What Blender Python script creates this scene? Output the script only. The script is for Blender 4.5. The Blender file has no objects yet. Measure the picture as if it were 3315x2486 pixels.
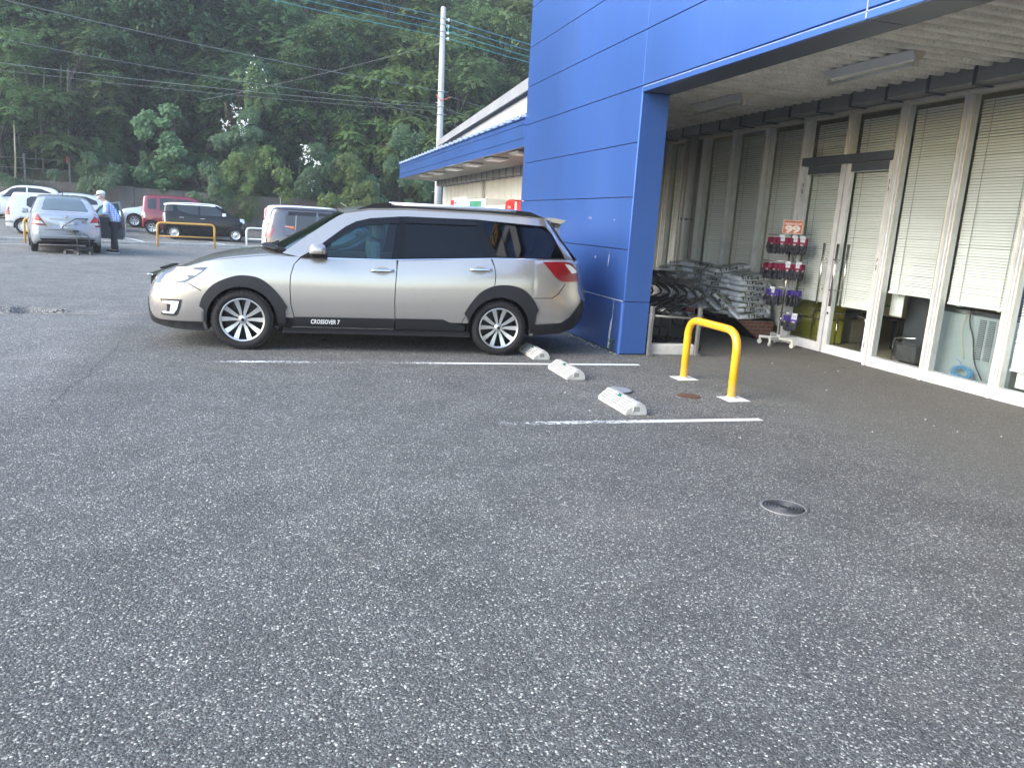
import bpy, bmesh, math, random
import numpy as np
from mathutils import Vector, Matrix
from mathutils.geometry import delaunay_2d_cdt
random.seed(7)
rng = np.random.default_rng(11)
SC = bpy.context.scene
COL = SC.collection
R = math.radians

# ------------------------------------------------------------------ camera
CAM_H = 1.47
PITCH, YAW, ROLL = R(11.85), R(17.27), R(3.52)
fw = Vector((math.sin(YAW)*math.cos(PITCH), math.cos(YAW)*math.cos(PITCH), -math.sin(PITCH)))
r0 = Vector((math.cos(YAW), -math.sin(YAW), 0.0))
u0 = r0.cross(fw)
rt = r0*math.cos(ROLL) + u0*math.sin(ROLL)
up = -r0*math.sin(ROLL) + u0*math.cos(ROLL)
cam = bpy.data.cameras.new('camera')
cam.sensor_fit = 'HORIZONTAL'
cam.sensor_width = 36.0
cam.lens = 36.0*2465.0/3315.0
cam.clip_start = 0.05
cam.clip_end = 600.0
camo = bpy.data.objects.new('camera', cam)
COL.objects.link(camo)
M = Matrix(((rt.x, up.x, -fw.x, 0), (rt.y, up.y, -fw.y, 0), (rt.z, up.z, -fw.z, CAM_H), (0, 0, 0, 1)))
camo.matrix_world = M
SC.camera = camo

# ------------------------------------------------------------------ sky, sun, exposure
SUN_EL, SUN_AZ = R(31), R(-104)      # azimuth measured from +Y towards +X
world = bpy.data.worlds.new('World')
SC.world = world
world.use_nodes = True
wn = world.node_tree.nodes
bg = wn['Background']
sky = wn.new('ShaderNodeTexSky')
sky.sky_type = 'NISHITA'
sky.sun_disc = False
sky.sun_elevation = SUN_EL
sky.sun_rotation = SUN_AZ
sky.air_density = 1.0
sky.dust_density = 1.2
sky.ozone_density = 1.0
bg.inputs['Strength'].default_value = 0.15
world.node_tree.links.new(sky.outputs[0], bg.inputs[0])
sl = bpy.data.lights.new('sun', 'SUN')
sl.energy = 0.9
sl.angle = R(40)
sl.color = (1.0, 0.94, 0.85)
so = bpy.data.objects.new('sun', sl)
COL.objects.link(so)
sd = Vector((math.sin(SUN_AZ)*math.cos(SUN_EL), math.cos(SUN_AZ)*math.cos(SUN_EL), math.sin(SUN_EL)))
so.rotation_euler = (-sd).to_track_quat('-Z', 'Y').to_euler()
so.location = sd*60
SC.view_settings.view_transform = 'Standard'
SC.view_settings.look = 'None'
SC.view_settings.gamma = 1.0
SC.view_settings.exposure = 2.15
SC.view_settings.use_curve_mapping = False
SC.render.engine = 'CYCLES'
SC.cycles.max_bounces = 8
SC.cycles.transparent_max_bounces = 16
SC.cycles.caustics_reflective = False
SC.cycles.caustics_refractive = False
SC.cycles.use_denoising = True
SC.cycles.sample_clamp_indirect = 4.0


def sstep(a, b, v):
    t = min(max((v-a)/(b-a), 0.0), 1.0)
    return t*t*(3-2*t)


def gz(x, y):
    return -0.10*sstep(10, 22, y) + 0.33*sstep(36, 44, y)

# ------------------------------------------------------------------ materials
MATS = {}


def mat(name, col, rough=0.5, metal=0.0, var=0.0, vscale=6.0, bump=0.0, bscale=60.0, coat=0.0, coat_rough=0.05,
        spec=0.5, trans=0.0, emit=None, objvar=0.0, detail=4.0, stretch=None, flake=0.0, dirt=None, dirt_scale=2.0, dirt_amt=0.4, alpha=None):
    if name in MATS:
        return MATS[name]
    m = bpy.data.materials.new(name)
    m.use_nodes = True
    nt = m.node_tree
    n = nt.nodes
    L = nt.links.new
    b = n['Principled BSDF']
    b.inputs['Base Color'].default_value = (*col, 1)
    b.inputs['Roughness'].default_value = rough
    b.inputs['Metallic'].default_value = metal
    b.inputs['Specular IOR Level'].default_value = spec
    b.inputs['Coat Weight'].default_value = coat
    b.inputs['Coat Roughness'].default_value = coat_rough
    tc = n.new('ShaderNodeTexCoord')
    src = tc.outputs['Object']
    if stretch:
        mp = n.new('ShaderNodeMapping')
        mp.inputs['Scale'].default_value = stretch
        L(src, mp.inputs[0])
        src = mp.outputs[0]
    colout = None
    if var > 0:
        nz = n.new('ShaderNodeTexNoise')
        nz.inputs['Scale'].default_value = vscale
        nz.inputs['Detail'].default_value = detail
        nz.inputs['Roughness'].default_value = 0.6
        L(src, nz.inputs['Vector'])
        rp = n.new('ShaderNodeValToRGB')
        rp.color_ramp.elements[0].position = 0.3
        rp.color_ramp.elements[1].position = 0.7
        rp.color_ramp.elements[0].color = (*[c*(1-var) for c in col], 1)
        rp.color_ramp.elements[1].color = (*[min(1, c*(1+var)) for c in col], 1)
        L(nz.outputs['Fac'], rp.inputs[0])
        colout = rp.outputs[0]
        mr = n.new('ShaderNodeMapRange')
        mr.inputs['To Min'].default_value = max(0.02, rough*0.85)
        mr.inputs['To Max'].default_value = min(1, rough*1.15)
        L(nz.outputs['Fac'], mr.inputs['Value'])
        L(mr.outputs[0], b.inputs['Roughness'])
    if dirt:
        nz = n.new('ShaderNodeTexNoise')
        nz.inputs['Scale'].default_value = dirt_scale
        nz.inputs['Detail'].default_value = 8
        nz.inputs['Roughness'].default_value = 0.7
        L(src, nz.inputs['Vector'])
        rp = n.new('ShaderNodeValToRGB')
        rp.color_ramp.elements[0].position = 0.52
        rp.color_ramp.elements[0].color = (0, 0, 0, 1)
        rp.color_ramp.elements[1].position = 0.72
        rp.color_ramp.elements[1].color = (dirt_amt,)*3 + (1,)
        L(nz.outputs['Fac'], rp.inputs[0])
        mx = n.new('ShaderNodeMixRGB')
        L(rp.outputs[0], mx.inputs[0])
        if colout:
            L(colout, mx.inputs[1])
        else:
            mx.inputs[1].default_value = (*col, 1)
        mx.inputs[2].default_value = (*dirt, 1)
        colout = mx.outputs[0]
    if objvar > 0:
        oi = n.new('ShaderNodeObjectInfo')
        hs = n.new('ShaderNodeHueSaturation')
        mr = n.new('ShaderNodeMapRange')
        mr.inputs['To Min'].default_value = 1-objvar
        mr.inputs['To Max'].default_value = 1+objvar
        L(oi.outputs['Random'], mr.inputs['Value'])
        L(mr.outputs[0], hs.inputs['Value'])
        if colout:
            L(colout, hs.inputs['Color'])
        else:
            hs.inputs['Color'].default_value = (*col, 1)
        colout = hs.outputs[0]
    if colout:
        L(colout, b.inputs['Base Color'])
    if bump > 0:
        nz = n.new('ShaderNodeTexNoise')
        nz.inputs['Scale'].default_value = bscale
        nz.inputs['Detail'].default_value = 3
        L(src, nz.inputs['Vector'])
        bp = n.new('ShaderNodeBump')
        bp.inputs['Strength'].default_value = bump
        bp.inputs['Distance'].default_value = 0.01
        L(nz.outputs['Fac'], bp.inputs['Height'])
        L(bp.outputs[0], b.inputs['Normal'])
    if emit:
        b.inputs['Emission Color'].default_value = (*emit[0], 1)
        b.inputs['Emission Strength'].default_value = emit[1]
    MATS[name] = m
    return m


def glass_mat(name, tint, ior=1.5, rough=0.0, haze=0.0):
    if name in MATS:
        return MATS[name]
    m = bpy.data.materials.new(name)
    m.use_nodes = True
    nt = m.node_tree
    n = nt.nodes
    L = nt.links.new
    n.remove(n['Principled BSDF'])
    out = n['Material Output']
    t = n.new('ShaderNodeBsdfTransparent')
    t.inputs[0].default_value = (*tint, 1)
    g = n.new('ShaderNodeBsdfGlossy')
    g.inputs['Roughness'].default_value = rough
    g.inputs['Color'].default_value = (1, 1, 1, 1)
    fr0 = n.new('ShaderNodeFresnel')
    fr0.inputs['IOR'].default_value = ior
    ge = n.new('ShaderNodeNewGeometry')
    fr = n.new('ShaderNodeMix')
    L(ge.outputs['Backfacing'], fr.inputs[0])
    L(fr0.outputs[0], fr.inputs[2])
    fr.inputs[3].default_value = 0.0
    mx = n.new('ShaderNodeMixShader')
    L(fr.outputs[0], mx.inputs[0])
    L(t.outputs[0], mx.inputs[1])
    L(g.outputs[0], mx.inputs[2])
    L(mx.outputs[0], out.inputs[0])
    MATS[name] = m
    return m


# ------------------------------------------------------------------ mesh builder
class MB:
    def __init__(s):
        s.v = []
        s.f = []
        s.m = []
        s.sm = []

    def add(s, vs, fs, mi=0, smooth=False):
        o = len(s.v)
        s.v.extend([tuple(p) for p in vs])
        for f in fs:
            s.f.append(tuple(i+o for i in f))
            s.m.append(mi)
            s.sm.append(smooth)
        return s

    def box(s, x0, x1, y0, y1, z0, z1, mi=0):
        vs = [(x0, y0, z0), (x1, y0, z0), (x1, y1, z0), (x0, y1, z0), (x0, y0, z1), (x1, y0, z1), (x1, y1, z1), (x0, y1, z1)]
        return s.add(vs, [(0, 3, 2, 1), (4, 5, 6, 7), (0, 1, 5, 4), (1, 2, 6, 5), (2, 3, 7, 6), (3, 0, 4, 7)], mi)

    def bbox(s, x0, x1, y0, y1, z0, z1, b=0.01, mi=0):
        # box with chamfered edges
        xs, ys, zs = (x0, x0+b, x1-b, x1), (y0, y0+b, y1-b, y1), (z0, z0+b, z1-b, z1)
        bm = bmesh.new()
        bmesh.ops.create_cube(bm, size=1.0)
        for v in bm.verts:
            v.co = Vector(((x0+x1)/2+v.co.x*(x1-x0), (y0+y1)/2+v.co.y*(y1-y0), (z0+z1)/2+v.co.z*(z1-z0)))
        bmesh.ops.bevel(bm, geom=list(bm.edges), offset=b, segments=2, affect='EDGES', profile=0.5)
        s.bm(bm, mi)
        return s

    def bm(s, bm, mi=0, smooth=False, mtx=None):
        bm.verts.index_update()
        vs = [(mtx @ v.co if mtx else v.co)[:] for v in bm.verts]
        fs = [[v.index for v in f.verts] for f in bm.faces]
        s.add(vs, fs, mi, smooth)
        bm.free()
        return s

    def prism(s, poly, z0, z1, mi=0, mtx=None):
        n = len(poly)
        vs = [(p[0], p[1], z0) for p in poly]+[(p[0], p[1], z1) for p in poly]
        fs = [tuple(range(n))[::-1], tuple(range(n, 2*n))]+[(i, (i+1) % n, n+(i+1) % n, n+i) for i in range(n)]
        if mtx:
            vs = [(mtx @ Vector(v))[:] for v in vs]
        return s.add(vs, fs, mi)

    def tube(s, pts, r, n=8, mi=0, caps=True, smooth=True, closed=False):
        pts = [Vector(p) for p in pts]
        rs = r if isinstance(r, (list, tuple)) else [r]*len(pts)
        N = len(pts)
        vs = []
        prev = None
        for i, p in enumerate(pts):
            if closed:
                t = pts[(i+1) % N]-pts[i-1]
            else:
                t = pts[min(i+1, N-1)]-pts[max(i-1, 0)]
            t.normalize()
            if prev is None:
                a = Vector((0, 0, 1)) if abs(t.z) < 0.9 else Vector((1, 0, 0))
                nrm = t.cross(a).normalized()
            else:
                nrm = prev - t*prev.dot(t)
                nrm.normalize()
            prev = nrm
            bi = t.cross(nrm)
            for k in range(n):
                a = 2*math.pi*k/n
                vs.append(p+(nrm*math.cos(a)+bi*math.sin(a))*rs[i])
        fs = []
        for i in range(N if closed else N-1):
            j = (i+1) % N
            for k in range(n):
                fs.append((i*n+k, i*n+(k+1) % n, j*n+(k+1) % n, j*n+k))
        s.add(vs, fs, mi, smooth)
        if caps and not closed:
            o = len(s.v)-len(vs)
            s.f.append(tuple(o+k for k in range(n))[::-1])
            s.m.append(mi)
            s.sm.append(False)
            s.f.append(tuple(o+(N-1)*n+k for k in range(n)))
            s.m.append(mi)
            s.sm.append(False)
        return s

    def cyl(s, c, axis, r, h, n=16, mi=0, r2=None, smooth=True):
        c = Vector(c)
        a = Vector(axis).normalized()
        return s.tube([c, c+a*h], [r, r if r2 is None else r2], n, mi, True, smooth)

    def lathe(s, prof, mtx, n=32, mi=0, smooth=True):
        # prof: (radius, height) list turned about local z
        vs = []
        for r, h in prof:
            for k in range(n):
                a = 2*math.pi*k/n
                vs.append((mtx @ Vector((r*math.cos(a), r*math.sin(a), h)))[:])
        fs = []
        for i in range(len(prof)-1):
            for k in range(n):
                fs.append((i*n+k, i*n+(k+1) % n, (i+1)*n+(k+1) % n, (i+1)*n+k))
        return s.add(vs, fs, mi, smooth)

    def sphere(s, c, rx, ry=None, rz=None, n=12, m=8, mi=0):
        ry = ry or rx
        rz = rz or rx
        bm = bmesh.new()
        bmesh.ops.create_uvsphere(bm, u_segments=n, v_segments=m, radius=1)
        for v in bm.verts:
            v.co = Vector((c[0]+v.co.x*rx, c[1]+v.co.y*ry, c[2]+v.co.z*rz))
        return s.bm(bm, mi, True)

    def xf(s, mtx):
        s.v = [(mtx @ Vector(p))[:] for p in s.v]
        return s

    def mesh(s, name, mats):
        me = bpy.data.meshes.new(name)
        me.from_pydata(s.v, [], s.f)
        for m in (mats if isinstance(mats, (list, tuple)) else [mats]):
            me.materials.append(m)
        me.polygons.foreach_set('material_index', s.m)
        me.polygons.foreach_set('use_smooth', s.sm)
        me.update()
        return me

    def build(s, name, mats, parent=None, loc=None, rot=None, **props):
        return link(name, s.mesh(name, mats), parent, loc, rot, **props)


def link(name, data, parent=None, loc=None, rot=None, **props):
    o = bpy.data.objects.new(name, data)
    COL.objects.link(o)
    if parent:
        o.parent = parent
    if loc is not None:
        o.location = loc
    if rot is not None:
        o.rotation_euler = rot
    for k, v in props.items():
        o[k] = v
    return o


def thing(name, label, cat, loc=(0, 0, 0), rz=0.0, group=None):
    o = bpy.data.objects.new(name, None)
    o.empty_display_size = 0.2
    COL.objects.link(o)
    o.location = loc
    o.rotation_euler = (0, 0, rz)
    o['label'] = label
    o['category'] = cat
    if group:
        o['group'] = group
    return o


def tag(o, label, cat, group=None):
    o['label'] = label
    o['category'] = cat
    if group:
        o['group'] = group
    return o


def struct(o):
    o['kind'] = 'structure'
    return o


def stuff(o):
    o['kind'] = 'stuff'
    return o


def kids(o):
    return [c for c in ALLKIDS.get(o.name, [])]


def copy_tree(o, children, loc, rz=None, label=None, scale=None):
    c = o.copy()
    COL.objects.link(c)
    c.location = loc
    if rz is not None:
        c.rotation_euler = (0, 0, rz)
    if scale is not None:
        c.scale = scale
    if label:
        c['label'] = label
    for ch, sub in children:
        d = ch.copy()
        COL.objects.link(d)
        d.parent = c
        for g in sub:
            e = g.copy()
            COL.objects.link(e)
            e.parent = d
    return c


def tree_of(o):
    return [(c, list(c.children)) for c in o.children]


def text_mesh(txt, size, depth=0.002, bold=0.0, shear=0.0, spacing=1.0):
    cu = bpy.data.curves.new('text', 'FONT')
    cu.body = txt
    cu.size = size
    cu.extrude = depth/2
    cu.offset = bold
    cu.shear = shear
    cu.space_character = spacing
    cu.align_x = 'CENTER'
    cu.align_y = 'CENTER'
    cu.resolution_u = 3
    o = bpy.data.objects.new('text', cu)
    COL.objects.link(o)
    dg = bpy.context.evaluated_depsgraph_get()
    me = bpy.data.meshes.new_from_object(o.evaluated_get(dg))
    bpy.data.objects.remove(o)
    bpy.data.curves.remove(cu)
    return me


def text(name, txt, size, m, parent, mtx, depth=0.002, bold=0.0, shear=0.0, spacing=1.0, width=None):
    me = text_mesh(txt, size, depth, bold, shear, spacing)
    me.materials.clear()
    me.materials.append(m)
    if width:
        xs = [v.co.x for v in me.vertices]
        k = width/max(1e-6, max(xs)-min(xs))
        me.transform(Matrix.Diagonal((k, 1, 1, 1)))
    me.transform(mtx)
    return link(name, me, parent)


def frame_mtx(o, x, y):
    # matrix with local x, y axes given and origin o
    x = Vector(x).normalized()
    y = Vector(y).normalized()
    z = x.cross(y).normalized()
    y = z.cross(x)
    return Matrix(((x.x, y.x, z.x, o[0]), (x.y, y.y, z.y, o[1]), (x.z, y.z, z.z, o[2]), (0, 0, 0, 1)))


def bez(pts, rad, n=6):
    # round the corners of a polyline
    P = [Vector(p) for p in pts]
    out = [P[0]]
    for i in range(1, len(P)-1):
        a, b, c = P[i-1], P[i], P[i+1]
        da, dc = (a-b), (c-b)
        r = min(rad, da.length*0.49, dc.length*0.49)
        p0, p2 = b+da.normalized()*r, b+dc.normalized()*r
        for k in range(n+1):
            t = k/n
            out.append(p0*(1-t)**2+b*2*t*(1-t)+p2*t*t)
    out.append(P[-1])
    return out


def pix(p):
    """where a world point falls in the picture: x, y in 0..1 (y down)"""
    v = Vector(p)-Vector((0, 0, CAM_H))
    d = v.dot(fw)
    if d < 0.1:
        return (9, 9)
    k = 2465.0/3315.0
    return (0.5+k*v.dot(rt)/d, 0.5-k*v.dot(up)/d*3315.0/2486.0)
# ================================================================== GROUND
def asphalt(name, dark=1.0, stone=1.0):
    m = bpy.data.materials.new(name)
    m.use_nodes = True
    nt = m.node_tree
    n = nt.nodes
    L = nt.links.new
    b = n['Principled BSDF']
    tc = n.new('ShaderNodeTexCoord')
    P = tc.outputs['Object']

    def noise(scale, detail=4, rough=0.6):
        z = n.new('ShaderNodeTexNoise')
        z.inputs['Scale'].default_value = scale
        z.inputs['Detail'].default_value = detail
        z.inputs['Roughness'].default_value = rough
        L(P, z.inputs['Vector'])
        return z.outputs['Fac']

    def vor(scale, feat='F1', vec=None):
        z = n.new('ShaderNodeTexVoronoi')
        z.feature = feat
        z.inputs['Scale'].default_value = scale
        L(vec or P, z.inputs['Vector'])
        return z

    def ramp(fac, stops):
        r = n.new('ShaderNodeValToRGB')
        r.color_ramp.elements[0].position = stops[0][0]
        r.color_ramp.elements[0].color = (*stops[0][1], 1)
        r.color_ramp.elements[1].position = stops[-1][0]
        r.color_ramp.elements[1].color = (*stops[-1][1], 1)
        for p, c in stops[1:-1]:
            e = r.color_ramp.elements.new(p)
            e.color = (*c, 1)
        L(fac, r.inputs[0])
        return r.outputs[0]

    def mixc(f, a, c, t='MIX'):
        x = n.new('ShaderNodeMixRGB')
        x.blend_type = t
        if isinstance(f, (int, float)):
            x.inputs[0].default_value = f
        else:
            L(f, x.inputs[0])
        for i, s in ((1, a), (2, c)):
            if isinstance(s, tuple):
                x.inputs[i].default_value = (*s, 1)
            else:
                L(s, x.inputs[i])
        return x.outputs[0]

    def math_(op, a, c=None):
        x = n.new('ShaderNodeMath')
        x.operation = op
        for i, s in ((0, a), (1, c)):
            if s is None:
                continue
            if isinstance(s, (int, float)):
                x.inputs[i].default_value = s
            else:
                L(s, x.inputs[i])
        return x.outputs[0]
    # distorted coordinates so that the stones are angular and uneven
    dn = n.new('ShaderNodeTexNoise')
    dn.inputs['Scale'].default_value = 130
    dn.inputs['Detail'].default_value = 2
    L(P, dn.inputs['Vector'])
    va = n.new('ShaderNodeVectorMath')
    va.operation = 'SCALE'
    L(dn.outputs['Color'], va.inputs[0])
    va.inputs['Scale'].default_value = 0.007
    vb = n.new('ShaderNodeVectorMath')
    vb.operation = 'ADD'
    L(P, vb.inputs[0])
    L(va.outputs[0], vb.inputs[1])
    DP = vb.outputs[0]
    v1 = vor(112, vec=DP)
    v2 = vor(210, vec=DP)
    s1 = n.new('ShaderNodeSeparateColor')
    L(v1.outputs['Color'], s1.inputs[0])
    s2 = n.new('ShaderNodeSeparateColor')
    L(v2.outputs['Color'], s2.inputs[0])
    k = dark
    st = stone
    c1 = ramp(s1.outputs[0], [(0.0, (0.045*k, 0.047*k, 0.052*k)), (0.55, (0.095*k, 0.098*k, 0.104*k)), (0.82, (0.135*k, 0.139*k, 0.146*k)), (0.89, (0.22*k*st, 0.225*k*st, 0.225*k*st)), (0.97, (0.40*k*st, 0.40*k*st, 0.39*k*st)), (1.0, (0.62*k*st, 0.61*k*st, 0.58*k*st))])
    c2 = ramp(s2.outputs[1], [(0.0, (0.04*k, 0.042*k, 0.048*k)), (0.6, (0.098*k, 0.10*k, 0.106*k)), (0.88, (0.15*k, 0.153*k, 0.16*k)), (1.0, (0.34*k*st, 0.40*k*st, 0.39*k*st))])
    e1 = ramp(v1.outputs['Distance'], [(0.0, (1, 1, 1)), (0.42, (1, 1, 1)), (0.62, (0, 0, 0)), (1.0, (0, 0, 0))])
    col = mixc(e1, c2, c1)
    grit = noise(420, 2, 0.7)
    col = mixc(0.55, col, ramp(grit, [(0.3, (0.35, 0.35, 0.35)), (0.75, (1.5, 1.5, 1.5))]), 'MULTIPLY')
    # broad worn lanes, dust and old stains
    big = noise(0.35, 5, 0.6)
    col = mixc(0.6, col, ramp(big, [(0.3, (0.72, 0.72, 0.74)), (0.7, (1.18, 1.18, 1.17))]), 'MULTIPLY')
    mid = noise(2.2, 6, 0.65)
    col = mixc(0.7, col, ramp(mid, [(0.32, (0.72, 0.72, 0.72)), (0.68, (1.16, 1.16, 1.16))]), 'MULTIPLY')
    dust = noise(0.9, 7, 0.7)
    col = mixc(ramp(dust, [(0.56, (0, 0, 0)), (0.80, (0.35, 0.35, 0.35))]), col, (0.21, 0.19, 0.165))
    # dark spots of chewing gum and oil
    vs_ = vor(1.7)
    so_ = n.new('ShaderNodeSeparateColor')
    L(vs_.outputs['Color'], so_.inputs[0])
    rad = math_('MULTIPLY', so_.outputs[2], 0.075)
    spot = math_('LESS_THAN', vs_.outputs['Distance'], rad)
    few = math_('MULTIPLY', spot, math_('GREATER_THAN', so_.outputs[1], 0.5))
    col = mixc(math_('MULTIPLY', few, 0.8), col, (0.028, 0.027, 0.027))
    oil = noise(0.7, 5, 0.55)
    col = mixc(ramp(oil, [(0.60, (0, 0, 0)), (0.74, (0.55, 0.55, 0.55))]), col, (0.045, 0.044, 0.044))
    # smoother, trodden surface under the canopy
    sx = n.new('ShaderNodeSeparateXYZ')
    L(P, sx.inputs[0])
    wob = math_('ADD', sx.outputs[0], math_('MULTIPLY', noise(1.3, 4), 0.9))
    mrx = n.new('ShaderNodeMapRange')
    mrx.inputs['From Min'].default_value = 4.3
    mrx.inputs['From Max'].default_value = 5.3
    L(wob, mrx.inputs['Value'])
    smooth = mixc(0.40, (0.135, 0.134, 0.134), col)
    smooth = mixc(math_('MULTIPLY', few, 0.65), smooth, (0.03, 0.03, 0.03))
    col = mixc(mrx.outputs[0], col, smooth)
    # older, paler paving left of the joint
    mrl = n.new('ShaderNodeMapRange')
    mrl.inputs['From Min'].default_value = -1.9
    mrl.inputs['From Max'].default_value = -1.55
    mrl.inputs['To Min'].default_value = 1.0
    mrl.inputs['To Max'].default_value = 0.0
    L(math_('ADD', sx.outputs[0], math_('MULTIPLY', noise(3.0, 3), 0.25)), mrl.inputs['Value'])
    col = mixc(mrl.outputs[0], col, mixc(1.0, col, (1.28, 1.28, 1.30), 'MULTIPLY'))
    col = mixc(1.0, col, (1.085, 1.045, 0.925), 'MULTIPLY')
    L(col, b.inputs['Base Color'])
    b.inputs['Roughness'].default_value = 0.82
    b.inputs['Specular IOR Level'].default_value = 0.35
    bp = n.new('ShaderNodeBump')
    bp.inputs['Strength'].default_value = 0.75
    bp.inputs['Distance'].default_value = 0.006
    hh = math_('SUBTRACT', 1.0, v1.outputs['Distance'])
    hh = math_('ADD', hh, math_('MULTIPLY', s1.outputs[1], 0.7))
    hh = math_('ADD', hh, math_('MULTIPLY', grit, 0.5))
    L(hh, bp.inputs['Height'])
    L(bp.outputs[0], b.inputs['Normal'])
    MATS[name] = m
    return m


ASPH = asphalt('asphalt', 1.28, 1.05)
POT = (-3.3, 11.25)


def pothole(x, y):
    a = math.atan2(y-POT[1], x-POT[0])
    r = math.hypot((x-POT[0])/0.62, (y-POT[1])/0.36)
    r += 0.12*math.sin(3*a+1)+0.08*math.sin(7*a)
    return -0.10*(1-sstep(0.80, 1.0, r))


xs = sorted(set([-300, -160, -90, -60]+list(range(-44, 44, 2))+[60, 90, 160, 300]+[round(-4.5+0.06*i, 3) for i in range(40)]))
ys = sorted(set([-300, -160, -80, -40, -20, -10]+list(range(-4, 62, 1))+[90, 160, 300]+[round(10.5+0.05*i, 3) for i in range(32)]))
gm = MB()
W = len(xs)
vv = [(x, y, gz(x, y)+(pothole(x, y) if abs(x-POT[0]) < 1.2 and abs(y-POT[1]) < 0.9 else 0)) for y in ys for x in xs]
ff = [(j*W+i, j*W+i+1, (j+1)*W+i+1, (j+1)*W+i) for j in range(len(ys)-1) for i in range(W-1)]
gm.add(vv, ff, 0, True)
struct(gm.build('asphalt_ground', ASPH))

# gravel in the pothole and the sand washed out of it
gv = MB()
for i in range(420):
    a = random.uniform(0, 6.28)
    r = math.sqrt(random.random())
    x, y = POT[0]+0.06+0.60*r*math.cos(a), POT[1]-0.05+0.33*r*math.sin(a)
    s = random.uniform(0.006, 0.020)
    bm = bmesh.new()
    bmesh.ops.create_icosphere(bm, subdivisions=1, radius=s)
    for v in bm.verts:
        v.co *= random.uniform(0.75, 1.2)
        v.co.z *= 0.7
    gv.bm(bm, random.randrange(3), False, Matrix.Translation((x, y, gz(x, y)+pothole(x, y)+s*0.45)))
stuff(gv.build('gravel', [mat('gravel_light', (0.42, 0.41, 0.38), 0.9), mat('gravel_grey', (0.2, 0.2, 0.2), 0.9), mat('gravel_dark', (0.07, 0.065, 0.06), 0.9)]))


def worn_mat(name, col, wear_lo, wear_hi, xgrad=None, scale=26):
    m = bpy.data.materials.new(name)
    m.use_nodes = True
    nt = m.node_tree
    n = nt.nodes
    L = nt.links.new
    b = n['Principled BSDF']
    b.inputs['Roughness'].default_value = 0.7
    out = n['Material Output']
    tc = n.new('ShaderNodeTexCoord')
    nz = n.new('ShaderNodeTexNoise')
    nz.inputs['Scale'].default_value = scale
    nz.inputs['Detail'].default_value = 7
    nz.inputs['Roughness'].default_value = 0.75
    L(tc.outputs['Object'], nz.inputs['Vector'])
    nb = n.new('ShaderNodeTexNoise')
    nb.inputs['Scale'].default_value = 2.5
    L(tc.outputs['Object'], nb.inputs['Vector'])
    ad = n.new('ShaderNodeMath')
    ad.operation = 'MULTIPLY_ADD'
    L(nb.outputs['Fac'], ad.inputs[0])
    ad.inputs[1].default_value = 0.35
    L(nz.outputs['Fac'], ad.inputs[2])
    fac = ad.outputs[0]
    if xgrad:
        sx = n.new('ShaderNodeSeparateXYZ')
        L(tc.outputs['Object'], sx.inputs[0])
        mr = n.new('ShaderNodeMapRange')
        mr.inputs['From Min'].default_value = xgrad[0]
        mr.inputs['From Max'].default_value = xgrad[1]
        mr.inputs['To Min'].default_value = xgrad[2]
        mr.inputs['To Max'].default_value = 0.0
        L(sx.outputs[0], mr.inputs['Value'])
        a2 = n.new('ShaderNodeMath')
        a2.operation = 'ADD'
        L(fac, a2.inputs[0])
        L(mr.outputs[0], a2.inputs[1])
        fac = a2.outputs[0]
    rp = n.new('ShaderNodeValToRGB')
    rp.color_ramp.elements[0].position = wear_lo
    rp.color_ramp.elements[0].color = (0, 0, 0, 1)
    rp.color_ramp.elements[1].position = wear_hi
    rp.color_ramp.elements[1].color = (1, 1, 1, 1)
    L(fac, rp.inputs[0])
    b.inputs['Base Color'].default_value = (*col, 1)
    t = n.new('ShaderNodeBsdfTransparent')
    mx = n.new('ShaderNodeMixShader')
    L(rp.outputs[0], mx.inputs[0])
    L(b.outputs[0], mx.inputs[1])
    L(t.outputs[0], mx.inputs[2])
    L(mx.outputs[0], out.inputs[0])
    MATS[name] = m
    return m


PAINT = worn_mat('line_paint', (0.74, 0.75, 0.74), 0.80, 0.90, (1.0, 2.2, 0.215))
PAINT2 = worn_mat('line_paint_old', (0.66, 0.67, 0.66), 0.76, 0.90, (1.2, 3.4, 0.30))
PAINT3 = worn_mat('square_paint', (0.76, 0.77, 0.76), 0.86, 0.97, None, 34)
SAND = worn_mat('sand', (0.34, 0.30, 0.24), 0.50, 0.72, None, 5)


def sheet(name, pts, m, z=0.004, n=1):
    mb = MB()
    mb.add([(p[0], p[1], gz(p[0], p[1])+z) for p in pts], [tuple(range(len(pts)))])
    return struct(mb.build(name, m))


def strip(name, a, b, w, m, z=0.004):
    mb = MB()
    a, b = Vector((*a, 0)), Vector((*b, 0))
    d = (b-a)
    N = max(2, int(d.length/0.8))
    nr = Vector((-d.y, d.x, 0)).normalized()*w/2
    vs = []
    for i in range(N+1):
        p = a+d*i/N
        for s in (-1, 1):
            q = p+nr*s*random.uniform(0.93, 1.0)
            vs.append((q.x, q.y, gz(q.x, q.y)+z))
    mb.add(vs, [(2*i, 2*i+2, 2*i+3, 2*i+1) for i in range(N)])
    return struct(mb.build(name, m))


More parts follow.
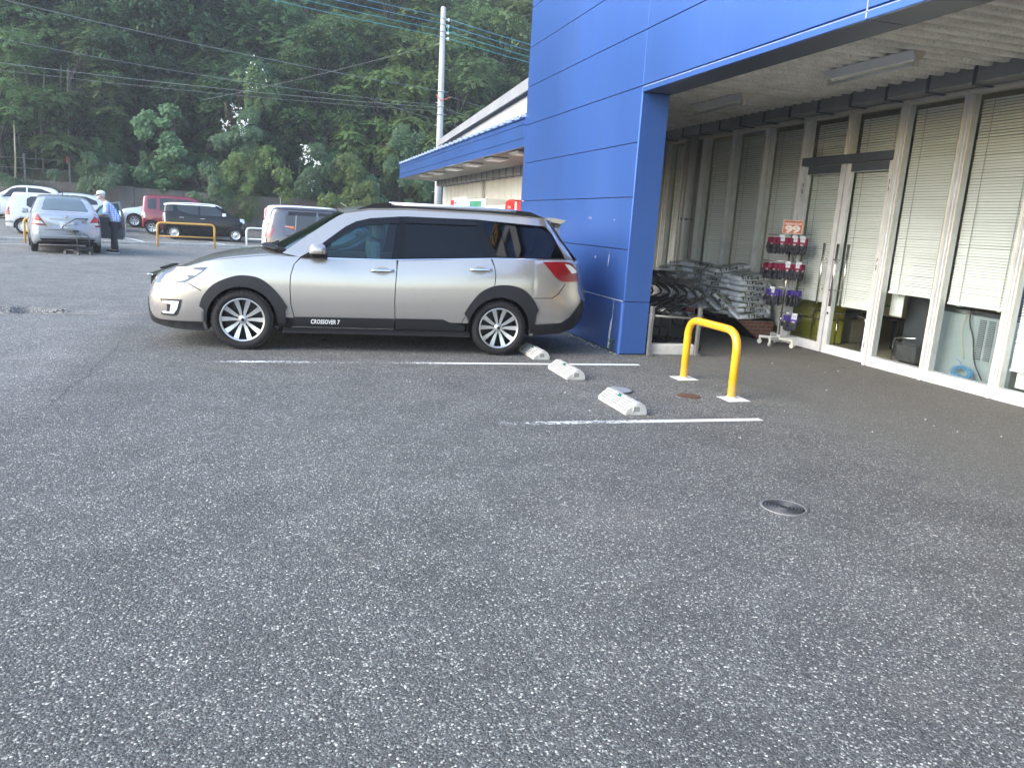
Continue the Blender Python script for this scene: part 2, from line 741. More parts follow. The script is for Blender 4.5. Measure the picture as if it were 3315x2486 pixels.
strip('parking_line', (-0.6, 7.72), (3.87, 7.665), 0.085, PAINT)
strip('parking_line', (-1.5, 5.31), (3.83, 5.275), 0.085, PAINT2)
strip('parking_line', (-1.2, 10.35), (3.8, 10.25), 0.085, PAINT2)
strip('parking_line', (-7.3, 38.6), (-5.2, 33.6), 0.11, PAINT3)
strip('parking_line', (-3.0, 36.0), (-1.6, 33.0), 0.11, PAINT3)
strip('parking_line', (-12.2, 33.6), (-10.6, 29.6), 0.11, PAINT3)
strip('parking_line', (-10.6, 26.6), (-7.0, 28.4), 0.09, PAINT3)
for c in ((4.03, 6.93), (4.03, 6.0)):
    q = [(c[0]-0.125, c[1]+0.11), (c[0]+0.125, c[1]+0.115), (c[0]+0.115, c[1]-0.105), (c[0]-0.125, c[1]-0.115)]
    sheet('painted_square', [q[3], q[2], q[1], q[0]], PAINT3)
# sand washed out of the pothole
q = [(-3.9, 10.75), (-3.2, 10.70), (-2.4, 10.85), (-1.6, 11.05), (-1.1, 11.25), (-1.7, 11.32), (-2.5, 11.12), (-3.2, 10.9)]
mb = MB()
cx, cy = -2.4, 11.0
mb.add([(x, y, gz(x, y)+0.006) for x, y in q], [tuple(range(len(q)))])
struct(mb.build('sand_patch', SAND))
# crack
ck = MB()
pts = [(-1.63, 9.3)]
while pts[-1][1] > 5.9:
    pts.append((pts[-1][0]+random.uniform(-0.025, 0.022), pts[-1][1]-random.uniform(0.05, 0.12)))
vs = []
for x, y in pts:
    w = random.uniform(0.001, 0.0035)
    vs += [(x-w, y, 0.003), (x+w, y, 0.003)]
ck.add(vs, [(2*i, 2*i+2, 2*i+3, 2*i+1) for i in range(len(pts)-1)])
struct(ck.build('asphalt_crack', mat('crack', (0.045, 0.045, 0.045), 0.95)))

# kerb between the two lots
KA, KB = Vector((-22, 25.3, 0)), Vector((13, 36.9, 0))
kd = (KB-KA).normalized()
kn = Vector((-kd.y, kd.x, 0))
CONC = mat('kerb_concrete', (0.36, 0.36, 0.34), 0.85, var=0.2, vscale=3, bump=0.4, bscale=40)
kb = MB()
Lk = (KB-KA).length
i = 0
while i*0.6 < Lk-0.6:
    p = KA+kd*(i*0.6)
    mtx = frame_mtx((p.x, p.y, gz(p.x, p.y)), kd, kn)
    one = MB().bbox(0.005, 0.595, -0.09, 0.09, -0.05, 0.11, 0.012)
    one.xf(mtx)
    kb.add(one.v, one.f)
    i += 1
struct(kb.build('kerb', CONC))
strip('gutter_strip', (KA-kn*0.35)[:2], (KB-kn*0.35)[:2], 0.28, mat('gutter_concrete', (0.30, 0.30, 0.29), 0.9, var=0.2, vscale=1.5), 0.006)

# ================================================================== BLUE ENTRANCE BLOCK
BLUE = mat('blue_panel', (0.058, 0.150, 0.47), 0.36, 0.55, var=0.10, vscale=0.8, coat=0.6, coat_rough=0.22, bump=0.03, bscale=1.2,
           dirt=(0.10, 0.19, 0.45), dirt_scale=1.4, dirt_amt=0.35, stretch=(1, 1, 0.25))
BLUE_SHADED = mat('fascia_underside', (0.05, 0.065, 0.10), 0.45, var=0.12, vscale=2.0)  # same blue panel, its shadow put into this darker, greyer colour
DARK = mat('black_void', (0.01, 0.01, 0.012), 0.8)
JOINT = mat('joint_backing', (0.10, 0.13, 0.20), 0.7, var=0.2, vscale=9)
SEAL = mat('joint_sealant', (0.30, 0.34, 0.42), 0.8, var=0.3, vscale=14)
ALU = mat('aluminium', (0.70, 0.71, 0.72), 0.42, 0.15, var=0.12, vscale=5, bump=0.05, bscale=30)
ALU_W = mat('aluminium_warm', (0.66, 0.63, 0.57), 0.4, 0.1, var=0.12, vscale=6)
ALU_D = mat('dark_frame', (0.10, 0.115, 0.145), 0.4, 0.3, var=0.1, vscale=5)
SOFFIT = mat('soffit_sheet', (0.66, 0.645, 0.60), 0.85, var=0.18, vscale=3, dirt=(0.18, 0.165, 0.14), dirt_scale=38, dirt_amt=0.75)
STEEL = mat('stainless', (0.66, 0.65, 0.63), 0.22, 1.0)
WHITEW = mat('white_cladding', (0.66, 0.65, 0.60), 0.6, var=0.07, vscale=2, stretch=(1, 6, 0.3))
GREYT = mat('grey_trim', (0.27, 0.28, 0.29), 0.5, var=0.12, vscale=2)

XW, XG = 3.92, 7.1
store = thing('store_building', 'blue panelled store entrance block with deep canopy and glass front', 'store', (XW, 8.33, 0))
SO = Matrix.Translation((-XW, -8.33, 0))


def spart(name, mb, m, **k):
    mb.xf(SO)
    return mb.build(name, m, store, **k)


# concrete core behind the panels
core = MB()
core.box(XW+0.042, 4.255, 8.375, 12.70, 0, 3.30)       # column / screen wall
core.box(XW+0.042, 4.285, -14, 12.70, 3.055, 6.2)        # fascia beam and parapet
spart('wall_core', core, JOINT)
zr = [0.0, 0.642, 1.250, 1.856, 2.468, 3.080, 3.680, 4.290, 4.900, 5.510, 6.20]
g = 0.005
# panels of the wall, left of the opening
panel_mesh = {}


def wall_panel(y0, y1, z0, z1, x0=XW, x1=XW+0.038):
    mb = MB().bbox(x0, x1, y0, y1, z0, z1, 0.004)
    spart('wall_panel', mb, BLUE)


for i in range(5):
    wall_panel(8.334, 12.74, zr[i]+(g if i else 0.012), zr[i+1]-g)
for i in range(5, 10):
    y = 12.74
    for y2 in (8.334, 4.815, 1.29, -2.24, -5.8, -9.4):
        wall_panel(y2+g, y-(g if y < 12.7 else 0), zr[i]+g, zr[i+1]-g)
        y = y2
# narrow bottom band of the fascia over the opening
for a, b in ((4.815+g, 8.334-g), (1.29+g, 4.815-g), (-2.24+g, 1.29-g), (-9.4, -2.24-g)):
    wall_panel(a, b, 3.012, 3.075)
# column reveal and left return
for z0_, z1_ in ((0.012, 0.639), (0.645, 3.012)):
    mb = MB().bbox(XW+0.004, 4.262, 8.322, 8.360, z0_, z1_, 0.004)
    spart('reveal_panel', mb, BLUE)
for i in range(10):
    mb = MB().bbox(XW+0.004, 4.28, 12.715, 12.752, zr[i]+g, zr[i+1]-g, 0.004)
    spart('return_panel', mb, BLUE)
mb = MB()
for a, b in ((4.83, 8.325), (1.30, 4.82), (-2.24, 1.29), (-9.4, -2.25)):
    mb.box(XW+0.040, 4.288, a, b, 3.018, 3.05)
spart('fascia_underside', mb, BLUE_SHADED)
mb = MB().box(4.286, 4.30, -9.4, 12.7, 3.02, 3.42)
spart('fascia_backing', mb, BLUE_SHADED)
# sealant lines, white drips and scratches on the panels
mb = MB()
mb.box(XW-0.0015, XW+0.004, 8.36, 11.4, zr[1]-0.006, zr[1]+0.005)
mb.box(XW-0.0015, XW+0.004, 4.812, 4.826, 3.02, 6.0)
mb.box(XW-0.0015, XW+0.004, -9, 8.32, 3.062, 3.068)
spart('joint_sealant', mb, SEAL)
mb = MB()
CH = mat('chipped_paint', (0.55, 0.58, 0.63), 0.8, var=0.25, vscale=30)
LB = mat('corner_tape', (0.07, 0.15, 0.46), 0.5)


def chip(pts, x=XW-0.002):
    vs = []
    for y, z, w in pts:
        vs += [(x, y-w, z), (x, y+w, z)]
    o = [(v[0]+0.006, v[1], v[2]) for v in vs]
    n = len(pts)
    mb.add(vs+o, [(2*i, 2*i+1, 2*i+3, 2*i+2) for i in range(n-1)]+[(2*n+2*i, 2*n+2*i+2, 2*n+2*i+3, 2*n+2*i+1) for i in range(n-1)])


chip([(8.60, 0.63, .003), (8.605, 0.52, .004), (8.60, 0.42, .006), (8.63, 0.36, .022), (8.64, 0.28, .030), (8.655, 0.2, .024), (8.65, 0.12, .026), (8.66, 0.02, .030)])
chip([(8.86, 1.17, .004), (8.87, 1.10, .007), (8.885, 1.02, .004)])
chip([(9.55, 1.62, .006), (9.555, 1.59, .007)])
chip([(9.62, 1.62, .005), (9.62, 1.60, .006)])
chip([(8.80, 1.60, .008), (8.80, 1.585, .008)])
chip([(9.30, 1.13, .008), (9.305, 1.10, .008)])
spart('paint_chip', mb, CH)
mb = MB().box(XW-0.002, XW+0.004, 8.335, 8.385, 0.0, 0.62)
spart('corner_tape', mb, LB)
# roof slab and end wall of the recess
mb = MB()
mb.box(4.29, 14.0, -14, 12.7, 3.62, 3.8)
mb.box(5.71, 14.0, 12.7, 14.9, 3.62, 3.8)
mb.box(4.29, 5.71, 12.7, 13.7, 3.42, 3.5)
spart('roof_slab', mb, GREYT)
mb = MB().box(4.24, XG+0.1, 13.62, 13.7, 0, 3.42)
spart('end_wall', mb, WHITEW)
# corrugated soffit: a sheet folded along X
mb = MB()
N = 1000
ya, yb = -6.0, 13.61
prof = []
vs = []
for i in range(N+1):
    y = ya+(yb-ya)*i/N
    ph = (y % 0.197)/0.197
    h = 0.15*min(1.0, max(0.0, abs(ph-0.5)*2-0.42)/0.40)**0.8+0.012*abs(ph-0.5)
    vs += [(4.30, y, 3.255+h), (6.80, y, 3.285+h)]
mb.add(vs, [(2*i, 2*i+1, 2*i+3, 2*i+2) for i in range(N)], 0, True)
spart('corrugated_soffit', mb, SOFFIT)


def gutter(parent, x, ya, yb, zt, zb, y_first, pitch, off, wid=0.26):
    mb = MB()
    mb.box(x, x+0.02, ya, yb, zb, zt)
    mb.box(x+0.02, x+wid, ya, yb, zb, zb+0.02)
    mb.xf(off)
    mb.build('gutter', GREYT_D, parent)
    y = y_first
    while y < yb:
        b_ = MB()
        b_.box(x-0.014, x-0.002, y-0.018, y+0.018, zb-0.02, zt+0.05)
        b_.box(x-0.014, x+wid-0.02, y-0.018, y+0.018, zb-0.032, zb-0.02)
        b_.xf(off)
        b_.build('gutter_bracket', ALU_D, parent)
        y += pitch


GREYT_D = mat('gutter_grey', (0.24, 0.25, 0.26), 0.55, var=0.15, vscale=3)
gutter(store, 6.75, -6, 13.5, 3.335, 3.16, 0.55, 0.60, SO)

# fluorescent lamps under the canopy
for k, (y0, y1) in enumerate(((6.21, 7.46), (9.05, 10.30))):
    t = thing('fluorescent_lamp', ('unlit fluorescent lamp hanging nearest the viewer under the corrugated canopy' if k == 0 else
                                   'unlit fluorescent lamp hanging farther back under the corrugated canopy'), 'lamp', (5.70, (y0+y1)/2, 3.2), group='fluorescent lamps under the store canopy')
    h = (y1-y0)/2
    LW = mat('lamp_white', (0.74, 0.75, 0.75), 0.4, var=0.06)
    b_ = MB()
    b_.prism([(-0.075, 0.075), (-0.03, 0.0), (0.03, 0.0), (0.075, 0.075)], -h, h, 0, Matrix(((1, 0, 0, 0), (0, 0, 1, 0), (0, 1, 0, 0), (0, 0, 0, 1))))
    b_.build('lamp_housing', LW, t)
    MB().cyl((0, -h+0.03, -0.045), (0, 1, 0), 0.016, 2*h-0.06, 12).build('tube', mat('lamp_tube', (0.62, 0.63, 0.63), 0.25), t)
    for s in (-1, 1):
        MB().bbox(-0.022, 0.022, s*(h-0.02)-0.012, s*(h-0.02)+0.012, -0.07, 0.005, 0.006).build('tube_holder', mat('lamp_cream', (0.6, 0.56, 0.47), 0.5), t)
        e_ = MB()
        e_.prism([(-0.08, 0.08), (-0.034, -0.003), (0.034, -0.003), (0.08, 0.08)], s*(h+0.002)-0.004, s*(h+0.002)+0.004, 0, Matrix(((1, 0, 0, 0), (0, 0, 1, 0), (0, 1, 0, 0), (0, 0, 0, 1))))
        e_.build('end_plate', MATS['lamp_cream'], t)
        MB().cyl((0, s*(h-0.2), 0.073), (0, 0, 1), 0.008, 0.03, 6).build('hanger', GREYT, t)

# ------------------------------------------------------------------ glass shop front
GL = glass_mat('shop_glass', (0.955, 0.975, 0.965), 1.7)
front = thing('glazed_wall', 'aluminium framed glass shop wall with tall panes under the canopy', 'glass wall', (XG, 9.0, 0))
FO = Matrix.Translation((-XG, -9.0, 0))


def fpart(name, mb, m, parent=front, **k):
    mb.xf(FO)
    return mb.build(name, m, parent, **k)


fpart('head_rail', MB().box(XG-0.06, XG+0.07, -6, 13.6, 3.115, 3.165).box(XG-0.075, XG-0.06, -6, 13.6, 3.13, 3.155), ALU_W)
fpart('head_panel', MB().box(XG-0.02, XG+0.06, -6, 13.6, 3.165, 3.62), ALU_D)
my = [13.56, 12.92, 12.27, 11.36, 10.45, 9.54, 7.765, 6.868, 5.957, 5.05, 4.14, 3.2]
for y in my:
    mb = MB()
    mb.box(XG-0.055, XG+0.075, y-0.035, y+0.035, 0.0, 3.115)
    mb.box(XG-0.085, XG-0.055, y-0.02, y+0.02, 0.0, 3.10)
    o = fpart('mullion', mb, ALU)
    n_ = MB().box(XG-0.093, XG-0.085, y-0.014, y+0.014, 0.02, 3.09)
    n_.xf(FO)
    n_.build('cover_cap', ALU_W, o)
bays = [(12.92, 13.56), (11.36, 12.27), (10.45, 11.36), (9.54, 10.45), (6.868, 7.765), (5.957, 6.868), (5.05, 5.957), (4.14, 5.05), (3.2, 4.14)]
for i, (a, b) in enumerate([(q[0], q[1]) for q in bays]):
    fpart('pane', MB().box(XG-0.004, XG+0.004, a+0.035, b-0.035, 0.125, 3.115), GL)
    mb = MB().bbox(XG-0.075, XG+0.05, a+0.037, b-0.037, 0.0, 0.122, 0.006)
    fpart('sill', mb, ALU)
    mb = MB()
    for y in (a+0.045, b-0.045):
        mb.box(XG-0.03, XG-0.006, y-0.009, y+0.009, 0.124, 3.112)
    fpart('glazing_bead', mb, ALU_W)
fpart('pier_cover', MB().box(XG-0.02, XG+0.05, 12.307, 12.883, 0.0, 3.115), GREYT)
# above the door
fpart('mullion', MB().box(XG-0.06, XG+0.07, 8.625, 8.685, 2.612, 3.115).box(XG-0.085, XG-0.06, 8.637, 8.673, 2.612, 3.10), ALU_W)
for a, b in ((8.685, 9.505), (7.80, 8.625)):
    fpart('pane', MB().box(XG-0.004, XG+0.004, a, b, 2.612, 3.115), GL)
fpart('transom', MB().bbox(XG-0.085, XG+0.07, 7.80, 8.655, 2.503, 2.608, 0.004).bbox(XG-0.085, XG+0.07, 8.657, 9.505, 2.503, 2.608, 0.004), ALU_D)

door = thing('double_door', 'closed double glass door with long steel pull bars in the shop front', 'door', (XG, 8.65, 0))
DO = Matrix.Translation((-XG, -8.65, 0))
for (a, b, hs) in ((8.66, 9.50, 1), (7.805, 8.64, -1)):
    mb = MB()
    mb.box(XG-0.03, XG+0.03, a+0.003, a+0.085, 0.012, 2.495)
    mb.box(XG-0.03, XG+0.03, b-0.085, b-0.003, 0.012, 2.495)
    mb.box(XG-0.03, XG+0.03, a+0.085, b-0.085, 0.012, 0.135)
    mb.box(XG-0.031, XG+0.031, a+0.085, b-0.085, 2.385, 2.495)
    mb.xf(DO)
    leaf = mb.build('door_leaf', ALU, door)
    MB().box(XG-0.004, XG+0.004, a+0.085, b-0.085, 0.135, 2.385).xf(DO).build('pane', GL, leaf)
    tr = MB().box(XG-0.036, XG-0.031, a+0.09, b-0.09, 2.39, 2.492).xf(DO)
    tr.build('top_rail_cover', ALU_D, leaf)
    hy = a+0.13 if hs > 0 else b-0.115
    for sx in (-1, 1):
        hb = MB()
        hb.cyl((XG+sx*0.085, hy, 0.65), (0, 0, 1), 0.017, 0.82, 14)
        for z in (0.86, 1.26):
            hb.cyl((XG+sx*0.085, hy, z), (-sx, 0, 0), 0.011, 0.06, 10)
            hb.cyl((XG+sx*0.085, hy, z), (0, -hs, 0), 0.010, 0.05, 10)
        hb.xf(DO)
        hb.build('pull_bar', STEEL, leaf)
    hy = b-0.03 if hs > 0 else a+0.03
    for z in (0.28, 1.25, 2.2):
        MB().cyl((XG-0.04, hy, z-0.07), (0, 0, 1), 0.012, 0.14, 10).xf(DO).build('hinge', STEEL, leaf)
    if hs < 0:
        MB().cyl((XG-0.032, b-0.045, 0.55), (-1, 0, 0), 0.016, 0.012, 14).xf(DO).build('lock_cylinder', STEEL, leaf)

# blinds
SLAT = mat('blind_slat', (0.90, 0.895, 0.88), 0.5, var=0.05, vscale=1.5)
blind_specs = [(12.98, 13.50, 0.55, 'narrow lowered venetian blind behind the pane left of the downpipes'),
               (11.41, 12.22, 0.20, 'lowered venetian blind behind the first pane right of the downpipes'),
               (10.50, 11.31, 0.20, 'lowered venetian blind behind the middle pane over the soil bags'),
               (9.59, 10.40, 0.20, 'lowered venetian blind behind the pane just left of the double door'),
               (8.72, 9.46, 0.665, 'venetian blind behind the left leaf of the double door'),
               (7.86, 8.60, 0.655, 'venetian blind behind the right leaf of the double door'),
               (6.91, 7.72, 0.915, 'venetian blind pulled up above boxes in the pane right of the door'),
               (6.00, 6.82, 0.883, 'venetian blind pulled up above the grey cooler cabinet'),
               (5.10, 5.91, 0.30, 'venetian blind at the right edge behind a white board')]
slat_cache = {}
for (a, b, zb, lab) in blind_specs:
    t = thing('venetian_blind', lab, 'blind', (XG+0.10, (a+b)/2, zb), group='venetian blinds in the shop front')
    w = (b-a)/2
    mb = MB()
    z = 0.035
    while z < 3.06-zb:
        th = R(62)+random.uniform(-0.09, 0.09)
        dx, dz = 0.0145*math.cos(th), 0.0145*math.sin(th)
        dy = random.uniform(-0.003, 0.003)
        zc = z+random.uniform(-0.001, 0.001)
        mb.add([(-dx, -w+dy, zc-dz), (-dx, w+dy, zc-dz), (0.002, w+dy, zc), (0.002, -w+dy, zc), (dx, w+dy, zc+dz), (dx, -w+dy, zc+dz)], [(0, 1, 2, 3), (3, 2, 4, 5)], 0, True)
        z += 0.0305
    o = mb.build('slats', SLAT, t)
    stuff(o)
    MB().bbox(-0.014, 0.014, -w, w, 0.0, 0.02, 0.004).build('bottom_rail', SLAT, t)
    for s in (-0.62, 0.62):
        MB().box(-0.0145, -0.0125, s*w-0.004, s*w+0.004, 0.015, 3.06-zb).build('ladder_cord', mat('cord', (0.42, 0.45, 0.43), 0.8), t)
        MB().bbox(-0.02, 0.02, s*w-0.02, s*w+0.02, -0.012, 0.004, 0.004).build('rail_clip', mat('clip_grey', (0.45, 0.46, 0.45), 0.6), t)

# interior of the shop
INT = thing('shop_interior', 'dim shop room with beige floor seen through the glass below the blinds', 'room', (10, 8, 0))
IO = Matrix.Translation((-10, -8, 0))
IFL = mat('shop_floor', (0.52, 0.46, 0.34), 0.35, var=0.08, vscale=1)
IWL = mat('shop_wall', (0.50, 0.46, 0.36), 0.8, var=0.1, vscale=1)
MB().box(7.22, 13.9, -6, 14.5, -0.02, 0.012).xf(IO).build('floor', IFL, INT)
MB().box(12.9, 13.0, -6, 14.5, 0, 3.6).xf(IO).build('wall', IWL, INT)
MB().box(7.2, 13.0, 14.5, 14.58, 0, 3.6).xf(IO).build('wall', IWL, INT)
MB().box(7.2, 13.0, -6.1, -6, 0, 3.6).xf(IO).build('wall', IWL, INT)
# ------------------------------------------------------------------ things just inside the glass
YEL = mat('yellow_plastic', (0.42, 0.40, 0.05), 0.4, var=0.1, vscale=4)
t = thing('yellow_crate_stack', 'stack of yellow ribbed crates behind the left door leaf', 'crate', (7.75, 9.72, 0.012))
for k in range(3):
    mb = MB().bbox(-0.2, 0.2, -0.42, 0.42, 0.01+k*0.36, 0.355+k*0.36, 0.012)
    for j in range(7):
        mb.box(-0.212, -0.2, -0.42, 0.42, 0.05+k*0.36+j*0.042, 0.068+k*0.36+j*0.042)
    mb.build('crate', YEL, t)
text('print', 'お願い', 0.05, mat('print_brown', (0.18, 0.10, 0.02), 0.7), t, frame_mtx((-0.214, 0.05, 0.33), (0, -1, 0), (0, 0, 1)))
t = thing('chrome_queue_rail', 'chrome tube rail with black clip standing behind the door glass', 'rail', (7.48, 8.76, 0.012))
CHR = mat('chrome', (0.75, 0.74, 0.72), 0.12, 1.0)
MB().tube(bez([(0, 0.64, 0), (0, 0.64, 0.50), (0, -0.42, 0.52), (0, -0.42, 0)], 0.08), 0.014, 10).build('rail_tube', CHR, t)
MB().cyl((0, 0.12, 0), (0, 0, 1), 0.012, 0.50, 10).build('rail_post', CHR, t)
MB().bbox(-0.05, 0.05, -0.22, -0.06, 0.47, 0.57, 0.02).build('clip', mat('black_plastic', (0.02, 0.02, 0.022), 0.45), t)
BOXC = mat('cardboard', (0.42, 0.36, 0.24), 0.8, var=0.08, vscale=3)
t = thing('white_bin', 'pale square bin standing on the shop floor behind the door', 'bin', (8.5, 9.75, 0.012))
MB().bbox(-0.25, 0.25, -0.28, 0.28, 0, 0.36, 0.03).build('bin_body', mat('bin_plastic', (0.42, 0.39, 0.32), 0.5, var=0.06), t)
MB().bbox(-0.265, 0.265, -0.295, 0.295, 0.36, 0.39, 0.012).build('bin_rim', MATS['bin_plastic'], t)
t = thing('cardboard_box', 'cardboard box with green print on a low table inside the shop', 'box', (8.3, 8.66, 0.525))
MB().bbox(-0.2, 0.2, -0.26, 0.26, 0, 0.34, 0.006).build('carton', BOXC, t)
MB().box(-0.203, -0.2, -0.2, 0.2, 0.13, 0.155).build('print_band', mat('print_green', (0.06, 0.24, 0.05), 0.7), t)
t = thing('low_table', 'low dark table carrying a cardboard box inside the shop', 'table', (8.3, 8.66, 0.012))
MB().bbox(-0.3, 0.3, -0.35, 0.35, 0.48, 0.512, 0.006).build('tabletop', mat('dark_top', (0.03, 0.03, 0.035), 0.5), t)
for sx in (-1, 1):
    for sy in (-1, 1):
        MB().box(sx*0.26-0.02, sx*0.26+0.02, sy*0.3-0.02, sy*0.3+0.02, 0, 0.48).build('leg', MATS['dark_top'], t)
t = thing('dark_louvre_panel', 'dark ribbed panel leaning beside the cooler cabinet behind the glass', 'panel', (7.55, 7.58, 0.012))
mb = MB().bbox(0.0, 0.05, -0.17, 0.17, 0.02, 1.3, 0.006)
for j in range(46):
    mb.box(-0.012, 0.0, -0.165, 0.165, 0.05+j*0.027, 0.064+j*0.027)
mb.build('louvre', mat('louvre_dark', (0.06, 0.065, 0.075), 0.5), t)
t = thing('basket_trolley', 'small dark wire basket trolley with a caster behind the glass', 'trolley', (7.42, 7.44, 0.012))
mb = MB()
for j in range(9):
    z = 0.12+j*0.024
    mb.tube([(-0.1, -0.16, z), (-0.1, 0.16, z)], 0.003, 5)
for j in range(14):
    y = -0.16+j*0.0245
    mb.tube([(-0.1, y, 0.11), (-0.1, y, 0.33)], 0.003, 5)
mb.bbox(-0.09, 0.1, -0.16, 0.16, 0.1, 0.3, 0.01)
mb.build('basket', mat('wire_dark', (0.09, 0.095, 0.10), 0.5), t)
MB().tube(bez([(-0.1, 0.2, 0.06), (-0.1, 0.2, 0.36), (-0.1, -0.14, 0.40)], 0.05), 0.009, 8).build('frame_tube', CHR, t)
MB().cyl((-0.11, 0.2, 0.035), (1, 0, 0), 0.034, 0.024, 14).build('caster', MATS['black_plastic'], t)

COOL = mat('cooler_grey', (0.36, 0.42, 0.44), 0.35, 0.3, var=0.08, vscale=1.5)
t = thing('cooler_cabinet', 'grey metal cooler cabinet with three columns of vent slots behind the glass', 'cooler', (7.62, 6.62, 0.012))
MB().bbox(-0.30, 0.4, -0.62, 0.54, 0.02, 0.775, 0.012).build('cabinet', COOL, t)
MB().bbox(-0.315, 0.4, -0.63, 0.55, 0.775, 0.83, 0.012).build('top_rail', STEEL, t)
for c in range(3):
    y = -0.19-c*0.115
    mb = MB().box(-0.3035, -0.30, y-0.04, y+0.04, 0.30, 0.74)
    mb.build('vent_recess', mat('vent_dark', (0.03, 0.035, 0.04), 0.7), t)
    fb = MB()
    for j in range(22):
        fb.box(-0.309, -0.3035, y-0.04, y+0.04, 0.302+j*0.02, 0.312+j*0.02)
    fb.build('vent_slats', COOL, t)
t = tag(MB().build('cable_coil', mat('blue_cable', (0.09, 0.26, 0.45), 0.45)), 'coil of thin blue cable lying at the foot of the cooler', 'cable')
me = MB()
pts = []
for i in range(260):
    a = i*2*math.pi/28
    r = 0.095+0.02*math.sin(i*0.31)
    pts.append((7.235+0.02*math.sin(i*0.7), 6.51+r*math.cos(a)*1.2, 0.16+r*math.sin(a)*0.62+0.0))
pts += [(7.24, 6.55, 0.26), (7.25, 6.62, 0.29)]
me.tube(pts, 0.005, 5)
nm = me.mesh('cable_coil', MATS['blue_cable'])
t.data = nm
mb = MB().tube(bez([(7.29, 6.585, 0.86), (7.28, 6.57, 0.7), (7.29, 6.49, 0.55), (7.27, 6.42, 0.3), (7.25, 6.26, 0.12)], 0.1), 0.008, 6)
tag(mb.build('black_cable', MATS['black_plastic']), 'black cable hanging down the front of the cooler', 'cable')
mb = MB().tube(bez([(7.31, 6.63, 0.82), (7.29, 6.67, 0.6), (7.29, 6.61, 0.42), (7.30, 6.58, 0.3)], 0.1), 0.004, 5)
tag(mb.build('yellow_cable', mat('yellow_cable', (0.5, 0.44, 0.18), 0.5)), 'thin pale yellow cable hanging on the cooler front', 'cable')
t = tag(MB().bbox(7.24, 7.262, 5.12, 5.86, 0.13, 1.25, 0.004).build('white_board', mat('board_white', (0.72, 0.77, 0.76), 0.4)), 'white board standing behind the pane at the right edge', 'board')

t = tag(MB().bbox(7.33, 7.345, 7.60, 7.80, 0.63, 1.4, 0.003).build('white_curtain', mat('curtain_white', (0.72, 0.74, 0.72), 0.8, var=0.05)), 'short white curtain edge hanging behind the pane right of the door', 'curtain')
# downpipes at the far pier
PIPE = mat('pipe_grey', (0.46, 0.43, 0.39), 0.5, var=0.1, vscale=2)
PIPE2 = mat('pipe_pale', (0.50, 0.50, 0.48), 0.5, var=0.1, vscale=2)
for (y, r, m, lab) in ((12.60, 0.057, PIPE, 'beige downpipe left of the grey one beside the shop front pier'), (12.42, 0.075, PIPE2, 'pale grey wider downpipe right of the beige one')):
    t = thing('downpipe', lab, 'pipe', (6.93, y, 0))
    MB().cyl((0, 0, 0), (0, 0, 1), r, 3.16, 20).build('pipe', m, t)
    for z in (0.98, 1.72):
        MB().cyl((0, 0, z), (0, 0, 1), r+0.006, 0.03, 20).bbox(r, 0.12, -0.012, 0.012, z, z+0.03, 0.004).build('clamp', STEEL, t)

# ================================================================== WING OF THE STORE BEHIND
wing = thing('store_wing', 'long side wing with blue canopy, white clad wall and grey roof verge', 'store wing', (XW, 20, 0))
WO = Matrix.Translation((-XW, -20, 0))


def wpart(name, mb, m, **k):
    mb.xf(WO)
    return mb.build(name, m, wing, **k)


YE = 27.1
wpart('canopy_core', MB().box(XW+0.03, XW+0.12, 12.76, YE-0.02, 2.79, 3.19), JOINT)
for z0, z1 in ((2.752, 2.885), (2.895, 3.105), (3.115, 3.20)):
    y = 12.762
    while y < YE-0.1:
        y2 = min(y+3.6, YE)
        wpart('fascia_panel', MB().bbox(XW, XW+0.03, y+0.002, y2-0.002, z0, z1, 0.003), BLUE)
        y = y2
wpart('end_fascia', MB().bbox(XW+0.032, 5.9, YE-0.03, YE, 2.76, 3.18, 0.003), mat('end_white', (0.5, 0.5, 0.48), 0.6))
wpart('canopy_soffit', MB().box(XW+0.03, 5.5, 13.72, YE-0.03, 2.765, 2.785).box(XW+0.03, 4.2, 12.76, 13.72, 2.765, 2.785), mat('wing_soffit', (0.28, 0.27, 0.25), 0.8, var=0.1, vscale=2))
wpart('canopy_roof', MB().box(XW-0.03, 5.5, 12.76, YE+0.05, 3.205, 3.225), mat('roof_blue', (0.05, 0.10, 0.30), 0.5))
y = 12.9
RIBM = mat('roof_rib', (0.45, 0.52, 0.62), 0.4, 0.4)
while y < YE:
    mb = MB().prism([(-0.10, 3.226), (0.10, 3.226), (0.02, 3.285), (-0.02, 3.285)], XW-0.06, 5.4, 0, Matrix(((0, 0, 1, 0), (1, 0, 0, y), (0, 1, 0, 0), (0, 0, 0, 1))))
    wpart('roof_rib', mb, RIBM)
    y += 0.48
wpart('wing_wall', MB().box(5.5, 5.7, 13.72, 27.3, 0.0, 4.02), WHITEW)
y = 13.9
while y < 27.2:
    wpart('cladding_rib', MB().box(5.488, 5.5, y, y+0.03, 0.02, 4.0), WHITEW)
    y += 0.60
gutter(wing, 5.2, 13.75, 27.0, 2.765, 2.60, 14.05, 0.60, WO, 0.24)
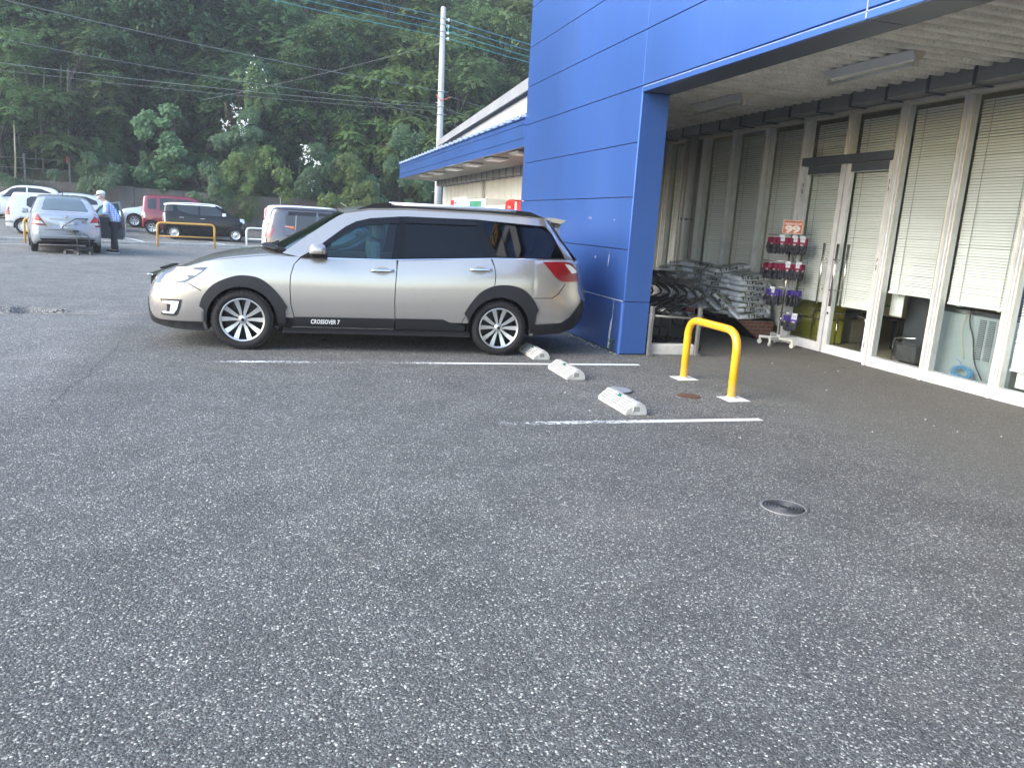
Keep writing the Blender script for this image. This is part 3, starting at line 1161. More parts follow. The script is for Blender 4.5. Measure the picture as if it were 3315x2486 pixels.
# gable above
mb = MB()
ys0, ys1 = 27.6, 12.77
za, zb = 3.96, 4.62
mb.add([(5.5, ys0, 3.2), (5.5, ys1, 3.2), (5.5, ys1, zb), (5.5, ys0, za), (5.7, ys0, 3.2), (5.7, ys1, 3.2), (5.7, ys1, zb), (5.7, ys0, za)],
       [(0, 3, 2, 1), (4, 5, 6, 7), (3, 7, 6, 2), (0, 4, 7, 3), (1, 2, 6, 5), (0, 1, 5, 4)])
wpart('gable_wall', mb, mat('gable_white', (0.84, 0.85, 0.85), 0.5))
mb = MB()
for (x0, x1, dz0, dz1) in ((5.30, 5.34, 0.0, 0.21), (5.34, 9.0, 0.17, 0.21)):
    mb.add([(x0, ys0+.1, za+dz0), (x0, ys1, zb+dz0), (x0, ys1, zb+dz1+0.06), (x0, ys0+.1, za+dz1), (x1, ys0+.1, za+dz0), (x1, ys1, zb+dz0), (x1, ys1, zb+dz1+0.06), (x1, ys0+.1, za+dz1)],
           [(0, 3, 2, 1), (4, 5, 6, 7), (3, 7, 6, 2), (0, 4, 7, 3), (1, 2, 6, 5), (0, 1, 5, 4)])
wpart('roof_verge', mb, GREYT)
mb = MB().cyl((5.42, 21.35, 0), (0, 0, 1), 0.05, 2.76, 14)
wpart('downpipe', mb, mat('pipe_white', (0.6, 0.59, 0.56), 0.5))
for k, y in enumerate((13.8, 15.6, 17.6, 19.65, 21.95, 23.7)):
    t = thing('canopy_light', 'flat square unlit canopy light, number %s from the blue wall under the wing canopy' % ('one', 'two', 'three', 'four', 'five', 'six')[k], 'light', (4.22, y, 2.765), group='square lights under the wing canopy')
    MB().bbox(-0.19, 0.19, -0.30, 0.30, -0.055, 0, 0.03).build('housing', mat('light_housing', (0.50, 0.50, 0.47), 0.5), t)
    MB().bbox(-0.14, 0.14, -0.24, 0.24, -0.064, -0.0555, 0.003).build('lens', mat('light_lens', (0.66, 0.67, 0.64), 0.3), t)

# machines along the white wall (their tops show over the car)
WP = mat('machine_white', (0.72, 0.73, 0.71), 0.4, var=0.04)
RED = mat('machine_red', (0.62, 0.035, 0.03), 0.35, coat=0.3)


def machine(name, label, cat, y0, y1, h, m, x=4.8):
    t = thing(name, label, cat, (x, (y0+y1)/2, 0), group=None)
    return t, (y1-y0)/2


t, h = machine('water_dispenser', 'white dispensing machine with rounded front and red stripes by the wall', 'machine', 20.65, 22.4, 2.1, WP)
mb = MB()
mb.prism([(0.03, -h), (0.6, -h), (0.6, h), (0.03, h), (-0.04, h*0.5), (-0.05, 0), (-0.04, -h*0.5)], 1.76, 2.10)
mb.build('head', WP, t)
MB().bbox(0.12, 0.6, -h+0.1, h-0.05, 0.0, 1.758, 0.02).build('cabinet', WP, t)
for k in range(4):
    MB().box(-0.045-0.012, -0.02, h*0.88-k*0.10-0.035, h*0.88-k*0.10+0.035, 1.87, 2.03).build('red_stripe', RED, t)
MB().box(-0.062, -0.03, -0.1, 0.35, 1.87, 2.03).build('label_plate', mat('label_blue', (0.45, 0.55, 0.72), 0.4), t)
MB().box(-0.064, -0.062, -0.02, 0.28, 1.92, 1.98).build('label_print', mat('print_blue', (0.12, 0.2, 0.5), 0.5), t)
t, h = machine('bottle_machine', 'white machine with green illuminated-look header panel beside the dispenser', 'machine', 18.65, 20.5, 2.0, WP)
MB().bbox(0.0, 0.6, -h, h, 0.0, 2.04, 0.03).build('cabinet', mat('machine_cream', (0.62, 0.61, 0.56), 0.5), t)
MB().bbox(-0.012, -0.001, -h*0.9, h*0.78, 1.82, 2.0, 0.004).build('header_panel', mat('panel_grey', (0.45, 0.5, 0.49), 0.4), t)
MB().box(-0.016, -0.012, -h*0.72, h*0.58, 1.84, 1.98).build('green_panel', mat('panel_green', (0.07, 0.26, 0.17), 0.35, var=0.3, vscale=6), t)
t, h = machine('white_freezer', 'low white cabinet between the green panel machine and the red vending machine', 'cabinet', 16.85, 18.6, 1.87, WP)
MB().bbox(0.0, 0.6, -h, -0.01, 0.0, 1.865, 0.02).build('cabinet', WP, t)
MB().bbox(0.0, 0.6, 0.01, h, 0.0, 1.865, 0.02).build('cabinet', WP, t)
MB().box(-0.004, 0, -h*0.5, -0.2, 1.76, 1.80).build('label_plate', MATS['panel_grey'], t)
t, h = machine('vending_machine', 'red drinks vending machine beside the corner of the blue wall', 'vending machine', 15.62, 16.75, 1.97, RED)
mb = MB()
mb.prism([(h, 0), (h, 1.93), (h*0.55, 1.985), (0.1, 1.985), (-h*0.3, 1.93), (-h, 1.945), (-h, 0)], 0.0, 0.6, 0, Matrix(((0, 0, 1, 0), (1, 0, 0, 0), (0, 1, 0, 0), (0, 0, 0, 1))))
mb.build('cabinet', RED, t)
MB().bbox(-0.01, -0.001, -0.1, h*0.8, 1.76, 1.90, 0.003).build('header_panel', mat('red_dark', (0.40, 0.02, 0.02), 0.4), t)
text('print', 'Drink', 0.10, mat('print_cream', (0.75, 0.55, 0.42), 0.6), t, frame_mtx((-0.014, 0.22, 1.82), (0, -1, 0), (0, 0, 1)))
MB().bbox(-0.012, -0.001, -0.30, -0.20, 1.70, 1.93, 0.003).build('white_emblem', WP, t)
MB().bbox(-0.012, -0.001, -0.12, h*0.85, 0.9, 1.70, 0.003).build('display_window', mat('display_dark', (0.08, 0.08, 0.09), 0.2), t)

# ================================================================== UTILITY POLE AND WIRES
pole = thing('utility_pole', 'tall grey concrete utility pole behind the end of the side wing', 'utility pole', (6.47, 33, 0))
PC = mat('pole_concrete', (0.40, 0.41, 0.41), 0.75, var=0.12, vscale=1.2, stretch=(3, 3, 0.5))
MB().tube([(0, 0, -0.3), (-0.05, 0, 4), (-0.11, 0, 9.85), (-0.11, 0, 9.9)], [0.165, 0.14, 0.098, 0.085], 20).build('pole_shaft', PC, pole)
BAND = mat('galvanised', (0.5, 0.52, 0.53), 0.4, 0.7)
for z in (9.45, 9.2, 8.95, 6.62, 6.05, 5.72):
    r = 0.10+0.012*(9.9-z)/1.2
    MB().cyl((-0.1+0.008*(9.9-z), 0, z), (0, 0, 1), r+0.012, 0.06, 18).build('band', BAND, pole)
for z in (9.42, 9.17, 8.92, 8.7):
    MB().tube([(0.02, -0.06, z), (0.12, -0.06, z)], 0.022, 8).cyl((0.12, -0.06, z-0.06), (0, 0, 1), 0.035, 0.12, 10).build('insulator', mat('porcelain', (0.7, 0.72, 0.72), 0.25), pole)
for k in range(12):
    z = 2.6+k*0.45
    s = 1 if k % 2 else -1
    MB().cyl((-0.04+s*0.11, 0, z), (s, 0, 0), 0.010, 0.14, 6).build('step_bolt', BAND, pole)
MB().tube(bez([(-0.28, -0.1, 6.5), (-0.1, -0.16, 6.25), (0.2, -0.12, 6.4), (0.32, -0.1, 6.45)], 0.1), 0.018, 6).build('orange_cable', mat('cable_orange', (0.5, 0.14, 0.06), 0.6), pole)
MB().tube(bez([(0.05, -0.1, 9.25), (0.14, -0.12, 8.9), (0.3, -0.12, 9.0), (0.45, -0.12, 8.9)], 0.08), 0.016, 6).build('jumper_cable', mat('cable_teal', (0.08, 0.32, 0.33), 0.6), pole)


def catenary(a, b, sag, n=18):
    a, b = Vector(a), Vector(b)
    return [a.lerp(b, i/n)-Vector((0, 0, sag*4*(i/n)*(1-i/n))) for i in range(n+1)]


CT = MATS['cable_teal']
CTB = mat('cable_blue', (0.10, 0.30, 0.42), 0.55)
CK = mat('cable_black', (0.20, 0.22, 0.22), 0.6)
PX = 6.37
wires = []
for k, (z, m) in enumerate(((9.50, CTB), (9.25, CTB), (9.0, CT), (8.76, CT))):
    nm = ('uppermost', 'second', 'third', 'fourth')[k]
    wires.append((catenary((PX, 32.92, z), (-22, 21.5, z+1.0), 0.5), 0.017, m, nm+' of the teal power lines running left from the pole top'))
    wires.append((catenary((PX+0.1, 32.92, z-0.03), (34, 41, z+0.4), 0.75), 0.017, m, nm+' of the teal power lines running right from the pole top'))
wires.append((catenary((PX, 32.9, 6.66), (-24, 20.5, 8.6), 0.65), 0.020, CK, 'thick dark cable running left from the orange clamp on the pole'))
wires.append((catenary((PX, 32.9, 6.1), (-24, 23.0, 7.9), 0.95), 0.016, CK, 'slack dark wire meeting the pole below the orange clamp'))
wires.append((catenary((PX, 32.9, 6.0), (-30, 30.0, 7.0), 0.65), 0.018, CK, 'lowest long dark cable crossing the trees to the far left'))
wires.append((catenary((PX, 32.9, 5.86), (-30, 31.5, 6.7), 0.6), 0.012, CK, 'thin dark wire just under the lowest long cable'))
wires.append((catenary((PX, 32.95, 8.55), (-3.5, 40.0, 6.2), 0.1), 0.012, CK, 'thin stay wire sloping down left from the pole top'))
wires.append((catenary((PX+0.1, 32.95, 6.55), (30, 42, 5.6), 0.6), 0.016, CK, 'dark cable running right from the orange clamp'))
wires.append((catenary((PX+0.1, 32.95, 6.0), (30, 40.0, 4.4), 0.5), 0.014, CK, 'dark wire running right above the roof verge'))
wires.append((catenary((PX-2.9, 32.0, 5.9), (PX+4.5, 34.5, 5.05), 0.1), 0.012, CK, 'short dark wire passing behind the pole to the roof'))
for pts, r, m, lab in wires:
    tag(MB().tube(pts, r*(0.75 if m != CK else 0.5), 5).build('power_line', m), lab, 'wire', 'overhead wires at the utility pole')

# ================================================================== RETAINING WALL, HILL
RW = mat('retaining_concrete', (0.135, 0.125, 0.11), 0.95, var=0.35, vscale=1.3, bump=0.6, bscale=6, dirt=(0.045, 0.045, 0.035), dirt_scale=0.8, dirt_amt=0.8, stretch=(1, 1, 0.45))
WALL_Y = 46.0
rw = thing('retaining_wall', 'weathered grey concrete retaining wall below the wooded slope', 'wall', (0, WALL_Y, 0))
x = -40
while x < 30:
    top = 2.15+0.05*math.sin(x*0.4)
    MB().bbox(x+0.006, x+2.494, 0, 0.4, -0.3, top, 0.02).build('wall_section', RW, rw)
    x += 2.5


def hz(x, y):
    d = max(0.0, y-46.3)
    return 2.05+0.50*d+0.25*math.sin(x*0.35+y*0.2)*min(1, d/4)


SOIL = mat('hill_soil', (0.035, 0.045, 0.022), 0.95, var=0.5, vscale=0.6, bump=0.8, bscale=3)
hx = list(range(-90, 101, 5))
hy = [46.35, 47, 48, 50, 53, 57, 62, 68, 75, 85, 100, 130]
W = len(hx)
hm = MB().add([(x, y, hz(x, y)) for y in hy for x in hx], [(j*W+i, j*W+i+1, (j+1)*W+i+1, (j+1)*W+i) for j in range(len(hy)-1) for i in range(W-1)], 0, True)
struct(hm.build('hillside', SOIL))

# ================================================================== TREES


def leaf_mat(name, col, col2, trans=0.35):
    m = bpy.data.materials.new(name)
    m.use_nodes = True
    nt = m.node_tree
    n = nt.nodes
    L = nt.links.new
    b = n['Principled BSDF']
    out = n['Material Output']
    tc = n.new('ShaderNodeTexCoord')
    nz = n.new('ShaderNodeTexNoise')
    nz.inputs['Scale'].default_value = 1.1
    nz.inputs['Detail'].default_value = 8
    nz.inputs['Roughness'].default_value = 0.75
    L(tc.outputs['Object'], nz.inputs['Vector'])
    rp = n.new('ShaderNodeValToRGB')
    rp.color_ramp.elements[0].position = 0.36
    rp.color_ramp.elements[0].color = (*col, 1)
    rp.color_ramp.elements[1].position = 0.66
    rp.color_ramp.elements[1].color = (*col2, 1)
    L(nz.outputs['Fac'], rp.inputs[0])
    oi = n.new('ShaderNodeObjectInfo')
    hs = n.new('ShaderNodeHueSaturation')
    mr = n.new('ShaderNodeMapRange')
    mr.inputs['To Min'].default_value = 0.70
    mr.inputs['To Max'].default_value = 1.25
    L(oi.outputs['Random'], mr.inputs['Value'])
    L(mr.outputs[0], hs.inputs['Value'])
    mh = n.new('ShaderNodeMapRange')
    mh.inputs['To Min'].default_value = 0.485
    mh.inputs['To Max'].default_value = 0.53
    m2 = n.new('ShaderNodeMath')
    m2.operation = 'FRACT'
    m3 = n.new('ShaderNodeMath')
    m3.operation = 'MULTIPLY'
    L(oi.outputs['Random'], m3.inputs[0])
    m3.inputs[1].default_value = 7.3
    L(m3.outputs[0], m2.inputs[0])
    L(m2.outputs[0], mh.inputs['Value'])
    L(mh.outputs[0], hs.inputs['Hue'])
    L(rp.outputs[0], hs.inputs['Color'])
    L(hs.outputs[0], b.inputs['Base Color'])
    b.inputs['Roughness'].default_value = 0.55
    b.inputs['Specular IOR Level'].default_value = 0.35
    t = n.new('ShaderNodeBsdfTranslucent')
    L(hs.outputs[0], t.inputs[0])
    mx = n.new('ShaderNodeMixShader')
    mx.inputs[0].default_value = trans
    L(b.outputs[0], mx.inputs[1])
    L(t.outputs[0], mx.inputs[2])
    L(mx.outputs[0], out.inputs[0])
    MATS[name] = m
    return m


LEAF_A = leaf_mat('leaf_feather', (0.062, 0.118, 0.046), (0.140, 0.225, 0.080))
LEAF_B = leaf_mat('leaf_dark', (0.045, 0.095, 0.048), (0.100, 0.175, 0.080))
LEAF_C = leaf_mat('leaf_yellow', (0.080, 0.130, 0.035), (0.19, 0.26, 0.075))
LEAF_K = leaf_mat('leaf_kudzu', (0.050, 0.112, 0.048), (0.105, 0.195, 0.085))
BARK = mat('bark', (0.035, 0.032, 0.027), 0.95, var=0.4, vscale=5, bump=0.8, bscale=14, stretch=(1, 1, 0.3))


class Leaves:
    def __init__(s):
        s.V = []
        s.N = 0

    def leaf(s, p, d, nrm, L, w):
        # pointed leaf of two triangles folded on its rib
        side = d.cross(nrm)
        if side.length < 1e-4:
            return
        side.normalize()
        s.V.append((p, p+d*(L*0.5)+side*w+nrm*(w*0.25), p+d*L, p+d*(L*0.5)-side*w+nrm*(w*0.25)))

    def mesh(s, name, m):
        v = np.array([[tuple(q) for q in l] for l in s.V], dtype=np.float32).reshape(-1, 3)
        n = len(s.V)
        idx = np.arange(n)*4
        f = np.stack([idx, idx+1, idx+2, idx+3], 1)
        me = bpy.data.meshes.new(name)
        me.vertices.add(len(v))
        me.vertices.foreach_set('co', v.ravel())
        me.loops.add(n*4)
        me.loops.foreach_set('vertex_index', f.ravel().astype(np.int32))
        me.polygons.add(n)
        me.polygons.foreach_set('loop_start', (idx).astype(np.int32))
        me.polygons.foreach_set('loop_total', np.full(n, 4, dtype=np.int32))
        me.update(calc_edges=True)
        me.materials.append(m)
        return me


def rv(a=1.0):
    while True:
        v = Vector((random.uniform(-1, 1), random.uniform(-1, 1), random.uniform(-1, 1)))
        if 0.05 < v.length < 1:
            return v*a


def spray(lv, p, d, length, leaf, pairs, droop):
    # a compound leaf: leaflets in pairs along a drooping rib
    d = d.normalized()
    q = p.copy()
    for k in range(pairs):
        t = k/max(1, pairs-1)
        dd = (d+Vector((0, 0, -droop*t))).normalized()
        side = dd.cross(Vector((0, 0, 1)))
        if side.length < 1e-3:
            side = Vector((1, 0, 0))
        side.normalize()
        upv = side.cross(dd)
        for s in (-1, 1):
            ld = (side*s*0.9+dd*0.5+Vector((0, 0, -0.25))+rv(0.25)).normalized()
            lv.leaf(q, ld, (upv+rv(0.35)).normalized(), leaf*random.uniform(0.75, 1.2)*(1-0.3*t), leaf*0.20)
        q = q+dd*(length/pairs)


def make_crown(kind, seed):
    random.seed(seed)
    lv = Leaves()
    br = MB()
    H = 10.0
    trunk = [Vector((0, 0, -0.5))]
    p = Vector((0, 0, 0))
    for k in range(6):
        p = p+Vector((random.uniform(-.25, .25), random.uniform(-.35, .1), H*0.13))
        trunk.append(p.copy())
    br.tube(trunk, [0.24, 0.22, 0.19, 0.16, 0.13, 0.10, 0.06], 8)
    clumps = []
    for k in range(34):
        z = random.uniform(1.0, H)
        rr = 3.3*math.sqrt(max(0.10, 1-((z-4.6)/5.9)**2))*random.uniform(0.40, 1.0)
        a = random.uniform(0, 6.283)
        c = Vector((rr*math.cos(a), rr*math.sin(a), z))
        clumps.append((c, random.uniform(0.85, 1.5)))
        # limb to the clump
        zi = min(5, max(1, int((z-1.0)/H*7)))
        b0 = trunk[zi]
        mid = b0.lerp(c, 0.5)+Vector((0, 0, 0.3))
        br.tube([b0, mid, c+Vector((0, 0, -0.1))], [0.07, 0.045, 0.015], 5, caps=False)
    for c, r in clumps:
        n = int(62*r*r) if kind != 'dark' else int(54*r*r)
        for _ in range(n):
            v = rv(1.0).normalized()
            if v.z < -0.25 and random.random() < 0.75:
                v.z = -v.z
            p = c+Vector((v.x*r, v.y*r, v.z*r*0.55))
            d = Vector((v.x, v.y, v.z*0.35-0.1))+rv(0.35)
            if kind == 'feather':
                spray(lv, p-d*0.25, d, random.uniform(0.55, 0.95), 0.22, 6, 0.7)
            elif kind == 'broad':
                for _k in range(7):
                    lv.leaf(p+rv(0.28), (d+rv(0.7)+Vector((0, 0, -0.35))).normalized(), (Vector((0, 0, 1))+rv(0.6)).normalized(), random.uniform(0.2, 0.32), 0.075)
            else:
                for _k in range(9):
                    lv.leaf(p+rv(0.25), (d+rv(0.8)).normalized(), (Vector((0, 0, 1))+rv(0.8)).normalized(), random.uniform(0.13, 0.2), 0.05)
    return lv, br


crowns = []
for kind, m, seed in (('feather', LEAF_A, 1), ('feather', LEAF_A, 2), ('broad', LEAF_B, 3), ('feather', LEAF_C, 4), ('dark', LEAF_B, 5), ('broad', LEAF_A, 6), ('feather', LEAF_A, 8)):
    lv, br = make_crown(kind, seed)
    crowns.append((kind, lv.mesh('crown', m), br.mesh('trunk', BARK)))
random.seed(21)
KIND = ['feathery green', 'feathery green', 'broad leaved dark', 'yellowish feathery', 'small leaved deep green', 'broad leaved green', 'feathery green']
ORD = ('first', 'second', 'third', 'fourth', 'fifth', 'sixth', 'seventh', 'eighth', 'ninth')


def landmark(u):
    for lim, nm_ in ((0.03, 'at the left edge'), (0.09, 'above the silver sedan'), (0.135, 'above the standing person'), (0.175, 'above the red minicar'), (0.245, 'above the black minicar'),
                     (0.30, 'above the grey minicar'), (0.36, 'above the crossover bonnet'), (0.42, 'left of the utility pole'), (0.47, 'right of the utility pole')):
        if u < lim:
            return nm_
    return 'beside the blue wall'


USED = {}


def unique(lab):
    USED[lab] = USED.get(lab, 0)+1
    n = USED[lab]
    return lab if n == 1 else lab.replace('tree', 'tree beside its twin', 1) if n == 2 else lab.replace('tree', 'tree, %s such,' % ORD[min(n-1, 8)], 1)


row = 0
y = 47.9
while y < 84:
    x0 = -y*0.33-4
    x1 = y*0.34+4
    x = x0+random.uniform(0, 2)
    while x < x1:
        right = x > -2+0.03*y
        k = random.choice([0, 1, 3, 3, 6, 0, 5]) if right else random.choice([0, 1, 2, 6, 4, 2, 5, 0])
        s = random.uniform(0.78, 1.12)*(0.74 if row == 0 else 1.0)
        yy = y+random.uniform(-1.0, 1.2)
        u = pix((x, yy, hz(x, yy)+5))[0]
        if -0.05 < u < 0.56:
            lab = '%s tree, %s %s' % (KIND[k], ('lowest row', 'second row up', 'third row up', 'fourth row up', 'fifth row up', 'high on slope', 'highest on slope', 'highest on slope')[min(row, 7)], landmark(u))
            t = thing('woodland_tree', unique(lab), 'tree', (x, yy, hz(x, yy)-0.2), random.uniform(0, 6.28), group='trees of the wooded slope')
            t.scale = (s*random.uniform(0.92, 1.1), s, s*random.uniform(0.88, 1.12))
            link('crown', crowns[k][1], t)
            link('trunk', crowns[k][2], t)
        x += random.uniform(2.5, 3.6) if row < 2 else random.uniform(3.0, 4.4)+(0.04*(y-49))
    y += 3.2+row*0.6
    row += 1

# shrubs along the top of the wall and hanging over it
shr = []
for kind, m, seed in (('kudzu', LEAF_K, 31), ('small', LEAF_B, 32), ('mix', LEAF_A, 33), ('yellow', LEAF_C, 34)):
    random.seed(seed)
    lv = Leaves()
    br = MB()
    for k in range(17):
        a = random.uniform(0, 6.28)
        ln = random.uniform(0.5, 1.0)
        hh_ = random.uniform(0.5, 2.3)
        q0, q1, q2 = Vector((0, 0, -0.2)), Vector((0.7*ln*math.cos(a), 0.5*ln*math.sin(a), hh_*0.7)), Vector((1.5*ln*math.cos(a), 1.1*ln*math.sin(a), hh_))
        br.tube([q0, q1, q2], [0.03, 0.02, 0.008], 5)
        for i in range(46):
            t_ = random.uniform(0.25, 1.1)
            p = q0*(1-t_)**2+q1*2*t_*(1-t_)+q2*t_*t_+rv(0.34)
            d = (Vector((math.cos(a), math.sin(a), -0.5))+rv(0.9)).normalized()
            if kind in ('mix', 'yellow'):
                spray(lv, p, d, random.uniform(0.35, 0.6), 0.17, 5, 0.9)
            else:
                for _k in range(5):
                    sz = 0.24 if kind == 'kudzu' else 0.15
                    lv.leaf(p+rv(0.2), (d+rv(0.6)).normalized(), (Vector((0, -0.5, 0.8))+rv(0.5)).normalized(), sz*random.uniform(0.7, 1.2), sz*(0.42 if kind == 'kudzu' else 0.24))
    shr.append((lv.mesh('foliage', m), br.mesh('stem', BARK)))
random.seed(5)
SL = ['broad leaved', 'small leaved dark', 'feathery green', 'yellowish green']
for i in range(44):
    x = -19+i*1.0+random.uniform(-0.3, 0.3)
    if x < -9.5 and random.random() < 0.5:
        continue
    k = random.choice([0, 1, 2, 2, 3] if x > -4 else [1, 2, 2, 0])
    s = random.uniform(0.6, 1.1)*(0.8 if x < -8 else 1)
    yy = 46.7+random.uniform(-0.2, 1.2)
    u = pix((x, yy, 3))[0]
    if u > 0.55 or u < -0.05:
        continue
    t = thing('bush', unique('%s bush tree high over the wall %s' % (SL[k], landmark(u))).replace('bush tree high over', 'bush growing over').replace('tree', 'bush'), 'bush', (x, yy, hz(x, yy)-0.15), random.uniform(0, 6.28), group='bushes along the retaining wall')
    t.scale = (s, s, s*random.uniform(0.7, 1.4))
    link('foliage', shr[k][0], t)
    link('stem', shr[k][1], t)


def curtain(label, x0, x1, y, zt, zb, n, m, leaf, seed, flowers=0, stems=6):
    random.seed(seed)
    t = thing('hanging_vine', label, 'vine', ((x0+x1)/2, y, zb))
    lv = Leaves()
    w, hh = (x1-x0)/2, zt-zb
    nc = max(10, int(w*hh*2.6))
    cl = []
    for i in range(nc):
        u = random.uniform(-1, 1)
        v = random.random()
        edge = math.sqrt(max(0.08, 1-(2*v-0.9)**2*0.8))
        cl.append((u*w*edge*random.uniform(0.8, 1.25), -0.35-0.5*math.sin(v*3.0)+random.uniform(-0.45, 0.35), v*hh*random.uniform(0.92, 1.08), random.uniform(0.28, 0.62)))
    for i in range(n):
        c = random.choice(cl)
        q = rv(1.0).normalized()*random.uniform(0.4, 1.0)*c[3]
        p = Vector((c[0]+q.x, c[1]+q.y*0.7, max(0.0, c[2]+q.z*0.8)))
        if i % 3 == 0 and leaf < 0.22:
            spray(lv, p, Vector((q.x, -0.5, -0.4))+rv(0.4), 0.45, leaf*0.8, 4, 1.0)
        else:
            lv.leaf(p, (Vector((q.x, -0.35, -0.6))+rv(0.5)).normalized(), (Vector((q.x*0.5, -0.7, 0.6))+rv(0.5)).normalized(), leaf*random.uniform(0.6, 1.25), leaf*0.36)
    link('foliage', lv.mesh('foliage', m), t)
    br = MB()
    for k in range(stems):
        x = random.uniform(-w, w)*0.8
        pts = [(x+random.uniform(-.28, .28)*q, -0.25-0.12*q+random.uniform(-.12, .12), hh*(0.85-q/5.0)) for q in range(5)]
        br.tube(pts, 0.011, 5)
    link('stem', br.mesh('stem', mat('dry_vine', (0.11, 0.085, 0.055), 0.95)), t)
    if flowers:
        fl = Leaves()
        FC = [(random.gauss(0, w*0.4), random.gauss(hh*0.55, hh*0.2)) for _ in range(5)]
        for i in range(flowers):
            q_ = FC[i % len(FC)]
            c = Vector((q_[0]+random.gauss(0, 0.13), 0, q_[1]+random.gauss(0, 0.2)))
            yy = -1.2+random.uniform(-0.15, 0.1)
            for q in range(4):
                fl.leaf(Vector((c.x, yy, c.z))+rv(0.05), rv(1).normalized(), (Vector((0, -1, 0.4))+rv(0.4)).normalized(), 0.085, 0.03)
        link('blossom', fl.mesh('blossom', mat('blossom_white', (0.75, 0.76, 0.72), 0.7)), t)
    return t


curtain('broad leaved pale green vine mound hanging over the trees left of centre', -7.3, -4.6, 46.4, 6.3, 2.5, 1500, LEAF_K, 0.27, 41)
curtain('green climber dotted with white blossom left of centre of the wood', -3.2, -1.1, 46.3, 7.4, 4.4, 1100, LEAF_B, 0.2, 42, 55)
curtain('tall climber with hanging white blossom high on the slope', -2.2, -0.4, 46.6, 9.0, 6.8, 520, LEAF_A, 0.2, 43, 16)
curtain('low climber with white blossom over the car roof', 0.9, 2.7, 45.6, 4.9, 2.4, 1000, LEAF_K, 0.2, 44, 40)
curtain('brownish tangled vine curtain hanging down the wall', -2.9, 0.9, 45.9, 4.6, 0.9, 1500, LEAF_C, 0.16, 45, 0, 16)
curtain('dark vine curtain over the wall beside the black minicar', -4.6, -2.6, 45.9, 3.6, 1.3, 700, LEAF_B, 0.16, 46, 0, 14)
curtain('bright green vine mound at the foot of the wood over the silver car', 2.2, 5.4, 45.6, 4.6, 0.6, 1900, LEAF_C, 0.18, 47, 0, 14)
curtain('green creeper hanging over the left end of the wall', -13.2, -10.2, 46.0, 3.1, 1.0, 700, LEAF_B, 0.15, 48, 0)
curtain('dark leafy creeper hanging over the wall behind the red car', -9.8, -8.0, 46.0, 3.6, 1.5, 700, LEAF_B, 0.2, 49)
curtain('dense creeper hanging beside the end of the blue canopy', 5.0, 9.5, 45.9, 6.5, 0.5, 2600, LEAF_B, 0.2, 50, 0, 8)

# bamboo poles, fence posts and rails on the wall top at the left
BAM = mat('bamboo_dry', (0.30, 0.26, 0.18), 0.7, var=0.2, vscale=3)
tag(MB().tube([(-12.66, 45.2, 5.0), (-12.74, 45.3, 3.2), (-12.88, 45.35, 1.45)], [0.03, 0.04, 0.05], 8).build('bamboo_pole', BAM), 'dry pale bamboo pole leaning in front of the wall at the left', 'pole')
random.seed(9)
BAMG = mat('bamboo_green', (0.13, 0.14, 0.09), 0.6, var=0.2, vscale=2)
for k in range(7):
    x = -14.4+k*0.62+random.uniform(-.2, .2)
    y_ = 47.2+random.uniform(0, 1.0)
    tag(MB().tube([(x, y_, hz(x, y_)), (x+random.uniform(-.15, .15), y_, hz(x, y_)+2.6), (x+random.uniform(-.4, .4), y_, hz(x, y_)+5.4)], [0.05, 0.045, 0.03], 7).build('bamboo', BAMG),
        ('first', 'second', 'third', 'fourth', 'fifth', 'sixth', 'seventh')[k]+' thin bamboo stem from the left in the gap above the wall', 'bamboo', 'bamboo stems behind the fence')
for (x, lab, z1) in ((-12.6, 'grey fence post on the wall top at the far left', 3.5), (-10.54, 'fence post with red marker on the wall top', 3.45), (-8.6, 'fence post half hidden by leaves on the wall top', 3.4)):
    t = thing('fence_post', lab, 'post', (x, 46.2, 2.15), group='posts of the fence on the retaining wall')
    MB().bbox(-0.05, 0.05, -0.05, 0.05, 0, z1-2.15, 0.01).build('post', mat('post_grey', (0.10, 0.105, 0.10), 0.8), t)
    if 'red' in lab:
        MB().bbox(-0.13, -0.055, -0.06, 0.0, z1-2.15-0.32, z1-2.15+0.02, 0.01).build('red_marker', mat('marker_red', (0.55, 0.04, 0.05), 0.5), t)
for z in (2.75, 3.25):
    tag(MB().tube([(-15.5, 46.2, z), (-8.0, 46.2, z+0.03)], 0.02, 6).build('fence_rail', MATS['post_grey']), ('upper' if z > 3 else 'lower')+' rail of the fence along the top of the retaining wall', 'fence rail')
# ================================================================== CARS
class PC:
    # monotone cubic through control points
    def __init__(s, pts):
        s.x = np.array([p[0] for p in pts], float)
        s.y = np.array([p[1] for p in pts], float)
        h = np.diff(s.x)
        d = np.diff(s.y)/h
        m = np.zeros(len(s.x))
        m[0], m[-1] = d[0], d[-1]
        for i in range(1, len(d)):
            if d[i-1]*d[i] > 0:
                w1, w2 = 2*h[i]+h[i-1], h[i]+2*h[i-1]
                m[i] = (w1+w2)/(w1/d[i-1]+w2/d[i])
        s.m = m

    def __call__(s, x):
        x = min(max(x, s.x[0]), s.x[-1])
        i = min(int(np.searchsorted(s.x, x, 'right'))-1, len(s.x)-2)
        i = max(i, 0)
        h = s.x[i+1]-s.x[i]
        t = (x-s.x[i])/h
        return float((1+2*t)*(1-t)**2*s.y[i]+t*(1-t)**2*h*s.m[i]+t*t*(3-2*t)*s.y[i+1]+t*t*(t-1)*h*s.m[i+1])


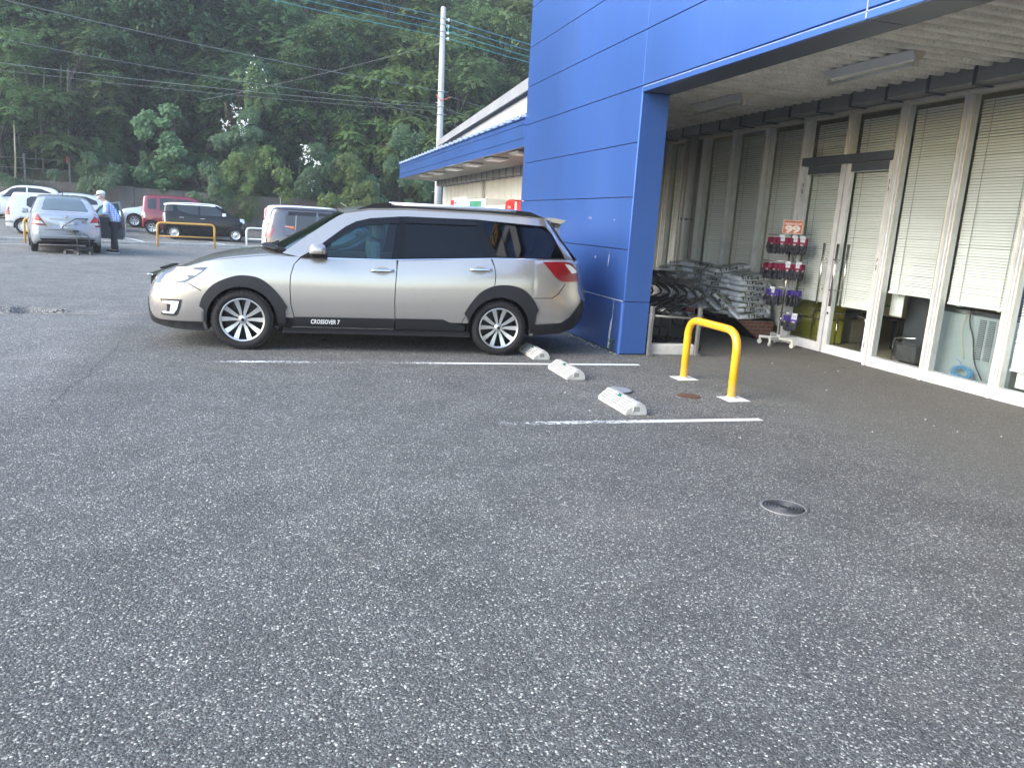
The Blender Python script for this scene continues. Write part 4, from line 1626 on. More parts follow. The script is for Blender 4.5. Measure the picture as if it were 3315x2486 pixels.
class Shape:
    def __init__(s, w, zb, zt, zc, nose, tail, tumble=0.42, zmid=0.62, roof=None, nk=0.0, tk=0.0, flare=1.0):
        s.w, s.zb, s.zt, s.zc = PC(w), PC(zb), PC(zt), PC(zc)
        s.roof = PC(roof) if roof else None
        s.s0, s.s1 = w[0][0], w[-1][0]
        s.nose, s.tail = PC(nose), PC(tail)   # z -> how far the skin is set back from the extreme
        s.tumble = tumble
        s.nb = 0.85
        s.rec = lambda q: 0.0

    def shear(s, q, z):
        a = min(max((s.s0+s.nb-q)/s.nb, 0), 1)
        b = min(max((q-(s.s1-s.nb))/s.nb, 0), 1)
        return s.nose(z)*a**1.5-s.tail(z)*b**1.5

    def inv(s, q2, z):
        q = q2
        for _ in range(8):
            q = q2-s.shear(q, z)
        return min(max(q, s.s0), s.s1)

    def ylow(s, q, z):
        # half width of the lower body at (unsheared) station q
        w = s.w(q)
        zb, zt = s.zb(q), s.zt(q)
        if z >= zt:
            return w*0.945-(z-zt)*s.tumble
        t = min(max((z-zb)/max(0.05, zt-zb), 0), 1)
        # tucks in at the sill, full at 40 percent, rolls in to the shoulder
        prof = PCF(t)
        return w*prof

    def f(s, q2, z):
        return s.ylow(s.inv(q2, z), z)


PCF = PC([(0, 0.93), (0.10, 0.965), (0.30, 0.995), (0.45, 1.0), (0.62, 0.997), (0.78, 0.985), (0.90, 0.966), (1.0, 0.945)])


def body_mesh(sh, stations, paint_rng=None, deck=None, nz=14, recess=None):
    """closed lower body; faces under the cabin get material 1 (dark), top deck of the cabin material 2"""
    rings = []
    for q in stations:
        zb, zt, zc = sh.zb(q), sh.zt(q), sh.zc(q)
        rc = recess(q) if recess else 0.0
        half = [(0.0, zb), (sh.w(q)*0.88, zb)]
        for k in range(nz+1):
            z = zb+(zt-zb)*k/nz
            half.append((sh.ylow(q, min(z, zt-1e-4))-rc, z))
        yt = half[-1][1]
        y0 = half[-1][0]
        for t in (0.93, 0.84, 0.66, 0.45, 0.22):
            half.append((y0*t, zt+(zc-zt)*(1-t*t)**0.9))
        half.append((0.0, zc))
        pts = []
        for y, z in half:
            pts.append((q+sh.shear(q, z), -y, z))
        for y, z in half[-2:0:-1]:
            pts.append((q+sh.shear(q, z), y, z))
        rings.append(pts)
    n = len(rings[0])
    mb = MB()
    vs = [p for r_ in rings for p in r_]
    fs = []
    ms = []
    nh = 2+nz+1
    for i in range(len(rings)-1):
        qm = (stations[i]+stations[i+1])/2
        for k in range(n):
            k2 = (k+1) % n
            fs.append((i*n+k, (i+1)*n+k, (i+1)*n+k2, i*n+k2))
            kk = min(k, n-1-k)
            top = kk >= nh-1
            mi = 0
            if kk < 1:
                mi = 1
            elif top and deck and deck[0] < qm < deck[1]:
                mi = 2
            elif (not top) and paint_rng and paint_rng[0] < qm < paint_rng[1]:
                mi = 1
            ms.append(mi)
    fs.append(tuple(range(n)))
    ms.append(0)
    fs.append(tuple((len(rings)-1)*n+k for k in range(n))[::-1])
    ms.append(0)
    mb.add(vs, fs, 0, True)
    mb.m = ms
    return mb


def cut_wheels(me, arches, y0=0.45, mat_i=1):
    """boolean the wheel wells out of a body mesh"""
    o = bpy.data.objects.new('tmp', me)
    COL.objects.link(o)
    cm = MB()
    for (x, z, r) in arches:
        for s in (-1, 1):
            cm.cyl((x, s*y0, z), (0, s, 0), r, 1.0, 40, 0, None, False)
    cme = cm.mesh('cut', me.materials[mat_i])
    co = bpy.data.objects.new('cut', cme)
    COL.objects.link(co)
    bmn = bmesh.new()
    bmn.from_mesh(cme)
    bmesh.ops.recalc_face_normals(bmn, faces=bmn.faces)
    bmn.to_mesh(cme)
    bmn.free()
    bmn = bmesh.new()
    bmn.from_mesh(me)
    bmesh.ops.remove_doubles(bmn, verts=bmn.verts, dist=1e-5)
    bmesh.ops.recalc_face_normals(bmn, faces=bmn.faces)
    bmn.to_mesh(me)
    bmn.free()
    md = o.modifiers.new('b', 'BOOLEAN')
    md.operation = 'DIFFERENCE'
    md.object = co
    md.solver = 'EXACT'
    md.material_mode = 'TRANSFER'
    dg = bpy.context.evaluated_depsgraph_get()
    out = bpy.data.meshes.new_from_object(o.evaluated_get(dg))
    bpy.data.objects.remove(o)
    bpy.data.objects.remove(co)
    return out


def inpoly(p, poly):
    x, y = p
    c = False
    j = len(poly)-1
    for i in range(len(poly)):
        xi, yi = poly[i]
        xj, yj = poly[j]
        if (yi > y) != (yj > y) and x < (xj-xi)*(y-yi)/(yj-yi)+xi:
            c = not c
        j = i
    return c


def smooth_poly(pts, n=5, closed=True):
    # Catmull-Rom through the points; a point given as (x, y, 1) stays a corner
    P = [(p[0], p[1]) for p in pts]
    C = [len(p) > 2 for p in pts]
    N = len(P)
    out = []
    for i in range(N if closed else N-1):
        p1, p2 = P[i], P[(i+1) % N]
        p0 = P[i-1] if not C[i] else (2*p1[0]-p2[0], 2*p1[1]-p2[1])
        p3 = P[(i+2) % N] if not C[(i+1) % N] else (2*p2[0]-p1[0], 2*p2[1]-p1[1])
        if C[i] and C[(i+1) % N]:
            out.append(p1)
            continue
        for k in range(n):
            t = k/n
            out.append(tuple(0.5*((2*p1[d])+(-p0[d]+p2[d])*t+(2*p0[d]-5*p1[d]+4*p2[d]-p3[d])*t*t+(-p0[d]+3*p1[d]-3*p2[d]+p3[d])*t**3) for d in (0, 1)))
    return out


def circ(x, z, r, n=44):
    return [(x+r*math.cos(2*math.pi*k/n), z+r*math.sin(2*math.pi*k/n)) for k in range(n)]


def panel(sh, poly, side, off=0.0, th=0.02, holes=(), step=0.07, edge=0.05):
    """skin panel: a side-view outline laid on the body at half width f, with real thickness"""
    def dens(pl):
        o = []
        for i in range(len(pl)):
            a, b = Vector(pl[i]), Vector(pl[(i+1) % len(pl)])
            m = max(1, int((b-a).length/edge))
            for k in range(m):
                o.append(a.lerp(b, k/m)[:])
        return o
    P = dens(poly)
    Hs = [dens(h) for h in holes]
    vs = list(P)
    es = [(i, (i+1) % len(P)) for i in range(len(P))]
    for h in Hs:
        o = len(vs)
        vs += h
        es += [(o+i, o+(i+1) % len(h)) for i in range(len(h))]
    x0, x1 = min(p[0] for p in P), max(p[0] for p in P)
    z0, z1 = min(p[1] for p in P), max(p[1] for p in P)
    nx, nzz = int((x1-x0)/step)+1, int((z1-z0)/step)+1
    for i in range(1, nx):
        for j in range(1, nzz):
            p = (x0+(x1-x0)*i/nx, z0+(z1-z0)*(j+0.5*(i % 2))/nzz)
            if inpoly(p, P) and not any(inpoly(p, h) for h in Hs):
                vs.append(p)
    r_ = delaunay_2d_cdt([Vector(v) for v in vs], es, [], 0, 1e-5)
    V, F = [v[:] for v in r_[0]], r_[2]
    tris = []
    for f in F:
        c = (sum(V[i][0] for i in f)/3, sum(V[i][1] for i in f)/3)
        if inpoly(c, P) and not any(inpoly(c, h) for h in Hs):
            tris.append(tuple(f))
    used = sorted({i for f in tris for i in f})
    mp = {i: k for k, i in enumerate(used)}
    V = [V[i] for i in used]
    tris = [tuple(mp[i] for i in f) for f in tris]
    n = len(V)
    Y = [sh.f(x, z)+off for x, z in V]
    front = [(x, side*y, z) for (x, z), y in zip(V, Y)]
    back = [(x, side*(y-th), z) for (x, z), y in zip(V, Y)]
    # orientation of the source triangles
    def ccw(f):
        a, b, c = (V[i] for i in f)
        return (b[0]-a[0])*(c[1]-a[1])-(b[1]-a[1])*(c[0]-a[0]) > 0
    fr = []
    for f in tris:
        f = f if ccw(f) else f[::-1]
        fr.append(f if side < 0 else f[::-1])
    cnt = {}
    for f in fr:
        for a, b in ((f[0], f[1]), (f[1], f[2]), (f[2], f[0])):
            cnt[(a, b)] = cnt.get((a, b), 0)+1
    bd = [(a, b) for (a, b) in cnt if (b, a) not in cnt]
    mb = MB()
    mb.add(front, fr, 0, True)
    mb.add(back, [f[::-1] for f in fr], 0, True)
    rim = []
    fs = []
    for a, b in bd:
        o = len(rim)
        rim += [front[a], front[b], back[b], back[a]]
        fs.append((o+1, o, o+3, o+2))
    mb.add(rim, fs, 0, False)
    # analytic normals for the front
    nr = []
    e = 0.012
    for (x, z) in V:
        dx = (sh.f(x+e, z)-sh.f(x-e, z))/(2*e)
        dz = (sh.f(x, z+e)-sh.f(x, z-e))/(2*e)
        v = Vector((-dx, 1.0, -dz)).normalized()
        nr.append((v.x, side*v.y, v.z))
    mb.nr = nr
    return mb


class Flat:
    # a flat pane through three points of a body skin
    def __init__(s, sh, pts):
        A = np.array([[1, x, z] for x, z in pts])
        s.c = np.linalg.solve(A, np.array([sh.f(x, z) for x, z in pts]))

    def f(s, x, z):
        return float(s.c[0]+s.c[1]*x+s.c[2]*z)


def pbuild(name, mb, m, parent, normals=True):
    o = mb.build(name, m, parent)
    if normals and hasattr(mb, 'nr'):
        me = o.data
        nr = mb.nr+[(0, 0, 0)]*(len(me.vertices)-len(mb.nr))
        try:
            me.normals_split_custom_set_from_vertices(nr)
        except Exception:
            pass
    return o


TYRE = mat('tyre', (0.008, 0.008, 0.0085), 0.8, var=0.2, vscale=20, bump=0.2, bscale=90)
RIMS = mat('rim_silver', (0.62, 0.63, 0.64), 0.28, 0.85)
RIMD = mat('rim_dark', (0.012, 0.012, 0.013), 0.4, 0.3)
CLAD = mat('cladding_plastic', (0.010, 0.011, 0.013), 0.55, bump=0.12, bscale=400, spec=0.4)
BLK = mat('black_gloss', (0.004, 0.004, 0.005), 0.14, spec=0.25)
BLKM = mat('black_matt', (0.006, 0.006, 0.0065), 0.6, spec=0.35)
CHROME = mat('chrome_trim', (0.7, 0.71, 0.72), 0.12, 1.0)
LRED = mat('lamp_red', (0.20, 0.006, 0.010), 0.12, coat=0.6)
LCLR = mat('lamp_clear', (0.62, 0.63, 0.63), 0.15, 0.3, coat=0.6)
LAMB = mat('lamp_amber', (0.55, 0.30, 0.10), 0.2, coat=0.5)
SEATM = mat('seat_fabric', (0.20, 0.20, 0.205), 0.9)
INTM = mat('cabin_dark', (0.05, 0.052, 0.055), 0.8)


def wheel(parent, x, y, side, R_, width, style, rimR, m_rim=None, hub=True):
    """wheel > tyre, rim; axis along local y, outer face towards side"""
    m_rim = m_rim or RIMS
    mt = frame_mtx((x, y, R_), (1, 0, 0), (0, 0, side*1.0)) if side < 0 else frame_mtx((x, y, R_), (-1, 0, 0), (0, 0, 1))
    # local z of mt points outwards (side direction)
    mt = Matrix(((1 if side < 0 else -1, 0, 0, x), (0, 0, side, y), (0, 1, 0, R_), (0, 0, 0, 1)))
    w = thing_part('wheel', parent)
    h = width/2
    ty = MB()
    sw = R_-rimR
    ty.lathe([(rimR-0.012, h*0.80), (rimR+0.004, h*0.93), (rimR+sw*0.35, h*1.02), (rimR+sw*0.62, h*1.0), (R_-0.022, h*0.90), (R_-0.008, h*0.78), (R_, h*0.6), (R_, -h*0.6), (R_-0.01, -h*0.8), (rimR+sw*0.5, -h), (rimR-0.012, -h*0.85)], mt, 56)
    # shoulder tread blocks
    for k in range(44):
        a = 2*math.pi*k/44
        for rr, hh in (((R_-0.0135), h*0.80),):
            c = mt @ Vector((rr*math.cos(a), rr*math.sin(a), hh))
            t_ = (mt.to_3x3() @ Vector((-math.sin(a), math.cos(a), 0))).normalized()
            o_ = (mt.to_3x3() @ Vector((math.cos(a), math.sin(a), 0))).normalized()
            one = MB().box(-0.014, 0.014, -0.008, 0.008, -0.010, 0.010)
            one.xf(frame_mtx(c, t_, o_))
            ty.add(one.v, one.f)
    ty.build('tyre', TYRE, w)
    rm = MB()
    # barrel and lip
    rm.lathe([(rimR-0.03, -h*0.7), (rimR-0.03, h*0.2), (rimR-0.018, h*0.72)], mt, 48, 1)
    rm.lathe([(rimR-0.019, h*0.70), (rimR-0.014, h*0.86), (rimR+0.001, h*0.90), (rimR+0.006, h*0.84)], mt, 48, 0)
    rm.lathe([(0.0, -0.01), (rimR-0.028, -0.02)], mt, 32, 1)
    if style in ('suv', 'spoke'):
        n = 5
        for k in range(n):
            for s in (-1, 1):
                a0 = 2*math.pi*k/n+math.pi/2
                da_in, da_out = s*0.17, s*0.30
                if style == 'spoke':
                    da_in, da_out = s*0.10, s*0.32
                r_in, r_out = 0.042, rimR-0.016
                # tapered spoke bar from hub to lip
                prof = []
                for t in (0, 0.25, 0.5, 0.75, 1.0):
                    r = r_in+(r_out-r_in)*t
                    a = a0+da_in*(1-t)*1.6+da_out*t*1.0 if t > 0 else a0+da_in*2.2
                    wd = 0.012+0.014*t
                    zz = h*(0.55+0.18*t-0.10*math.sin(math.pi*t)*0.5)
                    prof.append((r, a, wd, zz))
                vs = []
                for r, a, wd, zz in prof:
                    c = Vector((r*math.cos(a), r*math.sin(a), 0))
                    tn = Vector((-math.sin(a), math.cos(a), 0))
                    for sg, dz, kk in ((-1, -0.035, 1.25), (-1, 0, 1.0), (1, 0, 1.0), (1, -0.035, 1.25)):
                        vs.append((mt @ (c+tn*sg*wd*kk+Vector((0, 0, zz+dz))))[:])
                fs = []
                fd = []
                for i in range(4):
                    b_ = i*4
                    fs.append((b_+1, b_+5, b_+6, b_+2))
                    fd += [(b_, b_+4, b_+5, b_+1), (b_+2, b_+6, b_+7, b_+3)]
                rm.add(vs, fs, 0)
                rm.add(vs, fd, 1)
        if hub:
            rm.lathe([(0.0, h*0.66), (0.026, h*0.65), (0.034, h*0.60), (0.046, h*0.55), (0.05, h*0.3)], mt, 24, 0)
            for k in range(5):
                a = 2*math.pi*k/5+math.pi/2
                c = mt @ Vector((0.064*math.cos(a), 0.064*math.sin(a), h*0.42))
                rm.cyl(c, (0, side, 0), 0.009, 0.02, 8, 1)
            rm.lathe([(0.0, h*0.672), (0.018, h*0.668)], mt, 16, 1)
    else:   # steel cover with small holes
        rm.lathe([(0.0, h*0.62), (0.05, h*0.62), (0.06, h*0.52), (rimR*0.62, h*0.60), (rimR*0.9, h*0.5), (rimR-0.012, h*0.62)], mt, 40, 0)
        for k in range(12):
            a = 2*math.pi*k/12
            c = mt @ Vector((rimR*0.76*math.cos(a), rimR*0.76*math.sin(a), h*0.565))
            rm.cyl(c, (0, side, 0), 0.014, 0.012, 8, 1)
    rm.build('rim', [m_rim, RIMD], w)
    return w


def thing_part(name, parent):
    o = bpy.data.objects.new(name, None)
    COL.objects.link(o)
    o.parent = parent
    o.empty_display_size = 0.1
    return o


# ------------------------------------------------------------------ the silver crossover
PAINT_S = mat('silver_paint', (0.40, 0.38, 0.355), 0.24, 0.62, coat=0.9, coat_rough=0.03)
SUVL = (-0.97, 3.83)
suv_sh = Shape(
    w=[(-0.97, 0.52), (-0.93, 0.63), (-0.85, 0.725), (-0.7, 0.805), (-0.45, 0.865), (-0.1, 0.892), (0.8, 0.90), (2.2, 0.902), (2.9, 0.895), (3.3, 0.868), (3.55, 0.82), (3.72, 0.745), (3.83, 0.62)],
    zb=[(-0.97, 0.24), (-0.6, 0.20), (-0.3, 0.20), (0.5, 0.21), (2.4, 0.21), (3.2, 0.23), (3.6, 0.28), (3.83, 0.36)],
    zt=[(-0.97, 0.735), (-0.64, 0.825), (-0.33, 0.905), (0.0, 0.965), (0.4, 1.005), (0.7, 1.0), (1.5, 1.01), (2.66, 1.08), (3.4, 1.10), (3.83, 1.10)],
    zc=[(-0.97, 0.76), (-0.80, 0.815), (-0.66, 0.875), (-0.44, 0.945), (-0.11, 1.01), (0.36, 1.06), (0.48, 1.04), (0.6, 0.99), (1.5, 1.0), (2.66, 1.07), (3.4, 1.09), (3.83, 1.11)],
    nose=[(0.0, 0.04), (0.18, 0.02), (0.43, 0.0), (0.55, 0.015), (0.65, 0.05), (0.75, 0.11), (0.85, 0.19), (1.2, 0.3)],
    tail=[(0.0, 0.2), (0.27, 0.10), (0.43, 0.02), (0.62, 0.0), (0.72, 0.035), (0.86, 0.06), (1.0, 0.085), (1.09, 0.105), (1.33, 0.31), (1.6, 0.5)], tumble=0.40)
ARF, ARR = (0.02, 0.315, 0.365), (2.76, 0.31, 0.365)
suv = thing('parked_crossover', 'silver beige crossover wagon parked with its rear to the blue wall', 'car', (-0.404+0.318*0+0.0738*0.89*0, 8.378, 0), R(-4.27))
nrm_ = Vector((math.sin(R(4.27)), math.cos(R(4.27)), 0))
suv.location = Vector((-0.404, 8.378, 0))+nrm_*0.885
st = sorted(set([round(v, 3) for v in list(np.linspace(-0.97, -0.6, 10))+list(np.linspace(-0.6, -0.42, 5))+list(np.linspace(-0.40, 3.2, 46))+list(np.linspace(3.22, 3.83, 14))]))
bm_ = body_mesh(suv_sh, st, paint_rng=(-0.26, 3.02), deck=(0.44, 3.45), recess=lambda q: 0.016 if -0.30 < q < 3.06 else 0.0)
me = cut_wheels(bm_.mesh('body', [PAINT_S, BLKM, INTM]), [ARF, ARR], 0.5)
link('body', me, suv)
for sd in (-1, 1):
    arcF, arcR = circ(0.02, 0.315, 0.362), circ(2.76, 0.31, 0.362)
    seamF = [(0.62, 1.005), (0.54, 0.92), (0.505, 0.80), (0.50, 0.68), (0.51, 0.50), (0.545, 0.36)]
    seamB = [(1.615, 1.02), (1.605, 0.91), (1.595, 0.75), (1.59, 0.58), (1.60, 0.36)]
    seamR = [(2.64, 1.082), (2.675, 0.99), (2.69, 0.90), (2.685, 0.80), (2.62, 0.70), (2.50, 0.62), (2.40, 0.50), (2.33, 0.36)]
    G_ = 0.0045

    def sh_(pl, d):
        return [(x+d, z) for x, z in pl]
    top = lambda a, b, n=10: [(a+(b-a)*k/n, suv_sh.zt(a+(b-a)*k/n)-0.004) for k in range(n+1)]
    # fender: from the bumper seam to the front door
    hl = [(-0.30, 0.853), (-0.36, 0.79), (-0.52, 0.68)]
    fender = [(-0.385, 0.335)]+[(-0.385, 0.60), (-0.45, 0.655), (-0.52, 0.68), (-0.40, 0.76), (-0.34, 0.80), (-0.30, 0.853), (-0.385, 0.874)]+top(-0.34, 0.612, 14)+sh_(seamF, -G_)[1:]
    fender = [(-0.38, 0.40), (-0.38, 0.60), (-0.38, 0.77), (-0.33, 0.82), (-0.30, 0.853), (-0.375, 0.86)]+top(-0.37, 0.60, 14)+sh_(seamF, -G_)[1:]
    pbuild('front_fender', panel(suv_sh, fender, sd, 0.0018, 0.02, [arcF]), PAINT_S, suv)
    fd = sh_(seamF, G_)[::-1]+top(0.63, 1.60, 12)+sh_(seamB, -G_)[1:]
    dr = pbuild('front_door', panel(suv_sh, fd, sd, 0.0018, 0.02), PAINT_S, suv)
    rd = sh_(seamB, G_)[::-1]+top(1.625, 2.63, 12)+sh_(seamR, -G_)[1:]
    dr2 = pbuild('rear_door', panel(suv_sh, rd, sd, 0.0018, 0.02, [arcR]), PAINT_S, suv)
    qp = sh_(seamR, G_)[::-1]+top(2.655, 3.135, 8)+[(3.135, 0.69), (3.10, 0.66), (3.12, 0.36)]
    pbuild('rear_quarter', panel(suv_sh, qp, sd, 0.0018, 0.02, [arcR]), PAINT_S, suv)
    # handles, recess cups
    for d_, x, z in ((dr, 1.45, 0.895), (dr2, 2.52, 0.952)):
        cup = [(x-0.085+0.08*math.cos(a), z-0.005+0.042*math.sin(a)) for a in np.linspace(0, 2*math.pi, 20)[:-1]]
        cup = [(x-0.0+0.075*math.cos(a), z-0.003+0.045*math.sin(a)) for a in np.linspace(0, 2*math.pi, 20)[:-1]]
        pbuild('handle_cup', panel(suv_sh, cup, sd, 0.0035, 0.01), mat('silver_shade', (0.30, 0.28, 0.255), 0.35, 0.5), d_)
        yv = suv_sh.f(x, z)
        h_ = MB()
        h_.tube(bez([(x-0.115, sd*(yv+0.006), z-0.004), (x-0.10, sd*(yv+0.036), z), (x+0.10, sd*(yv+0.036), z+0.004), (x+0.118, sd*(yv+0.006), z+0.004)], 0.03), 0.0135, 10)
        for i_ in range(len(h_.v)):
            v = h_.v[i_]
            h_.v[i_] = (v[0], v[1], z+(v[2]-z)*1.25)
        h_.build('door_handle', CHROME, d_)
    # wheel-arch cladding
    def arch_clad(cx, cz, r0, outer, nm='arch_cladding'):
        pbuild(nm, panel(suv_sh, outer, sd, 0.016, 0.05, [circ(cx, cz, r0, 56)], 0.05, 0.04), CLAD, suv)
    oF = smooth_poly([(-0.365, 0.29, 1), (-0.355, 0.40), (-0.40, 0.45, 1), (-0.36, 0.56), (-0.25, 0.685), (-0.08, 0.765), (0.06, 0.785), (0.21, 0.755), (0.35, 0.645), (0.455, 0.505), (0.475, 0.47, 1), (0.455, 0.42), (0.46, 0.30, 1)], 5)
    arch_clad(0.02, 0.315, 0.352, oF)
    oR = smooth_poly([(2.40, 0.25, 1), (2.405, 0.38), (2.355, 0.47, 1), (2.42, 0.58), (2.53, 0.71), (2.68, 0.785), (2.85, 0.80), (3.0, 0.765), (3.12, 0.67), (3.195, 0.555), (3.205, 0.53, 1), (3.18, 0.46), (3.185, 0.26, 1)], 5)
    arch_clad(2.76, 0.31, 0.352, oR)
    # side strip along the doors and the sill
    strip_f = [(0.545, 0.268), (0.565, 0.255), (1.59, 0.262), (1.59, 0.385), (0.535, 0.372)]
    pbuild('side_cladding', panel(suv_sh, strip_f, sd, 0.012, 0.03), CLAD, suv)
    strip_r = [(1.605, 0.262), (2.36, 0.270), (2.375, 0.32), (2.20, 0.36), (2.12, 0.395), (1.605, 0.388)]
    pbuild('side_cladding', panel(suv_sh, strip_r, sd, 0.012, 0.03), CLAD, suv)
    sill = [(0.42, 0.195), (2.44, 0.20), (2.42, 0.262), (0.43, 0.25)]
    pbuild('sill_cladding', panel(suv_sh, sill, sd, 0.022, 0.06), CLAD, suv)
    for pl in ([(0.52, 0.258), (1.59, 0.264), (1.59, 0.27), (0.52, 0.265)],):
        pbuild('sill_trim', panel(suv_sh, pl, sd, 0.016, 0.01), CHROME, suv)
    # bumper cladding front and rear
    lf = smooth_poly([(-0.955, 0.50, 1), (-0.93, 0.36), (-0.86, 0.295), (-0.68, 0.282), (-0.37, 0.285, 1), (-0.365, 0.185, 1), (-0.65, 0.195), (-0.88, 0.235), (-0.955, 0.30, 1)], 4)
    pbuild('bumper_cladding', panel(suv_sh, lf, sd, 0.010, 0.05), CLAD, suv)
    lr = [(3.17, 0.365), (3.50, 0.385), (3.60, 0.45), (3.775, 0.66), (3.80, 0.62), (3.80, 0.45), (3.72, 0.32), (3.50, 0.26), (3.17, 0.235)]
    pbuild('bumper_cladding', panel(suv_sh, lr, sd, 0.012, 0.06, [], 0.04, 0.03), CLAD, suv)
    # seams of the bumpers as thin shadow gaps
    for pl in ([(-0.52, 0.678), (-0.37, 0.598), (-0.36, 0.602), (-0.51, 0.684)], [(3.14, 0.662), (3.36, 0.668), (3.44, 0.72), (3.52, 0.835), (3.512, 0.838), (3.43, 0.725), (3.355, 0.675), (3.14, 0.669)]):
        pbuild('bumper_seam', panel(suv_sh, pl, sd, 0.0012, 0.006, [], 0.03, 0.02), BLKM, suv)
    # head lamp
    hp = smooth_poly([(-0.865, 0.665, 1), (-0.80, 0.745), (-0.70, 0.805), (-0.60, 0.835), (-0.32, 0.845, 1), (-0.385, 0.785), (-0.52, 0.690), (-0.60, 0.672), (-0.865, 0.655, 1)], 4)
    hl = pbuild('headlight', panel(suv_sh, hp, sd, 0.004, 0.03, [], 0.04, 0.03), mat('lamp_bowl', (0.07, 0.075, 0.08), 0.15, 0.5, coat=1.0), suv)
    for pl in ([(-0.70, 0.70), (-0.56, 0.70), (-0.50, 0.73), (-0.55, 0.76), (-0.68, 0.765)], [(-0.56, 0.765), (-0.44, 0.755), (-0.36, 0.815), (-0.52, 0.815)], [(-0.79, 0.675), (-0.735, 0.675), (-0.70, 0.765), (-0.74, 0.745)]):
        pbuild('reflector', panel(suv_sh, pl, sd, 0.0065, 0.008, [], 0.04, 0.03), mat('reflector_silver', (0.42, 0.44, 0.45), 0.22, 0.6, coat=0.8), hl)
    # fog lamp surround
    fg = smooth_poly([(-0.80, 0.50, 1), (-0.57, 0.505, 1), (-0.60, 0.40), (-0.64, 0.335), (-0.79, 0.335, 1), (-0.79, 0.355, 1), (-0.735, 0.37), (-0.73, 0.46), (-0.78, 0.47, 1)], 3)
    fo = pbuild('fog_lamp', panel(suv_sh, fg, sd, 0.004, 0.02, [], 0.03, 0.025), CLAD, suv)
    c_ = [(-0.775, 0.485), (-0.60, 0.487), (-0.625, 0.40), (-0.66, 0.352), (-0.775, 0.352), (-0.775, 0.372), (-0.70, 0.375), (-0.685, 0.452), (-0.775, 0.458)]
    pbuild('silver_insert', panel(suv_sh, c_, sd, 0.0075, 0.01, [], 0.03, 0.02), mat('fog_silver', (0.7, 0.71, 0.72), 0.3, 0.3), fo)
    # rear lamp
    tp = smooth_poly([(3.23, 1.072, 1), (3.54, 1.078), (3.66, 1.0), (3.70, 0.86, 1), (3.49, 0.862), (3.40, 0.90), (3.30, 1.0)], 4)
    tl = pbuild('rear_light', panel(suv_sh, tp, sd, 0.006, 0.03, [], 0.04, 0.03), LRED, suv)
    pbuild('clear_lens', panel(suv_sh, [(3.50, 1.06), (3.57, 1.05), (3.665, 0.985), (3.668, 0.965), (3.60, 0.955), (3.55, 1.0)], sd, 0.009, 0.01, [], 0.03, 0.02), LCLR, tl)
    for z in (0.905, 0.945, 0.985):
        pbuild('lens_rib', panel(suv_sh, [(3.42, z), (3.62, z-0.012), (3.62, z-0.006), (3.42, z+0.006)], sd, 0.008, 0.006, [], 0.05, 0.04), mat('lamp_red_dark', (0.16, 0.004, 0.006), 0.2), tl)
    # greenhouse: painted frame, black trim, glass
    DLO = [(0.66, 1.012), (0.80, 1.13), (0.92, 1.225), (1.06, 1.335), (1.17, 1.395), (1.32, 1.435), (1.66, 1.475), (2.47, 1.492), (3.27, 1.462), (3.36, 1.38), (3.51, 1.115), (2.66, 1.088), (1.60, 1.018), (0.88, 1.004)]
    frame = smooth_poly([(0.42, 1.03, 1), (0.74, 1.27), (1.05, 1.475), (1.31, 1.522), (1.70, 1.548), (2.60, 1.552), (3.30, 1.535, 1), (3.40, 1.43), (3.62, 1.10, 1), (2.66, 1.078), (1.5, 1.006), (0.88, 0.992), (0.60, 0.995, 1)], 4)
    pbuild('window_frame', panel(suv_sh, frame, sd, -0.006, 0.03, [DLO]), PAINT_S, suv)
    g1 = [(0.80, 1.012), (0.90, 1.15), (1.02, 1.245), (1.18, 1.345), (1.34, 1.39), (1.605, 1.42), (1.545, 1.022)]
    g2 = [(1.70, 1.425), (2.44, 1.455), (2.56, 1.10), (1.675, 1.035)]
    g3 = [(2.52, 1.475), (3.24, 1.452), (3.345, 1.37), (3.475, 1.128), (2.71, 1.104)]
    pbuild('window_trim', panel(suv_sh, DLO, sd, -0.004, 0.012, [g1, g2, g3]), BLK, suv)
    SG = glass_mat('car_glass_teal', (0.62, 0.80, 0.82), 1.5)
    SD_ = glass_mat('car_glass_dark', (0.07, 0.09, 0.10), 1.42)
    for nm, gp, m in (('front_window', g1, SG), ('rear_window', g2, SD_), ('quarter_window', g3, SD_)):
        if nm == 'quarter_window':
            pbuild(nm, panel(Flat(suv_sh, [(2.60, 1.46), (2.72, 1.105), (3.46, 1.14)]), gp, sd, -0.002, 0.004), m, suv)
        else:
            pbuild(nm, panel(suv_sh, gp, sd, -0.006, 0.004), m, suv)
    # rain visors
    v1 = [(0.74, 1.075), (0.92, 1.225), (1.06, 1.335), (1.17, 1.395), (1.32, 1.437), (1.645, 1.475), (1.62, 1.405), (1.34, 1.372), (1.19, 1.33), (1.03, 1.235), (0.90, 1.14)]
    v2 = [(1.69, 1.478), (2.455, 1.492), (2.47, 1.425), (1.69, 1.41)]
    for v in (v1, v2):
        pbuild('rain_visor', panel(suv_sh, v, sd, 0.010, 0.006), mat('visor_smoke', (0.006, 0.006, 0.008), 0.15, spec=0.3), suv)
    for pl in ([(0.66, 1.004), (0.88, 0.996), (1.55, 1.01), (2.66, 1.079), (3.52, 1.106), (3.52, 1.114), (2.66, 1.087), (1.55, 1.018), (0.88, 1.004)],):
        pbuild('belt_trim', panel(suv_sh, pl, sd, 0.002, 0.01, [], 0.1, 0.06), CHROME, suv)
    # mirror
    mr_ = MB()
    mr_.bbox(0.70, 0.87, 0, 0.20, 1.005, 1.15, 0.045)
    for i_ in range(len(mr_.v)):
        x, y, z = mr_.v[i_]
        mr_.v[i_] = (x, sd*(y+suv_sh.f(0.75, 1.03)+0.03), z)
    low = MB()
